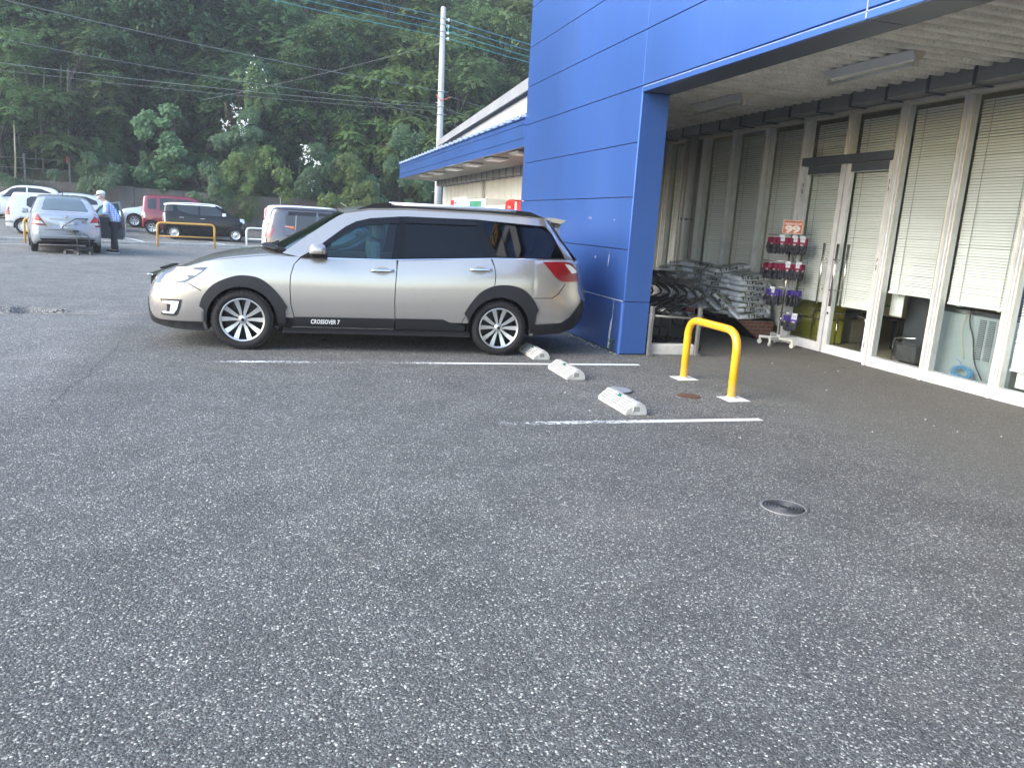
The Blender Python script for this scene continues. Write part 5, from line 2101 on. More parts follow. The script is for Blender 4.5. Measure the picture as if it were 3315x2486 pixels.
    low.v, low.f, low.m, low.sm = list(mr_.v), list(mr_.f), [0]*len(mr_.f), [True]*len(mr_.f)
    mr_.m = [1 if sum(mr_.v[i][2] for i in f)/len(f) < 1.055 else 0 for f in mr_.f]
    mr_.sm = [True]*len(mr_.f)
    mo = mr_.build('door_mirror', [PAINT_S, BLKM], suv)
    MB().prism([(0.60, 1.0), (0.88, 1.0), (0.86, 1.03), (0.70, 1.06)], suv_sh.f(0.75, 1.03)-0.02, suv_sh.f(0.75, 1.03)+0.06, 0, Matrix(((1, 0, 0, 0), (0, 0, sd, 0), (0, 1, 0, 0), (0, 0, 0, 1)))).build('mirror_foot', BLKM, mo)
    MB().bbox(0.80, 0.872, sd*(suv_sh.f(0.75, 1.03)+0.10)-0.05, sd*(suv_sh.f(0.75, 1.03)+0.10)+0.131, 1.062, 1.078, 0.003).build('indicator', LCLR, mo)
    # roof rail
    yr = suv_sh.f(2.0, 1.55)-0.045
    rr = MB()
    rr.tube([(1.52, sd*yr, 1.603), (2.2, sd*yr, 1.614), (2.96, sd*(yr-0.005), 1.607)], 0.019, 10)
    ro = rr.build('roof_rail', mat('rail_silver', (0.66, 0.68, 0.70), 0.3, 0.6), suv)
    for (xa, za, xb, zb_) in ((1.18, 1.525, 1.54, 1.606), (3.26, 1.555, 2.94, 1.61)):
        foot = MB()
        foot.prism([(xa, za), (xb, za+0.015 if xa < xb else za+0.005), (xb, zb_+0.008), ((xa+xb)/2, (za+zb_)/2+0.028)], yr-0.028, yr+0.024, 0, Matrix(((1, 0, 0, 0), (0, 0, sd, 0), (0, 1, 0, 0), (0, 0, 0, 1))))
        foot.build('rail_foot', BLKM, ro)
    MB().prism([(1.5, 1.552), (2.97, 1.552), (2.97, 1.59), (1.5, 1.588)], yr-0.006, yr+0.006, 0, Matrix(((1, 0, 0, 0), (0, 0, sd, 0), (0, 1, 0, 0), (0, 0, 0, 1)))).build('rail_web', BLKM, ro)
# door lettering
yv = -suv_sh.f(0.93, 0.325)-0.0165
slope_ = (suv_sh.f(0.93, 0.355)-suv_sh.f(0.93, 0.295))/0.06
text('door_lettering', 'CROSSOVER 7', 0.066, mat('letter_white', (0.8, 0.81, 0.82), 0.4), suv, frame_mtx((0.86, yv, 0.325), (1, 0, 0), (0, -slope_, 1)), 0.003, 0.0015, 0.15, 1.06, 0.30)


def loft(name, rows, m, parent, th=0.008):
    # rows of points -> sheet with thickness along its normals
    n = len(rows[0])
    vs = [Vector(p) for r_ in rows for p in r_]
    fs = [(i*n+k, i*n+k+1, (i+1)*n+k+1, (i+1)*n+k) for i in range(len(rows)-1) for k in range(n-1)]
    me = bpy.data.meshes.new(name)
    me.from_pydata(vs, [], fs)
    me.update()
    nr = [v.normal.copy() for v in me.vertices]
    N = len(vs)
    b = [v-q*th for v, q in zip(vs, nr)]
    me2 = MB()
    me2.add(vs, fs, 0, True)
    me2.add(b, [f[::-1] for f in fs], 0, True)
    cnt = {}
    for f in fs:
        for a, c in zip(f, f[1:]+f[:1]):
            cnt[(a, c)] = 1
    rim = []
    rf = []
    for (a, c) in cnt:
        if (c, a) not in cnt:
            o = len(rim)
            rim += [vs[a], vs[c], b[c], b[a]]
            rf.append((o+1, o, o+3, o+2))
    me2.add(rim, rf, 0, False)
    return me2.build(name, m, parent)


def lat(n=13):
    return [-1+2*k/(n-1) for k in range(n)]


# roof, windscreen, rear window, spoiler
rows = []
for q in [1.05, 1.12, 1.2, 1.31, 1.5, 1.7, 2.0, 2.3, 2.6, 2.9, 3.1, 3.30]:
    ze = float(np.interp(q, [1.05, 1.31, 1.70, 2.6, 3.3], [1.472, 1.520, 1.546, 1.550, 1.533]))
    y = suv_sh.f(q, ze)-0.006
    cr = 0.035
    bow = 0.08*max(0, (1.3-q)/0.25)
    rows.append([(q-bow*(1-u*u), y*u, ze+cr*(1-abs(u)**2.6)) for u in lat()])
loft('roof', rows, PAINT_S, suv, 0.02)
WS = glass_mat('windscreen_glass', (0.36, 0.46, 0.44), 1.5)
rows = []
for t in np.linspace(0, 1, 8):
    q = 0.47+(1.04-0.47)*t
    z = 1.055+(1.468-1.055)*t
    y = suv_sh.f(q, z)-0.03
    rows.append([(q-(0.20-0.12*t)*(1-u*u), y*u, z+0.02*(1-u*u)) for u in lat()])
loft('windscreen', rows, WS, suv, 0.005)
rows = []
for t in np.linspace(0, 1, 6):
    q = 3.32+(3.66-3.32)*t
    z = 1.53-(1.53-1.10)*t
    y = suv_sh.f(min(q-0.02, 3.6), z)-0.02
    rows.append([(q+0.07*(1-u*u), y*u, z) for u in lat()])
loft('rear_screen', rows, BLK, suv, 0.008)
mb = MB()
sp = [(3.24, 1.560), (3.42, 1.562), (3.56, 1.540), (3.50, 1.50), (3.36, 1.515), (3.28, 1.535)]
mb.prism(sp, -0.52, 0.52, 0, Matrix(((1, 0, 0, 0), (0, 0, 1, 0), (0, 1, 0, 0), (0, 0, 0, 1))))
mb.build('rear_spoiler', PAINT_S, suv)
for sd in (-1, 1):
    fin = [(3.31, 1.535), (3.44, 1.548), (3.555, 1.535), (3.515, 1.485), (3.50, 1.42), (3.495, 1.32), (3.43, 1.39), (3.36, 1.48)]
    pbuild('spoiler_fin', panel(suv_sh, fin, sd, 0.012, 0.06, [], 0.04, 0.03), PAINT_S, suv)
# cowl and wipers
mb = MB()
rows = []
for q, z in ((0.34, 1.055), (0.47, 1.05)):
    rows.append([(q-0.20*(1-u*u), 0.74*u, z+0.012*(1-u*u)) for u in lat()])
loft('cowl', rows, BLKM, suv, 0.02)
for y0, y1 in ((-0.62, -0.05), (-0.08, 0.5)):
    MB().tube(bez([(0.30+0.12*abs(y0), y0, 1.075), (0.26, (y0+y1)/2, 1.095), (0.28, y1, 1.10)], 0.1), 0.010, 6).build('wiper', BLKM, suv)
# front end: grille, badge, plate
mb = MB()
gy = 0.40
mb.bbox(-0.965, -0.90, -gy, gy, 0.55, 0.70, 0.02)
mb.build('grille', BLKM, suv)
MB().bbox(-0.985, -0.93, -gy-0.03, gy+0.03, 0.70, 0.725, 0.008).build('grille_bar', CHROME, suv)
MB().bbox(-0.88, -0.82, -0.34, 0.34, 0.772, 0.792, 0.008).build('bonnet_deflector', mat('visor_smoke', (0.006, 0.006, 0.008), 0.15, spec=0.3), suv)
MB().bbox(-1.0, -0.97, -0.17, 0.17, 0.40, 0.56, 0.004).build('number_plate', mat('plate_white', (0.75, 0.76, 0.74), 0.4), suv)
# seats and steering wheel
for (x, y) in ((1.25, -0.37), (1.25, 0.37), (2.15, -0.4), (2.15, 0.0), (2.15, 0.4)):
    s_ = MB().bbox(x+0.06, x+0.20, y-0.23, y+0.23, 0.82, 1.20, 0.05)
    s_.bbox(x+0.13, x+0.24, y-0.12, y+0.12, 1.21, 1.38, 0.04)
    s_.build('seat', SEATM, suv)
MB().tube([(0.86+0.06*math.cos(a), 0.37+0.19*math.sin(a), 1.03+0.17*math.cos(a)) for a in np.linspace(0, 2*math.pi, 25)[:-1]], 0.014, 6, closed=True).build('steering_wheel', BLKM, suv)
MB().bbox(0.5, 0.84, -0.70, 0.70, 0.96, 1.03, 0.03).build('dashboard', INTM, suv)
for x in (0.02, 2.76):
    for sd in (-1, 1):
        wheel(suv, x, sd*0.775, sd, 0.318 if x < 1 else 0.312, 0.215, 'suv', 0.226)
# ------------------------------------------------------------------ the other cars


def full_body(sh, stations, roofmat=False, tint_roof_z=None):
    rings = []
    for q in stations:
        zb, zc = sh.zb(q), sh.zc(q)
        zt = min(sh.zt(q), zc-0.03)
        cab = zc-zt > 0.10
        half = [(0.0, zb), (sh.w(q)*0.88, zb)]
        nz = 10
        w = sh.w(q)
        for k in range(nz+1):
            t = k/nz
            half.append((w*PCF(t), zb+(zt-zb)*t))
        y0 = half[-1][0]
        ze = zc-0.075 if cab else zt+0.001
        for k in range(1, 6):
            z = zt+(ze-zt)*k/5
            half.append((y0-(z-zt)*sh.tumble, z))
        ye = half[-1][0]
        for t, f in ((0.96, 0.42), (0.88, 0.72), (0.72, 0.88), (0.45, 0.97)):
            half.append((ye*t, ze+(zc-ze)*f))
        half.append((0.0, zc))
        pts = [(q+sh.shear(q, z), -y, z) for y, z in half]+[(q+sh.shear(q, z), y, z) for y, z in half[-2:0:-1]]
        rings.append(pts)
    n = len(rings[0])
    nh = n//2+1
    vs = [p for r_ in rings for p in r_]
    fs = []
    ms = []
    for i in range(len(rings)-1):
        qm = (stations[i]+stations[i+1])/2
        for k in range(n):
            k2 = (k+1) % n
            fs.append((i*n+k, (i+1)*n+k, (i+1)*n+k2, i*n+k2))
            kk = min(k, n-1-k)
            mi = 0
            if kk < 1:
                mi = 1
            if tint_roof_z and sh.zc(qm) > tint_roof_z and kk >= 18:
                mi = 2
            ms.append(mi)
    fs.append(tuple(range(n)))
    ms.append(0)
    fs.append(tuple((len(rings)-1)*n+k for k in range(n))[::-1])
    ms.append(0)
    mb = MB()
    mb.add(vs, fs, 0, True)
    mb.m = ms
    return mb


class Shape2(Shape):
    def ylow(s, q, z):
        w = s.w(q)
        zb = s.zb(q)
        zt = min(s.zt(q), s.zc(q)-0.03)
        if z >= zt:
            return w*0.945-(z-zt)*s.tumble
        t = min(max((z-zb)/max(0.05, zt-zb), 0), 1)
        return w*PCF(t)


class EndSkin:
    # distance along x of the front (-1) or rear (+1) skin at lateral y and height z
    def __init__(s, sh, end):
        s.sh, s.end = sh, end

    def f(s, y, z):
        sh = s.sh
        a = abs(y)
        qe = sh.s1 if s.end > 0 else sh.s0
        qi = qe-s.end*0.8
        if sh.ylow(qe, z) >= a:
            q = qe
        else:
            lo, hi = qi, qe
            for _ in range(24):
                m = (lo+hi)/2
                if sh.ylow(m, z) >= a:
                    lo = m
                else:
                    hi = m
            q = lo
        return (q+sh.shear(q, z))*s.end


def end_panel(sh, poly, end, off=0.004, th=0.02, holes=(), step=0.06, edge=0.04):
    mb = panel(EndSkin(sh, end), poly, 1, off, th, holes, step, edge)
    mb.v = [(end*b, a, z) for a, b, z in mb.v]
    mb.nr = [(end*b, a, z) for a, b, z in mb.nr]
    if end > 0:
        mb.f = [f[::-1] for f in mb.f]
    return mb


def screen(sh, q0, q1, m, parent, name, k=0.93, n=7, off=0.007):
    rows = []
    for q in np.linspace(q0, q1, n):
        zc = sh.zc(q)
        zt = min(sh.zt(q), zc-0.03)
        ze = zc-0.075 if zc-zt > 0.10 else zt
        ye = (sh.w(q)*0.945-(ze-zt)*sh.tumble)*k
        dz = (sh.zc(q+0.02)-sh.zc(q-0.02))/0.04
        nv = Vector((-dz, 0, 1)).normalized()
        row = []
        for u in lat(11):
            yy = ye*u
            z = zc-(zc-ze)*min(1, abs(u)*k)**3.2*0.95
            row.append((q+sh.shear(q, z)+nv.x*off, yy, z+nv.z*off))
        rows.append(row)
    o = loft(name, rows, m, parent, 0.006)
    return o


CGL = mat('parked_glass', (0.02, 0.026, 0.03), 0.16)
CGL2 = mat('parked_glass_pale', (0.10, 0.135, 0.15), 0.12, coat=0.2)


def car(name, label, loc, rz, spec, paint, group='cars parked beyond the kerb'):
    x, y = loc
    t = thing(name, label, 'car', (x, y, gz(x, y)), rz, group)
    sc = spec.get('scale', 1.0)
    t.scale = (sc, sc, sc)
    sh = Shape2(spec['w'], spec['zb'], spec['zt'], spec['zc'], spec['nose'], spec['tail'], spec.get('tumble', 0.30))
    sh.nb = spec.get('nb', 0.6)
    st = sorted(set([round(v, 3) for v in list(np.linspace(sh.s0, sh.s0+0.35, 8))+list(np.linspace(sh.s0+0.35, sh.s1-0.35, 44))+list(np.linspace(sh.s1-0.35, sh.s1, 8))]))
    bm_ = full_body(sh, st, tint_roof_z=spec.get('roof_z'))
    R_ = spec['R']
    wb = spec['wb']
    mats = [paint, BLKM]+([spec['roof_mat']] if spec.get('roof_mat') else [])
    me = cut_wheels(bm_.mesh('body', mats), [(0, R_, R_+0.05), (wb, R_, R_+0.05)], spec['hw']-0.30)
    link('body', me, t)
    for sd in (-1, 1):
        for k, wp in enumerate(spec['windows']):
            pbuild('side_window', panel(sh, wp, sd, 0.004, 0.01, [], 0.12, 0.08), spec.get('glass', CGL), t)
        for nm, pl, m in spec.get('side', ()):
            pbuild(nm, panel(sh, pl, sd, 0.006, 0.012, [], 0.1, 0.06), m, t)
        for (hx_, hz_) in spec.get('handles', ()):
            yv = sh.f(hx_, hz_)
            MB().bbox(hx_-0.09, hx_+0.09, sd*(yv+0.015)-0.014, sd*(yv+0.015)+0.014, hz_-0.016, hz_+0.016, 0.006).build('door_handle', spec.get('handle_mat', paint), t)
        for (sx_) in spec.get('seams', ()):
            pbuild('door_seam', panel(sh, [(sx_[0]-0.004, sx_[1]), (sx_[0]+0.004, sx_[1]), (sx_[0]+0.004, sx_[2]), (sx_[0]-0.004, sx_[2])], sd, 0.0015, 0.006, [], 0.1, 0.06), BLKM, t)
        mx_, mz_ = spec['mirror']
        yv = sh.f(mx_, mz_)
        MB().bbox(mx_-0.05, mx_+0.10, sd*(yv+0.11)-0.09, sd*(yv+0.11)+0.09, mz_-0.02, mz_+0.12, 0.035).build('door_mirror', spec.get('mirror_mat', paint), t)
    screen(sh, *spec['ws'], spec.get('glass', CGL), t, 'windscreen')
    if 'rs' in spec:
        screen(sh, *spec['rs'], spec.get('rear_glass', CGL), t, 'rear_screen')
    for nm, pl, m, end in spec.get('ends', ()):
        for s in ((1, -1) if pl[0][0] != 'c' else (1,)):
            q = [(a*s, b) for a, b in pl] if pl[0][0] != 'c' else pl[1:]
            if s < 0:
                q = q[::-1]
            pbuild(nm, end_panel(sh, q, end, 0.012), m, t)
    for xx in (0, wb):
        for sd in (-1, 1):
            wheel(t, xx, sd*(spec['hw']-0.10), sd, R_, 0.17, spec['wheel'], R_*spec.get('rimf', 0.66), spec.get('rim_mat'))
    return t, sh


def kei(H=1.62, fo=0.55, wb=2.42, ro=0.43, hw=0.7375, hood=1.02, belt=0.98, a0=0.10, a1=0.80, rear=0.06, roofdrop=0.0):
    s0, s1 = -fo, wb+ro
    return dict(
        w=[(s0, hw*0.74), (s0+0.05, hw*0.84), (s0+0.15, hw*0.93), (s0+0.4, hw*0.985), (0.3, hw), (s1-0.5, hw), (s1-0.2, hw*0.97), (s1-0.06, hw*0.92), (s1, hw*0.86)],
        zb=[(s0, 0.26), (s0+0.3, 0.20), (s1-0.3, 0.21), (s1, 0.28)],
        zt=[(s0, hood-0.16), (0.2, belt-0.02), (1.0, belt), (s1, belt+0.05)],
        zc=[(s0, hood-0.10), (s0+0.12, hood-0.03), (a0-0.1, hood+0.06), (a0, hood+0.09), (a0+0.35*(a1-a0), hood+0.09+0.40*(H-hood-0.12)), (a1, H-0.05), (a1+0.25, H-0.008), (1.7, H), (s1-0.3, H-0.02-roofdrop), (s1-0.05, H-0.05-roofdrop), (s1, H-0.09-roofdrop)],
        nose=[(0, 0.06), (0.3, 0.0), (0.55, 0.0), (0.8, 0.03), (1.0, 0.08), (1.4, 0.2)],
        tail=[(0, 0.05), (0.35, 0.0), (0.6, 0.01), (0.9, 0.02), (1.3, 0.02+rear), (1.7, 0.03+rear*2)],
        hw=hw, wb=wb, R=0.285, wheel='spoke', tumble=0.20, nb=0.45,
        ws=(a0+0.04, a1-0.02), mirror=(a0+0.25, belt+0.05), fo=fo, ro=ro)


# silver sedan with its near door open and an old man at it
SED = dict(
    w=[(-0.83, 0.55), (-0.78, 0.66), (-0.65, 0.76), (-0.4, 0.82), (0.1, 0.845), (1.5, 0.8475), (2.8, 0.845), (3.25, 0.825), (3.42, 0.79), (3.52, 0.74), (3.565, 0.66)],
    zb=[(-0.83, 0.26), (-0.4, 0.2), (3.1, 0.22), (3.565, 0.34)],
    zt=[(-0.83, 0.72), (-0.3, 0.84), (0.4, 0.93), (1.2, 0.95), (2.6, 0.99), (3.2, 1.02), (3.565, 0.985)],
    zc=[(-0.83, 0.76), (-0.5, 0.88), (0.2, 1.02), (0.32, 1.05), (0.75, 1.30), (1.10, 1.465), (1.45, 1.525), (1.8, 1.535), (2.2, 1.515), (2.55, 1.44), (2.95, 1.22), (3.14, 1.115), (3.25, 1.09), (3.5, 1.07), (3.565, 1.02)],
    nose=[(0, 0.05), (0.45, 0.0), (0.7, 0.04), (0.9, 0.12), (1.3, 0.3)],
    tail=[(0, 0.14), (0.3, 0.05), (0.45, 0.0), (0.56, 0.0), (0.62, 0.03), (0.75, 0.045), (0.95, 0.05), (1.05, 0.06), (1.4, 0.15)],
    hw=0.8475, wb=2.6, R=0.305, wheel='spoke', tumble=0.42, nb=0.55, scale=1.04,
    ws=(0.36, 1.18), rs=(2.44, 3.10), rear_glass=CGL2, mirror=(0.62, 0.99),
    windows=[[(0.62, 0.985), (0.95, 1.25), (1.2, 1.38), (1.52, 1.43), (1.52, 0.99)], [(1.58, 0.99), (1.58, 1.43), (1.95, 1.42), (2.25, 1.35), (2.50, 1.03)]],
    handles=[(1.42, 0.86), (2.3, 0.9)], seams=[(1.55, 0.3, 0.95), (0.5, 0.35, 0.9)],
    ends=[('tail_light', [(0.66, 1.03), (0.755, 0.95), (0.80, 0.74), (0.46, 0.72)], LRED, 1)])
SIL_B = mat('sedan_silver', (0.40, 0.425, 0.46), 0.3, 0.45, coat=0.8, coat_rough=0.05)
sdir = R(-73.7)
sedan, sed_sh = car('parked_sedan', 'silver sedan seen from behind with its right door open', (-6.68, 27.66), sdir, SED, SIL_B, None)
for s in (1, -1):
    q = [(0.765*s, 0.85), (0.778*s, 0.785), (0.53*s, 0.775), (0.585*s, 0.845)]
    pbuild('white_lens', end_panel(sed_sh, q if s > 0 else q[::-1], 1, 0.016, 0.01), LCLR, sedan)
    q = [(0.665*s, 1.005), (0.735*s, 0.935), (0.755*s, 0.865), (0.60*s, 0.86)]
    pbuild('upper_lens', end_panel(sed_sh, q if s > 0 else q[::-1], 1, 0.016, 0.01), mat('lamp_red_light', (0.55, 0.03, 0.035), 0.15, coat=0.6), sedan)
pbuild('boot_garnish', end_panel(sed_sh, [(-0.40, 0.90), (0.40, 0.90), (0.38, 0.935), (-0.38, 0.935)], 1, 0.02, 0.03), SIL_B, sedan)
pbuild('plate_recess', end_panel(sed_sh, [(-0.36, 0.66), (0.36, 0.66), (0.40, 0.885), (-0.40, 0.885)], 1, 0.002, 0.01), mat('sedan_shade', (0.36, 0.39, 0.43), 0.35, 0.4), sedan)
pbuild('lid_seam', end_panel(sed_sh, [(-0.50, 0.618), (0.50, 0.618), (0.515, 0.628), (-0.515, 0.628)], 1, 0.003, 0.01), BLKM, sedan)
for s in (1, -1):
    q = [(0.50*s, 0.62), (0.51*s, 0.62), (0.60*s, 0.72), (0.585*s, 0.72)]
    pbuild('lid_seam', end_panel(sed_sh, q if s > 0 else q[::-1], 1, 0.003, 0.01), BLKM, sedan)
pbuild('bumper_ridge', end_panel(sed_sh, [(-0.70, 0.455), (0.70, 0.455), (0.72, 0.50), (-0.72, 0.50)], 1, 0.018, 0.03), SIL_B, sedan)
pbuild('lower_valance', end_panel(sed_sh, [(-0.6, 0.345), (0.6, 0.345), (0.66, 0.40), (-0.66, 0.40)], 1, 0.004, 0.02), BLKM, sedan)
xr = EndSkin(sed_sh, 1).f(0, 0.75)
pl_ = MB().bbox(xr, xr+0.016, -0.165, 0.165, 0.68, 0.845, 0.003).build('number_plate', mat('plate_white', (0.75, 0.76, 0.74), 0.4), sedan)
text('plate_number', '19-80', 0.09, mat('plate_green', (0.05, 0.09, 0.07), 0.5), pl_, frame_mtx((xr+0.017, 0.0, 0.735), (0, 1, 0), (0, 0, 1)), 0.002)
text('plate_region', '佐世保', 0.04, MATS['plate_green'], pl_, frame_mtx((xr+0.017, 0.0, 0.815), (0, 1, 0), (0, 0, 1)), 0.002)
MB().cyl((xr-0.03, 0, 0.97), (1, 0, 0), 0.035, 0.045, 18).build('badge', CHROME, sedan)
MB().tube([(2.30, 0, 1.52), (2.42, 0, 1.72)], [0.012, 0.005], 6).build('aerial', BLKM, sedan)
# headrests behind the rear glass are read as dark shapes on the shelf
for y in (-0.36, 0.36):
    MB().bbox(2.50, 2.58, y-0.13, y+0.13, 1.20, 1.34, 0.03).build('headrest', SEATM, sedan)
# open door, hinged ahead of the man
hinge = Vector((0.62, sed_sh.f(0.62, 0.8), 0))
dpoly = [(0.62, 0.34), (0.62, 0.95), (0.64, 1.0), (0.95, 1.28), (1.2, 1.40), (1.54, 1.45), (1.58, 1.0), (1.58, 0.45), (1.50, 0.32)]
dhole = [(0.74, 1.0), (0.98, 1.24), (1.22, 1.35), (1.49, 1.40), (1.51, 1.0)]
rotm = Matrix.Translation(hinge) @ Matrix.Rotation(R(62), 4, 'Z') @ Matrix.Translation(-hinge)
dm = panel(sed_sh, dpoly, 1, 0.004, 0.05, [dhole], 0.1, 0.06)
dm.xf(rotm)
dm.nr = [(rotm.to_3x3() @ Vector(n_))[:] for n_ in dm.nr]
dro = pbuild('open_door', dm, SIL_B, sedan)
dm = panel(sed_sh, [(0.66, 0.38), (0.66, 0.94), (1.54, 0.985), (1.54, 0.45), (1.48, 0.36)], 1, -0.05, 0.06, [], 0.1, 0.06)
dm.xf(rotm)
dm.build('door_lining', mat('lining_dark', (0.10, 0.105, 0.105), 0.7), dro)
dm = panel(sed_sh, dhole, 1, -0.02, 0.006, [], 0.1, 0.06)
dm.xf(rotm)
dm.build('door_glass', glass_mat('car_glass_teal', (0.46, 0.62, 0.64), 1.5), dro)
pbuild('door_opening', panel(sed_sh, [(0.64, 0.36), (0.64, 0.97), (0.96, 1.25), (1.22, 1.38), (1.53, 1.43), (1.55, 0.36)], 1, 0.007, 0.01, [], 0.1, 0.06), BLKM, sedan)

# black minicar with white roof
NW = mat('roof_white', (0.74, 0.76, 0.77), 0.35, coat=0.5)
BKP = mat('paint_black', (0.004, 0.004, 0.005), 0.12, spec=0.35)
K = kei(H=1.60, fo=0.42, wb=2.52, ro=0.455, hood=1.08, belt=1.04, a0=0.18, a1=0.75, rear=0.05, roofdrop=0.02)
K.update(roof_mat=NW, roof_z=1.44, wheel='steel', rim_mat=mat('cap_chrome', (0.7, 0.71, 0.72), 0.2, 0.8), mirror_mat=NW, handle_mat=CHROME, handles=[(1.35, 0.93), (2.2, 0.95)],
         windows=[[(0.42, 1.075), (0.72, 1.38), (0.86, 1.46), (1.45, 1.475), (1.45, 1.08)], [(1.52, 1.085), (1.52, 1.475), (2.2, 1.465), (2.38, 1.40), (2.30, 1.22), (1.75, 1.09)], [(2.52, 1.20), (2.54, 1.42), (2.88, 1.40), (2.88, 1.20)]],
         side=[('wheel_arch_trim', smooth_poly([(-0.40, 0.33), (-0.30, 0.55), (0, 0.68), (0.30, 0.55), (0.40, 0.33), (0.33, 0.33), (0.25, 0.50), (0, 0.61), (-0.25, 0.50), (-0.33, 0.33)], 3), CLAD),
               ('roof_edge', [(0.80, 1.475), (1.4, 1.49), (2.6, 1.475), (2.92, 1.44), (2.92, 1.50), (2.6, 1.52), (1.4, 1.53), (0.86, 1.52)], NW), ('tail_light', [(2.86, 0.72), (2.955, 0.72), (2.955, 1.10), (2.86, 1.10)], LCLR), ('headlight', [(-0.40, 0.86), (-0.20, 0.88), (-0.18, 1.02), (-0.36, 1.0)], LCLR)],
         seams=[(0.42, 0.3, 1.02), (1.48, 0.28, 1.06)],
         ends=[('headlight', [(0.40, 0.82), (0.64, 0.82), (0.62, 1.0), (0.40, 0.98)], LCLR, -1), ('tail_light', [(0.56, 0.72), (0.66, 0.72), (0.66, 1.1), (0.56, 1.1)], LRED, 1)])
car('parked_minicar', 'black minicar with white roof and white mirrors behind the yellow rail', (-1.95, 37.46), R(182.5), K, BKP)
# red tall minicar
RDP = mat('paint_red', (0.17, 0.014, 0.024), 0.25, 0.3, coat=0.9, coat_rough=0.03)
K = kei(H=1.76, fo=0.50, wb=2.455, ro=0.44, hood=1.08, belt=1.02, a0=-0.02, a1=0.70, rear=0.03)
K.update(windows=[[(0.35, 1.07), (0.65, 1.45), (0.85, 1.60), (1.4, 1.62), (1.4, 1.08)], [(1.48, 1.08), (1.48, 1.62), (2.12, 1.62), (2.12, 1.08)], [(2.26, 1.12), (2.26, 1.58), (2.62, 1.56), (2.62, 1.12)]],
         side=[('tail_light', [(2.72, 0.70), (2.88, 0.70), (2.89, 0.98), (2.80, 1.0), (2.74, 0.92)], LCLR)], seams=[(1.44, 0.28, 1.04)], handles=[(1.3, 0.93)],
         ends=[('tail_light', [(0.54, 0.70), (0.68, 0.70), (0.68, 1.0), (0.54, 1.0)], LRED, 1), ('rear_window', [(-0.55, 1.1), (0.55, 1.1), (0.5, 1.55), (-0.5, 1.55)], CGL, 1)])
car('parked_minicar', 'dark red tall minicar parked behind the black minicar', (-5.61+2.455, 39.4), R(181), K, RDP)
# pale silver hatchback with its nose to the left behind the red car
PB = mat('paint_pale_blue', (0.48, 0.53, 0.57), 0.28, 0.35, coat=0.8, coat_rough=0.05)


def hatch(H=1.52, fo=0.80, wb=2.55, ro=0.70, hw=0.85, hood=0.98, belt=0.96):
    s0, s1 = -fo, wb+ro
    return dict(
        w=[(s0, hw*0.62), (s0+0.07, hw*0.78), (s0+0.2, hw*0.90), (s0+0.5, hw*0.975), (0.3, hw), (s1-0.6, hw), (s1-0.25, hw*0.96), (s1-0.08, hw*0.88), (s1, hw*0.76)],
        zb=[(s0, 0.25), (s0+0.4, 0.2), (s1-0.4, 0.22), (s1, 0.34)],
        zt=[(s0, 0.70), (-0.2, 0.85), (0.4, belt-0.02), (1.4, belt+0.02), (s1, belt+0.10)],
        zc=[(s0, 0.74), (s0+0.25, 0.86), (0.1, hood), (0.3, hood+0.05), (0.75, hood+0.30), (1.15, H-0.06), (1.5, H-0.005), (1.9, H), (wb, H-0.06), (wb+0.35, H-0.18), (s1-0.10, 1.12), (s1, 1.02)],
        nose=[(0, 0.06), (0.45, 0.0), (0.7, 0.05), (0.9, 0.15), (1.3, 0.3)],
        tail=[(0, 0.12), (0.4, 0.0), (0.65, 0.0), (0.9, 0.05), (1.1, 0.12), (1.4, 0.25)],
        hw=hw, wb=wb, R=0.31, wheel='spoke', tumble=0.38, nb=0.55, ws=(0.32, 1.2), rs=(wb+0.1, s1-0.12), mirror=(0.62, belt+0.04),
        windows=[[(0.66, belt+0.03), (1.0, H-0.22), (1.25, H-0.14), (1.65, H-0.11), (1.65, belt+0.05)], [(1.72, belt+0.05), (1.72, H-0.11), (2.3, H-0.14), (2.72, H-0.30), (2.78, belt+0.14)]],
        handles=[(1.5, 0.86), (2.4, 0.9)], seams=[(1.68, 0.3, belt), (0.55, 0.36, 0.88)],
        side=[('headlight', [(s0+0.10, 0.66), (s0+0.45, 0.76), (s0+0.55, 0.84), (s0+0.22, 0.77)], LCLR)],
        ends=[('headlight', [(0.45*hw/0.85, 0.64), (0.74*hw/0.85, 0.68), (0.72*hw/0.85, 0.76), (0.45*hw/0.85, 0.72)], LCLR, -1), ('tail_light', [(0.5*hw/0.85, 0.78), (0.72*hw/0.85, 0.8), (0.7*hw/0.85, 1.0), (0.52*hw/0.85, 1.0)], LRED, 1)])


car('parked_hatchback', 'pale blue silver hatchback with its nose beside the red minicar', (-6.86, 42.5), R(3), hatch(), PB)
K = hatch(H=1.66, fo=0.88, wb=2.65, ro=0.78, hw=0.9, hood=1.06, belt=1.02)
K['R'] = 0.35
car('parked_crossover', 'white crossover facing left at the far left edge by the wall', (-13.6, 44.2), R(4), K, mat('paint_white', (0.56, 0.59, 0.62), 0.3, coat=0.6))
K = hatch(H=1.60, fo=0.82, wb=2.6, ro=0.86, hw=0.86, hood=1.02, belt=1.0)
car('parked_hatchback', 'light silver hatchback with rear spoiler behind the open silver sedan', (-10.65, 39.6), R(3), K, mat('paint_ice', (0.44, 0.48, 0.53), 0.28, 0.3, coat=0.8))
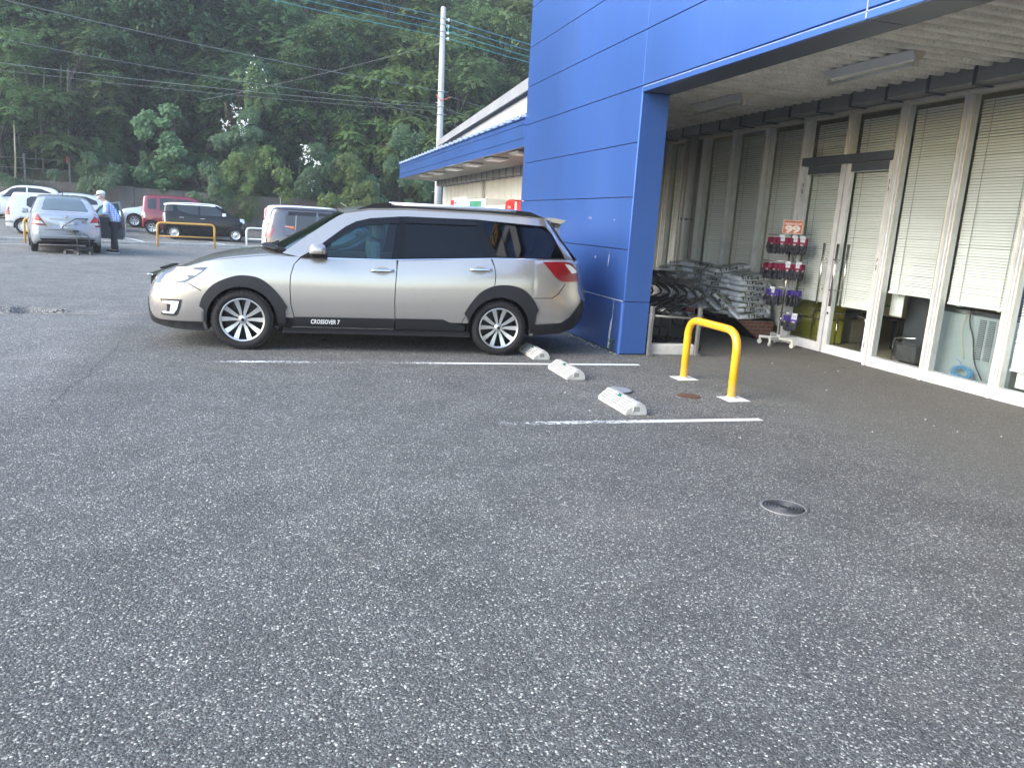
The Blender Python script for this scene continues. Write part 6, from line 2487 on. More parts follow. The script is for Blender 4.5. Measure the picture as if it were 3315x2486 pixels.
# white retro minicar
K = kei(H=1.64, fo=0.60, wb=2.36, ro=0.62, hood=1.0, belt=0.98, a0=0.20, a1=0.85, rear=0.16)
K.update(R=0.29, rim_mat=mat('cap_white', (0.72, 0.73, 0.72), 0.3), wheel='steel',
         windows=[[(0.48, 1.03), (0.80, 1.36), (0.98, 1.47), (1.45, 1.49), (1.45, 1.03)], [(1.54, 1.03), (1.54, 1.49), (2.05, 1.48), (2.2, 1.38), (2.22, 1.12), (2.1, 1.04)]],
         side=[('tail_light', [(2.80, 0.72), (2.92, 0.72), (2.93, 1.03), (2.86, 1.06), (2.81, 1.0)], LRED), ('white_lens', [(2.81, 0.83), (2.925, 0.83), (2.925, 0.90), (2.81, 0.90)], LCLR), ('chrome_bumper', [(2.70, 0.42), (2.97, 0.42), (2.97, 0.50), (2.70, 0.50)], CHROME)],
         ends=[('tail_light', [(0.56, 0.72), (0.68, 0.72), (0.67, 1.05), (0.58, 1.05)], LRED, 1), ('chrome_bumper', [(-0.62, 0.42), (0.62, 0.42), (0.62, 0.50), (-0.62, 0.50)], CHROME, 1), ('rear_window', [(-0.55, 1.05), (0.55, 1.05), (0.48, 1.48), (-0.48, 1.48)], CGL, 1),
               ('number_plate', [(-0.16, 0.6), (0.16, 0.6), (0.16, 0.74), (-0.16, 0.74)], mat('plate_yellow', (0.6, 0.55, 0.2), 0.4), 1)],
         handles=[(1.35, 0.9)], seams=[(1.50, 0.3, 1.0)])
car('parked_minicar', 'cream white retro minicar with chrome bumper left of the silver sedan', (-7.55, 36.3), R(186), K, mat('paint_cream', (0.52, 0.54, 0.52), 0.35, coat=0.6))
# dark grey boxy minicar in front of the white van
GRP = mat('paint_grey', (0.026, 0.031, 0.050), 0.25, 0.2, coat=0.9, coat_rough=0.03)
K = kei(H=1.66, fo=0.58, wb=2.36, ro=0.46, hood=1.05, belt=0.98, a0=0.05, a1=0.80, rear=0.07)
K.update(windows=[[(0.42, 1.03), (0.70, 1.36), (0.88, 1.50), (1.38, 1.52), (1.38, 1.03)], smooth_poly([(1.46, 1.03, 1), (1.46, 1.52, 1), (2.18, 1.50), (2.26, 1.40), (2.24, 1.18), (2.10, 1.05)], 4)],
         side=[('tail_light', smooth_poly([(2.70, 1.20), (2.61, 1.10), (2.585, 0.98), (2.64, 0.86), (2.74, 0.80), (2.83, 0.82, 1), (2.80, 1.19, 1)], 4), LRED),
               ('rain_visor', [(1.46, 1.44), (2.2, 1.43), (2.2, 1.53), (1.46, 1.545)], mat('visor_smoke', (0.006, 0.006, 0.008), 0.15, spec=0.3)), ('rain_visor', [(0.76, 1.36), (0.92, 1.46), (1.4, 1.45), (1.4, 1.545), (0.88, 1.52)], MATS['visor_smoke']),
               ('window_pillar', [(1.98, 1.05), (2.0, 1.05), (2.0, 1.44), (1.98, 1.44)], mat('pillar_grey', (0.2, 0.22, 0.24), 0.4)),
               ('roof_rail', [(0.9, 1.585), (2.5, 1.575), (2.5, 1.60), (0.9, 1.61)], BLKM)],
         ends=[('tail_light', [(0.60, 0.82), (0.70, 0.84), (0.69, 1.14), (0.62, 1.16)], LRED, 1)], seams=[(1.42, 0.28, 1.0), (2.28, 0.5, 1.05)], handles=[(1.3, 0.88), (2.15, 0.9)])
rzw = R(165.5)
rear_c = Vector((-0.24, 22.7, 0))
fwd = Vector((-math.cos(rzw), -math.sin(rzw), 0))
pf = rear_c+fwd*(2.36+0.46)
t, sh_w = car('parked_minicar', 'dark grey boxy minicar with round red rear lights beyond the silver crossover', (pf.x, pf.y), rzw, K, GRP)
MB().tube([(0.5, -0.45, 1.64), (0.75, -0.45, 1.72), (1.0, -0.45, 1.86)], 0.006, 5).build('aerial', mat('aerial_grey', (0.35, 0.35, 0.34), 0.4), t)
# white van behind it
K = kei(H=1.72, fo=0.50, wb=2.45, ro=0.47, hood=1.08, belt=1.0, a0=0.0, a1=0.75, rear=0.05)
K.update(windows=[[(0.42, 1.05), (0.70, 1.42), (0.88, 1.56), (1.38, 1.58), (1.38, 1.05)], [(1.46, 1.05), (1.46, 1.58), (2.2, 1.56), (2.2, 1.05)]],
         side=[('tail_light', [(2.74, 1.22), (2.87, 1.22), (2.86, 1.58), (2.76, 1.60)], LRED), ('white_lens', [(2.74, 0.92), (2.88, 0.92), (2.87, 1.20), (2.74, 1.20)], LCLR)],
         ends=[('tail_light', [(0.52, 1.22), (0.66, 1.22), (0.60, 1.58), (0.50, 1.60)], LRED, 1), ('white_lens', [(0.52, 0.92), (0.68, 0.92), (0.66, 1.20), (0.52, 1.20)], LCLR, 1), ('rear_window', [(-0.5, 1.1), (0.5, 1.1), (0.44, 1.56), (-0.44, 1.56)], CGL, 1)])
rear_c = Vector((-0.40, 25.4, 0))
pf = rear_c+fwd*(2.45+0.47)
car('parked_minicar', 'white minicar with tall red and clear rear lights behind the dark grey one', (pf.x, pf.y), rzw, K, mat('paint_white', (0.56, 0.59, 0.62), 0.3, coat=0.6))
# black hatchback in the next bay
K = hatch(H=1.42, fo=0.78, wb=2.5, ro=0.66, hw=0.84, hood=0.99, belt=0.95)
car('parked_hatchback', 'low black hatchback parked in the bay beyond the silver crossover', (0.62, 11.55), R(-2), K, BKP, None)

# ------------------------------------------------------------------ guard rails in the car park
YR = mat('rail_yellow', (0.62, 0.34, 0.07), 0.45, var=0.08, vscale=3)


def guard_rail(label, a, b, h, m, mid=True):
    a, b = Vector((*a, 0)), Vector((*b, 0))
    d = (b-a)
    L = d.length
    t = thing('guard_rail', label, 'guard rail', (a.x, a.y, gz(a.x, a.y)), math.atan2(d.y, d.x))
    MB().tube(bez([(0, 0, -0.05), (0, 0, h), (L, 0, h), (L, 0, -0.05)], 0.16, 8), 0.036, 12).build('hoop', m, t)
    if mid:
        MB().tube([(0.03, 0, h*0.46), (L-0.03, 0, h*0.46)], 0.024, 10).build('cross_bar', m, t)
    return t


guard_rail('yellow hoop guard rail with cross bar in front of the black minicar', (-4.19, 30.04), (-2.33, 30.58), 0.86, YR)
guard_rail('yellow guard rail mostly hidden behind the silver sedan', (-8.0, 28.85), (-6.15, 29.45), 0.80, YR)
guard_rail('white guard rail at the kerb beside the dark grey minicar', (-1.28, 32.3), (0.6, 32.9), 0.78, mat('rail_white', (0.72, 0.74, 0.74), 0.45))

# ------------------------------------------------------------------ old man at the sedan


def skin_mesh(name, pts, edges, radii, m, sub=2, root=0):
    me = bpy.data.meshes.new(name)
    bm = bmesh.new()
    ly = bm.verts.layers.skin.verify()
    vs = [bm.verts.new(p) for p in pts]
    for a, b in edges:
        bm.edges.new((vs[a], vs[b]))
    for i, v in enumerate(vs):
        r = radii[i]
        v[ly].radius = r if isinstance(r, tuple) else (r, r)
        v[ly].use_root = i == root
    bm.to_mesh(me)
    bm.free()
    o = bpy.data.objects.new('tmp', me)
    COL.objects.link(o)
    md = o.modifiers.new('s', 'SKIN')
    md.use_smooth_shade = True
    if sub:
        ms = o.modifiers.new('d', 'SUBSURF')
        ms.levels = sub
    dg = bpy.context.evaluated_depsgraph_get()
    out = bpy.data.meshes.new_from_object(o.evaluated_get(dg))
    bpy.data.objects.remove(o)
    out.materials.clear()
    out.materials.append(m)
    return out


SKIN = mat('skin', (0.42, 0.26, 0.19), 0.55, var=0.05)
man = thing('person', 'person in white cap, mask and blue checked shirt leaning into the open sedan', 'person', (-4.78, 25.55, gz(-4.8, 25.5)), R(0))
# local frame: faces -x (left in the picture); y away from the viewer
hip = (0.10, 0, 0.90)
P = [hip, (0.06, 0, 1.08), (-0.02, 0, 1.26), (-0.10, 0, 1.40), (-0.17, 0, 1.485), (-0.225, 0, 1.545), (-0.27, 0, 1.63), (-0.285, 0, 1.70),   # 0-7
     (-0.09, -0.19, 1.38), (-0.14, -0.245, 1.12), (-0.36, -0.20, 1.03), (-0.42, -0.19, 1.03),        # 8-11 right arm (near viewer)
     (-0.09, 0.19, 1.38), (-0.20, 0.24, 1.12), (-0.42, 0.16, 1.05), (-0.48, 0.15, 1.05),         # 12-15
     (0.09, -0.10, 0.86), (0.05, -0.11, 0.48), (0.10, -0.11, 0.09), (-0.04, -0.115, 0.045),       # 16-19
     (0.09, 0.10, 0.86), (0.00, 0.11, 0.48), (-0.02, 0.11, 0.09), (-0.16, 0.115, 0.045)]          # 20-23
E_ = [(0, 1), (1, 2), (2, 3), (3, 4), (4, 5), (5, 6), (6, 7), (3, 8), (8, 9), (9, 10), (10, 11), (3, 12), (12, 13), (13, 14), (14, 15), (0, 16), (16, 17), (17, 18), (18, 19), (0, 20), (20, 21), (21, 22), (22, 23)]
Rr = [(0.15, 0.115), (0.14, 0.105), (0.15, 0.11), (0.15, 0.10), 0.06, 0.062, (0.082, 0.10), (0.07, 0.085), 0.062, 0.047, 0.034, 0.03, 0.062, 0.047, 0.034, 0.03, 0.085, 0.058, 0.042, 0.035, 0.085, 0.058, 0.042, 0.035]
link('body', skin_mesh('body', P, E_, Rr, SKIN), man)
# hands: palm and five separate fingers each
for (wx, wy, wz) in ((-0.44, -0.19, 1.03), (-0.50, 0.15, 1.05)):
    pts = [(wx+0.02, wy, wz), (wx-0.035, wy, wz-0.003)]
    ed = [(0, 1)]
    rd = [(0.030, 0.02), (0.040, 0.017)]
    for k, (dy, l) in enumerate(((-0.03, 0.065), (-0.010, 0.075), (0.010, 0.072), (0.030, 0.058))):
        b_ = len(pts)
        pts += [(wx-0.06, wy+dy, wz-0.004), (wx-0.06-l*0.5, wy+dy*1.1, wz-0.016), (wx-0.06-l*0.85, wy+dy*1.1, wz-0.04)]
        rd += [0.011, 0.010, 0.008]
        ed += [(1, b_), (b_, b_+1), (b_+1, b_+2)]
    b_ = len(pts)
    pts += [(wx-0.01, wy-0.045, wz-0.01), (wx-0.045, wy-0.062, wz-0.025)]
    rd += [0.012, 0.010]
    ed += [(0, b_), (b_, b_+1)]
    link('hand', skin_mesh('hand', pts, ed, rd, SKIN, 1), man)


def plaid():
    m = bpy.data.materials.new('plaid_shirt')
    m.use_nodes = True
    nt = m.node_tree
    n = nt.nodes
    L = nt.links.new
    b = n['Principled BSDF']
    b.inputs['Roughness'].default_value = 0.85
    tc = n.new('ShaderNodeTexCoord')
    cols = []
    for ax_, sc_ in (('X', 13.0), ('Y', 13.0), ('Z', 13.0)):
        w_ = n.new('ShaderNodeTexWave')
        w_.wave_type = 'BANDS'
        w_.bands_direction = ax_
        w_.inputs['Scale'].default_value = 5.2
        L(tc.outputs['Object'], w_.inputs['Vector'])
        rp = n.new('ShaderNodeValToRGB')
        rp.color_ramp.elements[0].position = 0.52
        rp.color_ramp.elements[0].color = (1, 1, 1, 1)
        rp.color_ramp.elements[1].position = 0.62
        rp.color_ramp.elements[1].color = (0.58, 0.67, 0.90, 1)
        L(w_.outputs['Fac'], rp.inputs[0])
        cols.append(rp.outputs[0])
    prev = None
    for c in cols:
        x = n.new('ShaderNodeMixRGB')
        x.blend_type = 'MULTIPLY'
        x.inputs[0].default_value = 1
        if prev is None:
            x.inputs[1].default_value = (0.80, 0.83, 0.90, 1)
        else:
            L(prev, x.inputs[1])
        L(c, x.inputs[2])
        prev = x.outputs[0]
    L(prev, b.inputs['Base Color'])
    return m


PLAID = plaid()
sP = [(0.115, 0, 0.84), (0.07, 0, 1.08), (-0.02, 0, 1.27), (-0.10, 0, 1.41), (-0.165, 0, 1.475), (-0.09, -0.20, 1.39), (-0.125, -0.25, 1.18), (-0.15, -0.25, 1.10), (-0.09, 0.20, 1.39), (-0.17, 0.245, 1.20), (-0.2, 0.245, 1.12)]
sE = [(0, 1), (1, 2), (2, 3), (3, 4), (3, 5), (5, 6), (6, 7), (3, 8), (8, 9), (9, 10)]
sR = [(0.215, 0.16), (0.19, 0.145), (0.18, 0.14), (0.17, 0.12), 0.075, 0.088, 0.078, 0.082, 0.088, 0.078, 0.082]
link('shirt', skin_mesh('shirt', sP, sE, sR, PLAID), man)
tP = [(0.10, 0, 0.94), (0.09, -0.105, 0.82), (0.05, -0.11, 0.48), (0.10, -0.11, 0.08), (0.09, 0.105, 0.82), (0.00, 0.11, 0.48), (-0.02, 0.11, 0.08)]
link('trousers', skin_mesh('trousers', tP, [(0, 1), (1, 2), (2, 3), (0, 4), (4, 5), (5, 6)], [(0.17, 0.14), 0.115, 0.088, 0.078, 0.115, 0.088, 0.078], mat('trouser_cloth', (0.035, 0.04, 0.045), 0.9)), man)
for (x, y) in ((0.07, -0.11), (-0.05, 0.11)):
    s_ = MB().bbox(x-0.17, x+0.10, y-0.05, y+0.05, 0.022, 0.09, 0.025)
    s_.build('shoe', mat('shoe_dark', (0.03, 0.03, 0.035), 0.7), man)
    MB().bbox(x-0.175, x+0.105, y-0.053, y+0.053, 0.0, 0.022, 0.008).build('shoe_sole', mat('sole_white', (0.7, 0.7, 0.7), 0.6), man)
cap = MB()
cap.sphere((-0.268, 0, 1.72), 0.118, 0.10, 0.085, 16, 10)
capv = [(x, y, max(z, 1.69)) for x, y, z in cap.v]
cap.v = capv
br_ = []
cap.build('cap', mat('cap_white_cloth', (0.74, 0.75, 0.73), 0.85), man)
vz = MB()
vz.prism([(-0.30, -0.088), (-0.40, -0.08), (-0.455, -0.04), (-0.465, 0.0), (-0.455, 0.04), (-0.40, 0.08), (-0.30, 0.088)], 0.0, 0.012)
vz.xf(Matrix.Translation((0, 0, 1.70)) @ Matrix.Translation((-0.30, 0, 0)) @ Matrix.Rotation(R(-24), 4, 'Y') @ Matrix.Translation((0.30, 0, 0)))
vz.build('cap_peak', MATS['cap_white_cloth'], man)
MB().sphere((-0.335, 0, 1.595), 0.055, 0.068, 0.058, 14, 10).build('face_mask', mat('mask_white', (0.72, 0.74, 0.76), 0.8), man)
MB().sphere((-0.372, 0, 1.645), 0.016, 0.014, 0.022, 8, 6).build('nose', SKIN, man)
for s in (-1, 1):
    MB().sphere((-0.352, s*0.034, 1.665), 0.012, 0.014, 0.008, 8, 6).build('eye', mat('eye_dark', (0.03, 0.025, 0.02), 0.3), man)
    MB().sphere((-0.258, s*0.092, 1.635), 0.022, 0.012, 0.034, 8, 6).build('ear', SKIN, man)
    MB().tube([(-0.33, s*0.066, 1.60), (-0.27, s*0.092, 1.635)], 0.003, 5).build('mask_strap', MATS['mask_white'], man)
hair = MB().sphere((-0.215, 0, 1.645), 0.06, 0.085, 0.055, 12, 8)
hair.build('hair', mat('hair_grey', (0.40, 0.40, 0.39), 0.85), man)
# ------------------------------------------------------------------ shop sign on the facade above the opening (seen mirrored in the car glass)
WHL = mat('sign_white', (0.80, 0.80, 0.78), 0.5)
GOL = mat('sign_gold', (0.60, 0.36, 0.06), 0.45)
text('sign_lettering', 'TRIAL', 1.30, WHL, store, SO @ frame_mtx((XW-0.03, 3.70, 4.40), (0, -1, 0), (0, 0, 1)), 0.05, 0.04, 0, 1.0, 4.2)
text('sign_lettering', 'SUPERCENTER', 0.46, GOL, store, SO @ frame_mtx((XW-0.03, 3.75, 5.28), (0, -1, 0), (0, 0, 1)), 0.05, 0.01, 0, 1.0, 3.7)

# ------------------------------------------------------------------ yellow hoop by the column
HY = mat('hoop_yellow', (0.78, 0.40, 0.012), 0.28, var=0.04, vscale=3, coat=0.4, bump=0.06, bscale=25, dirt=(0.55, 0.33, 0.12), dirt_scale=7, dirt_amt=0.5)
t = thing('hoop_barrier', 'thick yellow hoop barrier with white painted feet patches near the blue column', 'barrier', (4.03, 6.5, 0))
MB().tube(bez([(0, 0.45, -0.1), (0, 0.45, 0.625), (0, -0.45, 0.625), (0, -0.45, -0.1)], 0.19, 12), 0.0385, 24).build('hoop', HY, t)
for y in (0.45, -0.45):
    MB().cyl((0, y, 0.005), (0, 0, 1), 0.052, 0.012, 20, 0, 0.041).build('foot_collar', mat('collar_white', (0.72, 0.72, 0.70), 0.8), t)
lm = frame_mtx((-0.0395*math.cos(R(25)), 0.26, 0.625+0.0395*math.sin(R(25))), (0, -1, 0), (math.sin(R(25)), 0, math.cos(R(25))))
st_ = MB().box(-0.017, 0.017, -0.009, 0.009, -0.002, 0.001).xf(lm).build('maker_sticker', mat('sticker_dark', (0.07, 0.05, 0.02), 0.5), t)
MB().box(-0.011, 0.011, -0.0045, 0.0045, 0.001, 0.0016).xf(lm).build('sticker_print', mat('sticker_pale', (0.6, 0.5, 0.3), 0.5), st_)

# ------------------------------------------------------------------ wheel stops
STOP = mat('stop_concrete', (0.46, 0.46, 0.43), 0.9, var=0.22, vscale=9, bump=0.7, bscale=70, dirt=(0.20, 0.19, 0.17), dirt_scale=7, dirt_amt=0.55)
SLOT = mat('stop_slot', (0.22, 0.22, 0.21), 0.95, var=0.2, vscale=12)
REFL = mat('reflector_green', (0.02, 0.30, 0.20), 0.2, coat=0.6)


def wheel_stop(label, x, y0, y1, rz=0.0):
    t = thing('wheel_stop', label, 'wheel stop', (x, (y0+y1)/2, 0), rz, 'concrete wheel stops')
    h = (y1-y0)/2
    XZ = Matrix(((1, 0, 0, 0), (0, 0, 1, 0), (0, 1, 0, 0), (0, 0, 0, 1)))
    bm = bmesh.new()
    poly = [(0.0, 0.0), (0.0, 0.036), (0.085, 0.104), (0.135, 0.104), (0.172, 0.080), (0.192, 0.040), (0.195, 0.0)]
    b_ = MB().prism(poly, -h, h, 0, XZ)
    me = b_.mesh('tmp', STOP)
    bm.from_mesh(me)
    bmesh.ops.recalc_face_normals(bm, faces=bm.faces)
    bmesh.ops.bevel(bm, geom=list(bm.edges), offset=0.006, segments=2, affect='EDGES')
    bmesh.ops.subdivide_edges(bm, edges=[e for e in bm.edges if e.calc_length() > 0.2], cuts=12)
    for v in bm.verts:
        if v.co.z > 0.012:
            v.co += rv(0.0022)
    o = MB().bm(bm, 0, False)
    o.build('block', STOP, t)
    d = Vector((0.085, 0, 0.068)).normalized()
    nn = Vector((-d.z, 0, d.x))
    L = 0.1089
    for seg0, seg1 in ((-h+0.05, -h+0.17), (-h+0.19, h-0.19), (h-0.17, h-0.05)):
        for k in range(4):
            u0 = 0.010+k*0.025
            m_ = frame_mtx(Vector((0, 0, 0.036))+d*u0+nn*0.001, d, (0, 1, 0))
            MB().box(0.0, 0.012, seg0, seg1, -0.003, 0.0022).xf(m_).build('slot', SLOT, t)
    # raised frame bars between the slots
    bars = MB()
    for k in range(5):
        u0 = -0.002+k*0.025
        m_ = frame_mtx(Vector((0, 0, 0.036))+d*u0+nn*0.001, d, (0, 1, 0))
        one = MB().bbox(0.0, 0.0115, -h+0.03, h-0.03, -0.004, 0.0075, 0.002).xf(m_)
        bars.add(one.v, one.f)
    for yy in (-h+0.03, -h+0.17, h-0.19, h-0.05):
        m_ = frame_mtx(Vector((0, 0, 0.036))+nn*0.0015, d, (0, 1, 0))
        one = MB().bbox(0.0, 0.106, yy, yy+0.02, -0.004, 0.0078, 0.002).xf(m_)
        bars.add(one.v, one.f)
    bars.build('rib', STOP, t)
    for yy in (-h+0.075, h-0.075):
        m_ = frame_mtx(Vector((0, 0, 0.036))+d*0.098+nn*0.002, d, (0, 1, 0))
        MB().bbox(-0.012, 0.014, -0.028, 0.028, -0.004, 0.010, 0.002).xf(m_).build('reflector', REFL, t)
    MB().box(0.072, 0.125, -h-0.0015, -h+0.004, 0.032, 0.072).build('end_socket', SLOT, t)
    MB().box(0.064, 0.133, -h-0.004, -h+0.002, 0.072, 0.079).box(0.064, 0.072, -h-0.004, -h+0.002, 0.026, 0.072).box(0.125, 0.133, -h-0.004, -h+0.002, 0.026, 0.072).box(0.064, 0.133, -h-0.004, -h+0.002, 0.025, 0.032).build('socket_rim', STOP, t)
    return t


random.seed(3)
wheel_stop('weathered concrete wheel stop touching the rear tyre of the silver crossover', 2.70, 7.935, 8.50)
wheel_stop('concrete wheel stop crossed by the white line, between the other two', 2.693, 6.853, 7.43)
wheel_stop('concrete wheel stop nearest the viewer with a clear lid behind it', 2.686, 5.48, 6.06)

# covers and litter on the asphalt
t = thing('manhole_cover', 'small round iron cover with concentric rings in the foreground asphalt', 'manhole cover', (2.715, 3.43, 0))
IRON = mat('cast_iron', (0.045, 0.045, 0.048), 0.6, 0.5, var=0.2, vscale=20, bump=0.3, bscale=120)
IRON2 = mat('iron_worn', (0.10, 0.10, 0.10), 0.5, 0.6, var=0.3, vscale=30)
I4 = Matrix.Identity(4)
MB().lathe([(0.0, 0.003), (0.112, 0.003), (0.114, 0.0)], I4, 40).build('plate', IRON, t)
for r in (0.028, 0.046, 0.064, 0.082, 0.099):
    MB().lathe([(r-0.005, 0.003), (r-0.0035, 0.007), (r+0.0035, 0.007), (r+0.005, 0.003)], I4, 40).build('ring', IRON2, t)
MB().lathe([(0.114, 0.0), (0.114, 0.006), (0.128, 0.006), (0.130, 0.0)], I4, 40).build('rim', mat('iron_pale', (0.18, 0.18, 0.17), 0.6, 0.3), t)
t = thing('drain_cover', 'rust brown round drain cover beside the yellow hoop', 'drain cover', (3.64, 6.14, 0))
RUST = mat('rust', (0.085, 0.045, 0.026), 0.9, var=0.4, vscale=20, bump=0.5, bscale=90)
MB().lathe([(0.0, 0.004), (0.108, 0.004), (0.113, 0.0)], I4, 32).build('plate', RUST, t)
for k in range(7):
    x_ = -0.075+k*0.025
    hh_ = math.sqrt(0.1**2-x_**2)*0.9
    MB().box(x_-0.004, x_+0.004, -hh_, hh_, 0.004, 0.0075).build('bar', RUST, t)
tag(MB().lathe([(0.0, 0.012), (0.10, 0.012), (0.118, 0.016), (0.122, 0.010), (0.115, 0.004)], Matrix.Translation((3.03, 6.36, 0.004)), 32).build('plastic_lid', mat('clear_plastic', (0.27, 0.285, 0.29), 0.3)), 'clear round plastic lid lying behind the nearest wheel stop', 'lid')
lf = Leaves()
random.seed(4)
LEAFD = mat('fallen_leaf', (0.30, 0.22, 0.05), 0.8)
for (x, y, s) in ((4.42, 7.86, 0.055), (2.88, 8.0, 0.03), (3.55, 8.1, 0.03)):
    l_ = MB()
    a = random.uniform(0, 6.28)
    d = Vector((math.cos(a), math.sin(a), 0.1))
    sd_ = Vector((-d.y, d.x, 0))
    p = Vector((x, y, 0.008))
    l_.add([p, p+d*s*0.5+sd_*s*0.25+Vector((0, 0, .012)), p+d*s, p+d*s*0.5-sd_*s*0.25+Vector((0, 0, .008)), p+d*s*0.5+Vector((0, 0, .002))], [(0, 4, 1), (4, 2, 1), (0, 3, 4), (3, 2, 4)])
    tag(l_.build('fallen_leaf', LEAFD), {4.42: 'dry yellow leaf lying near the barrier posts', 2.88: 'tiny dry leaf at the foot of the middle wheel stop', 3.55: 'tiny dry leaf on the asphalt by the white line'}[x], 'leaf')
t = thing('weed', 'small green weed growing at the foot of the blue corner', 'plant', (3.89, 8.52, 0))
lv = Leaves()
for i in range(46):
    a = random.uniform(0, 6.28)
    z = random.uniform(0.01, 0.15)
    r = random.uniform(0, 0.045)
    lv.leaf(Vector((r*math.cos(a), r*math.sin(a)*1.4, z)), Vector((math.cos(a), math.sin(a), random.uniform(0, 0.8))).normalized(), Vector((0, 0, 1)), 0.05, 0.013)
link('foliage', lv.mesh('foliage', LEAF_A), t)

gm_ = MB()
for i in range(150):
    u = random.random()
    y_ = 8.36+u*4
    x_ = 3.90-abs(random.gauss(0, 0.05))
    s = random.uniform(0.003, 0.010)
    bm = bmesh.new()
    bmesh.ops.create_icosphere(bm, subdivisions=1, radius=s)
    gm_.bm(bm, 0, False, Matrix.Translation((x_, y_, s*0.4)))
for i in range(60):
    x_, y_ = random.uniform(-3, 6.5), random.uniform(3.2, 8.2)
    s = random.uniform(0.003, 0.008)
    bm = bmesh.new()
    bmesh.ops.create_icosphere(bm, subdivisions=1, radius=s)
    gm_.bm(bm, 0, False, Matrix.Translation((x_, y_, s*0.4)))
stuff(gm_.build('loose_grit', MATS['gravel_light']))

# ------------------------------------------------------------------ barrier and basket carts beside the column
POST = mat('post_metal', (0.22, 0.215, 0.20), 0.45, 0.5, var=0.15, vscale=6)
t = thing('pipe_barrier', 'grey pipe barrier with one low rail beside the blue column', 'barrier', (4.6, 8.28, 0))
for x in (-0.315, 0.335):
    MB().bbox(x-0.022, x+0.022, -0.022, 0.022, 0, 0.605, 0.006).build('post', POST, t)
    MB().bbox(x-0.01, x+0.055, -0.03, 0.03, 0, 0.03, 0.006).build('post_foot', POST, t)
MB().tube([(-0.30, 0, 0.49), (0.33, 0, 0.462)], 0.015, 10).build('rail', POST, t)
MB().bbox(-0.335, -0.29, -0.03, 0.03, 0.44, 0.53, 0.008).build('rail_bracket', POST, t)
WB = mat('whitewashed_concrete', (0.52, 0.50, 0.47), 0.85, var=0.15, vscale=8, bump=0.4, bscale=50, dirt=(0.25, 0.23, 0.2), dirt_scale=9, dirt_amt=0.6)
tag(MB().bbox(4.31, 4.93, 8.305, 8.41, 0.0, 0.14, 0.018).build('concrete_block', WB), 'whitewashed concrete block on the ground between the barrier posts', 'block')

CARTM = mat('cart_black', (0.013, 0.013, 0.015), 0.45)
CARTG = mat('cart_grey', (0.055, 0.06, 0.065), 0.45, 0.3)


def basket_cart(label, loc, rz, m, group):
    t = thing('basket_cart', label, 'shopping cart', (loc[0], loc[1], gz(loc[0], loc[1])), rz, group)
    W = 0.215
    for s in (-1, 1):
        MB().tube(bez([(0.0, s*W, 0.10), (0.02, s*W, 0.50), (0.50, s*W, 0.70), (0.44, s*W, 0.77), (0.03, s*W*0.98, 0.985)], 0.055, 5), 0.0135, 8).build('side_frame', m, t)
        MB().tube([(0.0, s*W, 0.12), (0.50, s*W*0.8, 0.13)], 0.0115, 8).build('base_rail', m, t)
    MB().tube([(0.03, -W, 0.985), (0.03, W, 0.985)], 0.017, 8).build('handle', m, t)
    for (x, z, k_) in ((0.0, 0.14, 1), (0.02, 0.46, 1), (0.0, 0.30, 1), (0.28, 0.61, 1), (0.50, 0.13, 0.8)):
        MB().tube([(x, -W*k_, z), (x, W*k_, z)], 0.0095, 6).build('cross_bar', m, t)
    rack = MB()
    for y in (0.0,):
        rack.tube([(0.02, y, 0.46), (0.27, y, 0.56), (0.28, y, 0.61)], 0.006, 5)
    for z in (0.84, 0.88):
        rack.tube([(0.28, -W, z-0.02), (0.28, W, z-0.02)], 0.006, 5)
    rack.build('basket_rest', m, t)
    MB().bbox(0.24, 0.36, -0.10, 0.10, 0.605, 0.665, 0.01).build('plate', m, t)
    MB().bbox(0.06, 0.30, -W, -W+0.012, 0.86, 0.93, 0.004).build('name_plate', m, t)
    for (x, s) in ((0.0, -1), (0.0, 1), (0.48, -0.8), (0.48, 0.8)):
        w_ = MB()
        w_.cyl((x, s*W-0.016, 0.045), (0, 1, 0), 0.045, 0.032, 14)
        w_.bbox(x-0.02, x+0.02, s*W-0.022, s*W+0.022, 0.07, 0.105, 0.006)
        w_.build('caster', m, t)
    return t


nm5 = ('front most', 'second', 'third', 'fourth', 'innermost')
for k in range(5):
    basket_cart('black basket cart, %s of the nested row beside the blue column' % nm5[k], (4.68-0.10*k, 8.80+0.05*k, 0), R(2), CARTM, 'black basket carts nested by the column')
basket_cart('grey basket cart standing empty behind the open silver sedan', (-5.22, 23.95), R(148), CARTG, None)

# ------------------------------------------------------------------ soil bags on a brick print stand
BRK = bpy.data.materials.new('brick_print')
BRK.use_nodes = True
nt = BRK.node_tree
tc = nt.nodes.new('ShaderNodeTexCoord')
mp = nt.nodes.new('ShaderNodeMapping')
mp.inputs['Rotation'].default_value = (R(90), 0, 0)
bt = nt.nodes.new('ShaderNodeTexBrick')
bt.inputs['Color1'].default_value = (0.30, 0.075, 0.045, 1)
bt.inputs['Color2'].default_value = (0.24, 0.105, 0.06, 1)
bt.inputs['Mortar'].default_value = (0.24, 0.22, 0.19, 1)
bt.inputs['Scale'].default_value = 1.0
bt.inputs['Brick Width'].default_value = 0.145
bt.inputs['Row Height'].default_value = 0.055
bt.inputs['Mortar Size'].default_value = 0.008
nz = nt.nodes.new('ShaderNodeTexNoise')
nz.inputs['Scale'].default_value = 30
mx = nt.nodes.new('ShaderNodeMixRGB')
mx.blend_type = 'MULTIPLY'
mx.inputs[0].default_value = 0.7
nt.links.new(tc.outputs['Object'], mp.inputs[0])
nt.links.new(mp.outputs[0], bt.inputs['Vector'])
nt.links.new(tc.outputs['Object'], nz.inputs['Vector'])
nt.links.new(bt.outputs['Color'], mx.inputs[1])
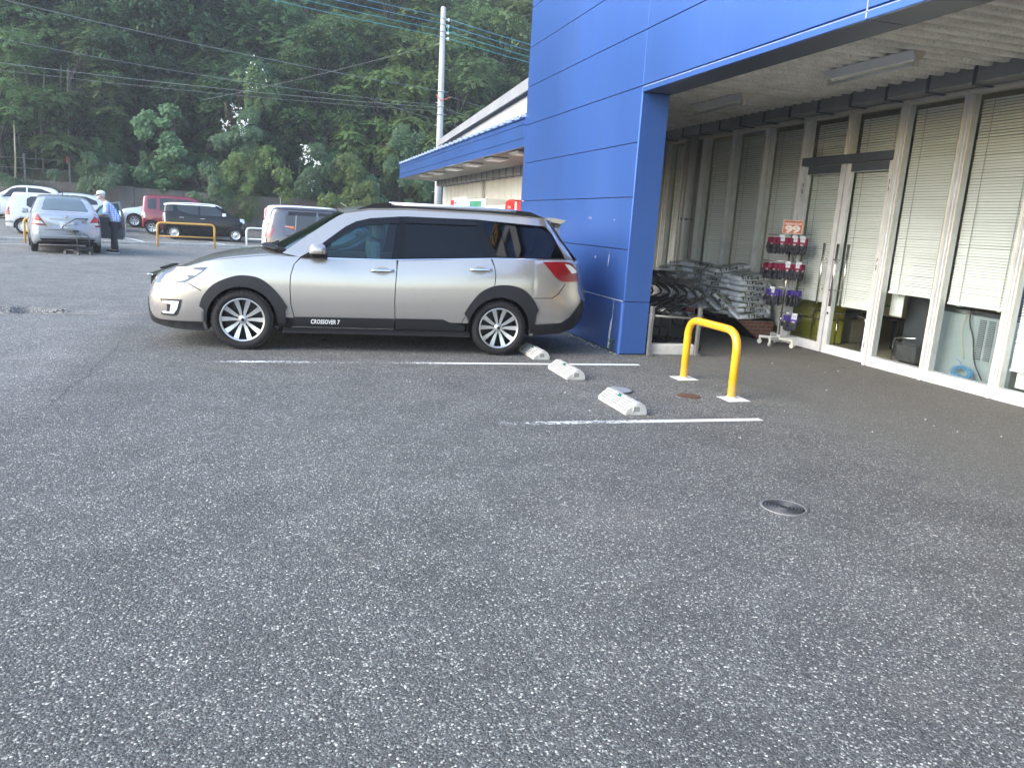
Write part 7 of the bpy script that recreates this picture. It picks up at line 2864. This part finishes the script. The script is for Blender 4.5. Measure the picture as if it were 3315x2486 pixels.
nt.links.new(nz.outputs['Fac'], mx.inputs[2])
nt.links.new(mx.outputs[0], nt.nodes['Principled BSDF'].inputs['Base Color'])
nt.nodes['Principled BSDF'].inputs['Roughness'].default_value = 0.45
stand = thing('display_stand', 'low stand with brick print skirt and undercut blackened as shadow carrying the soil bags', 'stand', (6.72, 10.9, 0))
mb = MB()
# tapering body, coloured black for the shadow under the overhang
mb.add([(0.12, -1.13, 0), (0.33, -1.13, 0), (0.33, 1.2, 0), (0.12, 1.2, 0), (-0.29, -1.17, 0.27), (0.33, -1.17, 0.27), (0.33, 1.25, 0.27), (-0.29, 1.25, 0.27)],
       [(0, 3, 2, 1), (4, 5, 6, 7), (0, 1, 5, 4), (1, 2, 6, 5), (2, 3, 7, 6), (3, 0, 4, 7)])
mb.build('stand_body', BLKM, stand)
MB().bbox(-0.315, 0.335, -1.19, 1.27, 0.27, 0.30, 0.008).build('top_board', BLKM, stand)
mb = MB()
mb.add([(0.11, -1.148, 0.0), (0.335, -1.148, 0.0), (0.335, -1.192, 0.285), (-0.30, -1.192, 0.285), (0.11, -1.142, 0.0), (0.335, -1.142, 0.0), (0.335, -1.186, 0.285), (-0.30, -1.186, 0.285)],
       [(0, 1, 2, 3), (7, 6, 5, 4), (0, 3, 7, 4), (1, 5, 6, 2), (3, 2, 6, 7), (0, 4, 5, 1)])
mb.build('brick_print_skirt', BRK, stand)
mb = MB()
mb.add([(-0.318, 0.55, 0.27), (-0.318, 1.25, 0.27), (-0.02, 1.22, 0.03), (-0.02, 0.52, 0.03), (-0.31, 0.55, 0.262), (-0.31, 1.25, 0.262), (-0.01, 1.22, 0.025), (-0.01, 0.52, 0.025)],
       [(0, 1, 2, 3), (7, 6, 5, 4), (0, 4, 5, 1), (1, 5, 6, 2), (2, 6, 7, 3), (3, 7, 4, 0)])
mb.build('brick_print_skirt', BRK, stand)


def bag_mat():
    m = bpy.data.materials.new('soil_bag_film')
    m.use_nodes = True
    nt = m.node_tree
    n = nt.nodes
    L = nt.links.new
    b = n['Principled BSDF']
    b.inputs['Roughness'].default_value = 0.34
    b.inputs['Coat Weight'].default_value = 0.25
    tc = n.new('ShaderNodeTexCoord')
    nz = n.new('ShaderNodeTexNoise')
    nz.inputs['Scale'].default_value = 14
    nz.inputs['Detail'].default_value = 5
    L(tc.outputs['Object'], nz.inputs['Vector'])
    rp = n.new('ShaderNodeValToRGB')
    e = rp.color_ramp.elements
    e[0].position = 0.30
    e[0].color = (0.10, 0.16, 0.05, 1)
    e[1].position = 0.75
    e[1].color = (0.45, 0.42, 0.12, 1)
    for p, c in ((0.42, (0.20, 0.24, 0.08, 1)), (0.5, (0.45, 0.48, 0.50, 1)), (0.58, (0.42, 0.44, 0.46, 1)), (0.66, (0.32, 0.08, 0.06, 1))):
        k = e.new(p)
        k.color = c
    L(nz.outputs['Fac'], rp.inputs[0])
    sp = n.new('ShaderNodeSeparateXYZ')
    L(tc.outputs['Object'], sp.inputs[0])
    mr = n.new('ShaderNodeMapRange')
    mr.inputs['From Min'].default_value = 0.020
    mr.inputs['From Max'].default_value = 0.032
    L(sp.outputs[2], mr.inputs['Value'])
    mx = n.new('ShaderNodeMixRGB')
    L(mr.outputs[0], mx.inputs[0])
    mx.inputs[1].default_value = (0.78, 0.80, 0.82, 1)
    L(rp.outputs[0], mx.inputs[2])
    L(mx.outputs[0], b.inputs['Base Color'])
    wz = n.new('ShaderNodeTexNoise')
    wz.inputs['Scale'].default_value = 16
    wz.inputs['Detail'].default_value = 4
    wz.inputs['Distortion'].default_value = 1.2
    L(tc.outputs['Object'], wz.inputs['Vector'])
    bp = n.new('ShaderNodeBump')
    bp.inputs['Strength'].default_value = 0.7
    bp.inputs['Distance'].default_value = 0.02
    L(wz.outputs['Fac'], bp.inputs['Height'])
    L(bp.outputs[0], b.inputs['Normal'])
    return m


BAGM = bag_mat()
INK = mat('ink_black', (0.02, 0.02, 0.022), 0.5)
bag_meshes = []
for sd_ in range(5):
    random.seed(60+sd_)
    ph = [random.uniform(0, 6.28) for _ in range(6)]
    nx_, ny_ = 18, 12
    a, b_, c_ = 0.29, 0.165, 0.054
    top_, bot_ = [], []
    for j in range(ny_+1):
        for i in range(nx_+1):
            u, v = -1+2*i/nx_, -1+2*j/ny_
            e = (1-abs(u)**5)*(1-abs(v)**3.2)
            h = c_*max(0.0, e)**0.32
            h *= 1+0.16*math.sin(u*4+ph[0])*math.cos(v*3+ph[1])+0.07*math.sin(u*11+ph[2]+v*5)
            wx = 0.012*math.sin(v*7+ph[3])*abs(u)**6
            wy = 0.010*math.sin(u*9+ph[4])*abs(v)**4
            sag = -0.012*abs(u)**3+0.008*math.sin(u*2.6+ph[5])
            top_.append((u*a+wx, v*b_+wy, h+sag))
            bot_.append((u*a+wx, v*b_+wy, -h*0.75+sag))
    W_ = nx_+1
    mb = MB()
    mb.add(top_, [(j*W_+i, j*W_+i+1, (j+1)*W_+i+1, (j+1)*W_+i) for j in range(ny_) for i in range(nx_)], 0, True)
    mb.add(bot_, [(j*W_+i, (j+1)*W_+i, (j+1)*W_+i+1, j*W_+i+1) for j in range(ny_) for i in range(nx_)], 0, True)
    me = mb.mesh('film', BAGM)
    bm = bmesh.new()
    bm.from_mesh(me)
    bmesh.ops.remove_doubles(bm, verts=bm.verts, dist=0.0008)
    bm.to_mesh(me)
    bm.free()
    bag_meshes.append(me)
txt1 = text_mesh('花と野菜の培養土', 0.050, 0.0012, 0.002)
txt1.materials.clear()
txt1.materials.append(INK)
txt2 = text_mesh('培養土 25L', 0.050, 0.0012, 0.002)
txt2.materials.clear()
txt2.materials.append(INK)
GRPB = 'silver soil bags piled on the stand'
ords = ('bottom', 'second', 'third', 'fourth', 'fifth', 'sixth', 'seventh', 'top')
random.seed(77)
NL = 8
LH = 0.079


def soil_bag(label, x, y, z, rz, txt, tilt=0.0, roll=0.0):
    t = thing('soil_bag', label, 'bag', (x, y, z), rz, GRPB)
    t.rotation_euler = (roll, tilt, rz)
    link('film', random.choice(bag_meshes), t)
    if txt:
        o = link('print', txt, t)
        # printed along the long side and on the end
        o.matrix_local = frame_mtx((random.uniform(-0.04, 0.04), -0.171, 0.006), (1, 0, 0), (0, 0.35, 1))
    return t


for L_ in range(NL):
    z = 0.345+L_*LH
    drop = 0.0
    # near end: bags with their long side to the viewer
    soil_bag('soil bag on the near end of the pile, %s layer' % ords[L_], 6.71+random.uniform(-.03, .03), 9.88+random.uniform(-.025, .025)+0.012*L_, z+random.uniform(-.004, .004), random.uniform(-.04, .04), txt1, random.uniform(-0.05, 0.05), random.uniform(-.03, .03))
    for j in range(4):
        y = 10.36+j*0.56+random.uniform(-.03, .03)
        x = 6.57+random.uniform(-.03, .02)
        zz = z+random.uniform(-.006, .006)-0.02*(j == 3)
        soil_bag('soil bag facing the car park, %s layer, %s from the near end' % (ords[L_], ('first', 'second', 'third', 'fourth')[j]), x, y, zz, R(-90)+random.uniform(-.06, .06), txt2 if (L_+j) % 2 else txt1, random.uniform(-0.06, 0.06), random.uniform(-.03, .03))
    if L_ >= 5:
        for j in range(4):
            y = 10.36+j*0.56+random.uniform(-.03, .03)
            soil_bag('soil bag by the glass, %s layer, %s from the near end' % (ords[L_], ('first', 'second', 'third', 'fourth')[j]), 6.87+random.uniform(-.02, .02), y, z+random.uniform(-.01, .01), R(-90)+random.uniform(-.1, .1), None, random.uniform(-0.1, 0.1))
for (x, y, z, rz, ti, lab) in ((6.66, 10.45, 1.0, R(-12), -0.16, 'tilted soil bag lying highest on top of the pile'), (6.70, 11.5, 0.985, R(10), 0.05, 'soil bag lying loose on the far top of the pile'), (6.74, 11.95, 0.98, R(-70), -0.05, 'soil bag lying loose at the far end of the pile top')):
    soil_bag(lab, x, y, z, rz, txt1, ti)
# slumped bags at the near lower corner
soil_bag('soil bag slumped steeply over the near left corner of the pile', 6.455, 9.98, 0.46, R(-62), txt2, 0.62)
soil_bag('soil bag sliding down beside the near left corner of the pile', 6.43, 10.45, 0.50, R(-75), txt2, 0.42)
# core of the pile that the outer bags rest against
MB().bbox(-0.02, 0.29, -0.85, 1.2, 0.30, 0.72, 0.01).build('inner_crate', BLKM, stand)
t = thing('notice_sign', 'small notice with red heading hung at the far lower end of the soil bags', 'sign', (6.36, 10.98, 0.215), R(-90)+R(8))
MB().bbox(-0.11, 0.11, -0.003, 0.003, -0.11, 0.11, 0.001).build('board', mat('notice_white', (0.55, 0.60, 0.66), 0.4), t)
MB().box(-0.103, 0.103, -0.0045, -0.003, 0.03, 0.10).build('red_band', mat('notice_red', (0.30, 0.02, 0.03), 0.5), t)
text('heading', '注意事項', 0.048, mat('heading_gold', (0.62, 0.36, 0.14), 0.5), t, frame_mtx((0, -0.0052, 0.065), (1, 0, 0), (0, 0, 1)), 0.001)
text('notice_text', 'お客様へ', 0.030, mat('notice_blue', (0.10, 0.16, 0.42), 0.5), t, frame_mtx((-0.02, -0.0042, -0.02), (1, 0, 0), (0, 0, 1)), 0.001)
for i, (x, y, lab) in enumerate(((6.30, 11.15, 'foil wrapped sack standing on the ground left of the notice'), (6.34, 10.72, 'foil wrapped sack standing on the ground under the notice'))):
    t = thing('foil_sack', lab, 'sack', (x, y, 0), R(-80))
    bm = bmesh.new()
    bmesh.ops.create_cube(bm, size=1)
    bmesh.ops.subdivide_edges(bm, edges=bm.edges, cuts=5, use_grid_fill=True)
    for v in bm.verts:
        p = v.co
        k = 1-0.35*abs(p.z*2)**4
        v.co = Vector((p.x*0.30*k, p.y*0.14*k, (p.z+0.5)*0.24))+rv(0.012)
        v.co.z = max(0.0, v.co.z)
    MB().bm(bm, 0, True).build('foil', mat('foil_print', (0.22, 0.20, 0.18), 0.25, 0.4, var=0.6, vscale=12, bump=0.8, bscale=30), t)

# ------------------------------------------------------------------ glove rack
rack = thing('glove_rack', 'wheeled white glove rack with orange price card before the glass', 'rack', (6.80, 9.22, 0), math.atan2(-0.592, 0.806))
RWH = mat('rack_white', (0.68, 0.68, 0.62), 0.4, var=0.05)
for k in range(5):
    a = 2*math.pi*k/5+0.5
    d = Vector((math.cos(a), math.sin(a), 0))
    m_ = frame_mtx((0, 0, 0.105), d, (-d.y, d.x, 0))
    MB().bbox(0.0, 0.27, -0.016, 0.016, -0.018, 0.018, 0.005).xf(m_).build('foot_arm', RWH, rack)
    c = d*0.255
    cs = MB()
    cs.cyl((c.x-0.012*d.y, c.y+0.012*d.x, 0.033), (d.y, -d.x, 0), 0.032, 0.024, 16, 0)
    cs.bbox(c.x-0.014, c.x+0.014, c.y-0.014, c.y+0.014, 0.05, 0.09, 0.004)
    cs.build('caster', RWH, rack)
MB().cyl((0, 0, 0.07), (0, 0, 1), 0.028, 0.09, 16).build('hub', RWH, rack)
MB().cyl((0, 0, 0.15), (0, 0, 1), 0.0125, 1.43, 12).build('pole', STEEL, rack)
MB().cyl((0, 0, 0.36), (0, 0, 1), 0.02, 0.05, 12).build('clamp', STEEL, rack)
rows_ = [(1.54, -0.30, 0.25), (1.185, -0.33, 0.25), (0.825, -0.25, 0.25), (0.475, -0.02, 0.26)]
for (z, a, b) in rows_:
    MB().tube([(a, -0.03, z), (b, -0.03, z)], 0.005, 8).sphere((a, -0.03, z), 0.010, n=8, m=6).sphere((b, -0.03, z), 0.010, n=8, m=6).tube([(0, 0.0, z), (0, -0.03, z)], 0.006, 8).build('hook_arm', STEEL, rack)
PRC = MB().bbox(-0.135, 0.125, -0.055, -0.050, 1.565, 1.752, 0.001).build('price_card', mat('card_white', (0.66, 0.60, 0.52), 0.4), rack)
MB().box(-0.126, 0.116, -0.0565, -0.055, 1.573, 1.743).build('card_face', mat('card_orange', (0.58, 0.14, 0.05), 0.4, var=0.12, vscale=9), PRC)
CWH = mat('card_print', (0.80, 0.74, 0.68), 0.5)
text('price_print', '99', 0.125, CWH, PRC, frame_mtx((-0.005, -0.0572, 1.622), (1, 0, 0), (0, 0, 1)), 0.0012, 0.006, 0, 0.95, 0.20)
text('card_print', '作業用手袋各種', 0.034, CWH, PRC, frame_mtx((-0.005, -0.0572, 1.695), (1, 0, 0), (0, 0, 1)), 0.0012, 0.0006, 0, 1.0, 0.22)
MB().box(-0.10, 0.02, -0.0575, -0.0565, 1.722, 1.736).build('card_stripe', mat('card_brown', (0.35, 0.12, 0.08), 0.5), PRC)


def glove_mesh(seed, mcol):
    random.seed(seed)
    mb = MB()
    mb.bbox(-0.046, 0.046, -0.013, 0.013, -0.145, -0.02, 0.011, 0)
    for k, (x, l) in enumerate(((-0.034, 0.062), (-0.0115, 0.078), (0.0115, 0.074), (0.034, 0.058))):
        dx = random.uniform(-0.010, 0.010)
        dy = random.uniform(-0.012, 0.010)
        mb.tube([(x, 0, -0.128), (x+dx*0.5, dy*0.5, -0.145-l*0.5), (x+dx, dy, -0.145-l*0.9), (x+dx, dy, -0.145-l)], [0.0125, 0.0125, 0.0115, 0.006], 8, 1)
    mb.tube([(-0.040, 0, -0.085), (-0.062, -0.008, -0.125), (-0.066, -0.01, -0.155), (-0.066, -0.01, -0.165)], [0.013, 0.0135, 0.012, 0.006], 8, 1)
    # coated lower palm, a shell a little proud of the knit
    mb.bbox(-0.0475, 0.0475, -0.0145, 0.0145, -0.150, -0.095, 0.011, 1)
    return mb.mesh('glove', [mcol, mat('glove_coating', (0.030, 0.032, 0.042), 0.55)])


MAR = mat('knit_maroon', (0.24, 0.018, 0.060), 0.85, var=0.15, vscale=60)
PUR = mat('knit_purple', (0.075, 0.045, 0.27), 0.85, var=0.15, vscale=60)
gl_m = [glove_mesh(s, MAR) for s in (1, 2, 3)]
gl_p = [glove_mesh(s, PUR) for s in (4, 5, 6)]
card = MB().bbox(-0.031, 0.031, -0.017, -0.015, -0.066, 0.012, 0.0006).mesh('header_card', mat('header_white', (0.62, 0.64, 0.68), 0.5))
card_t = text_mesh('手袋', 0.022, 0.0006)
card_t.materials.clear()
card_t.materials.append(mat('card_grey_print', (0.16, 0.18, 0.24), 0.6))
logo = MB().box(-0.018, 0.016, -0.0150, -0.0142, -0.108, -0.088).mesh('knit_logo', mat('logo_pale', (0.55, 0.42, 0.45), 0.7))
rk = Vector(rack.location)
ra = rack.rotation_euler.z
random.seed(12)
onum = ('first', 'second', 'third', 'fourth', 'fifth', 'sixth', 'seventh', 'eighth', 'ninth', 'tenth')
rown = ('top', 'second', 'third', 'lowest')
for ri, (z, xs_, meshes, col_) in enumerate(((1.54, [-0.27, -0.225, -0.18, -0.125, -0.075, -0.01, 0.045, 0.08, 0.145, 0.185], gl_m, 'maroon'), (1.185, [-0.30, -0.255, -0.21, -0.165, -0.12, -0.075, 0.0, 0.06, 0.135, 0.195], gl_m, 'maroon'),
                                          (0.825, [-0.215, -0.165, -0.115, -0.06, 0.055, 0.09, 0.125, 0.16, 0.195], gl_p, 'purple'), (0.475, [0.06, 0.11, 0.175], gl_p, 'purple'))):
    for k, x in enumerate(xs_):
        front_on = {0: (3, 6, 8), 1: (6, 8), 2: (1,), 3: (2,)}[ri]
        yaw_ = random.uniform(-0.25, 0.25) if k in front_on else random.choice((-1, 1))*random.uniform(0.75, 1.25)
        p = rk+Vector((math.cos(ra)*x+math.sin(ra)*(0.045 if k in front_on else 0.03+0.0), math.sin(ra)*x-math.cos(ra)*(0.045 if k in front_on else 0.03), z-0.008))
        t = thing('work_glove', '%s work glove, %s from the left on the %s hook row' % (col_, onum[k], rown[ri]), 'glove', p, ra+yaw_, 'work gloves hanging on the rack')
        t.rotation_euler = (random.uniform(-.06, .06), random.uniform(-.08, .08), ra+yaw_)
        t.scale = (1.18, 1.18, 1.12)
        link('glove', random.choice(meshes), t)
        link('knit_logo', logo, t)
        if k in front_on:
            c_ = link('header_card', card, t)
        if k in front_on:
            tt = link('card_text', card_t, c_)
            tt.matrix_local = frame_mtx((0, -0.0178, -0.03), (1, 0, 0), (0, 0, 1))

# ------------------------------------------------------------------ haze volume added to soften the slope, standing in for lens flare veil
hz_ = MB().box(-70, 60, -45, 140, -2.0, 75.0)
hm_ = bpy.data.materials.new('haze')
hm_.use_nodes = True
nt = hm_.node_tree
nt.nodes.remove(nt.nodes['Principled BSDF'])
pv = nt.nodes.new('ShaderNodeVolumePrincipled')
pv.inputs['Color'].default_value = (0.90, 0.94, 1.0, 1)
pv.inputs['Density'].default_value = 0.0012
pv.inputs['Anisotropy'].default_value = 0.2
nt.links.new(pv.outputs[0], nt.nodes['Material Output'].inputs['Volume'])
stuff(hz_.build('haze', hm_))
SC.cycles.volume_bounces = 0
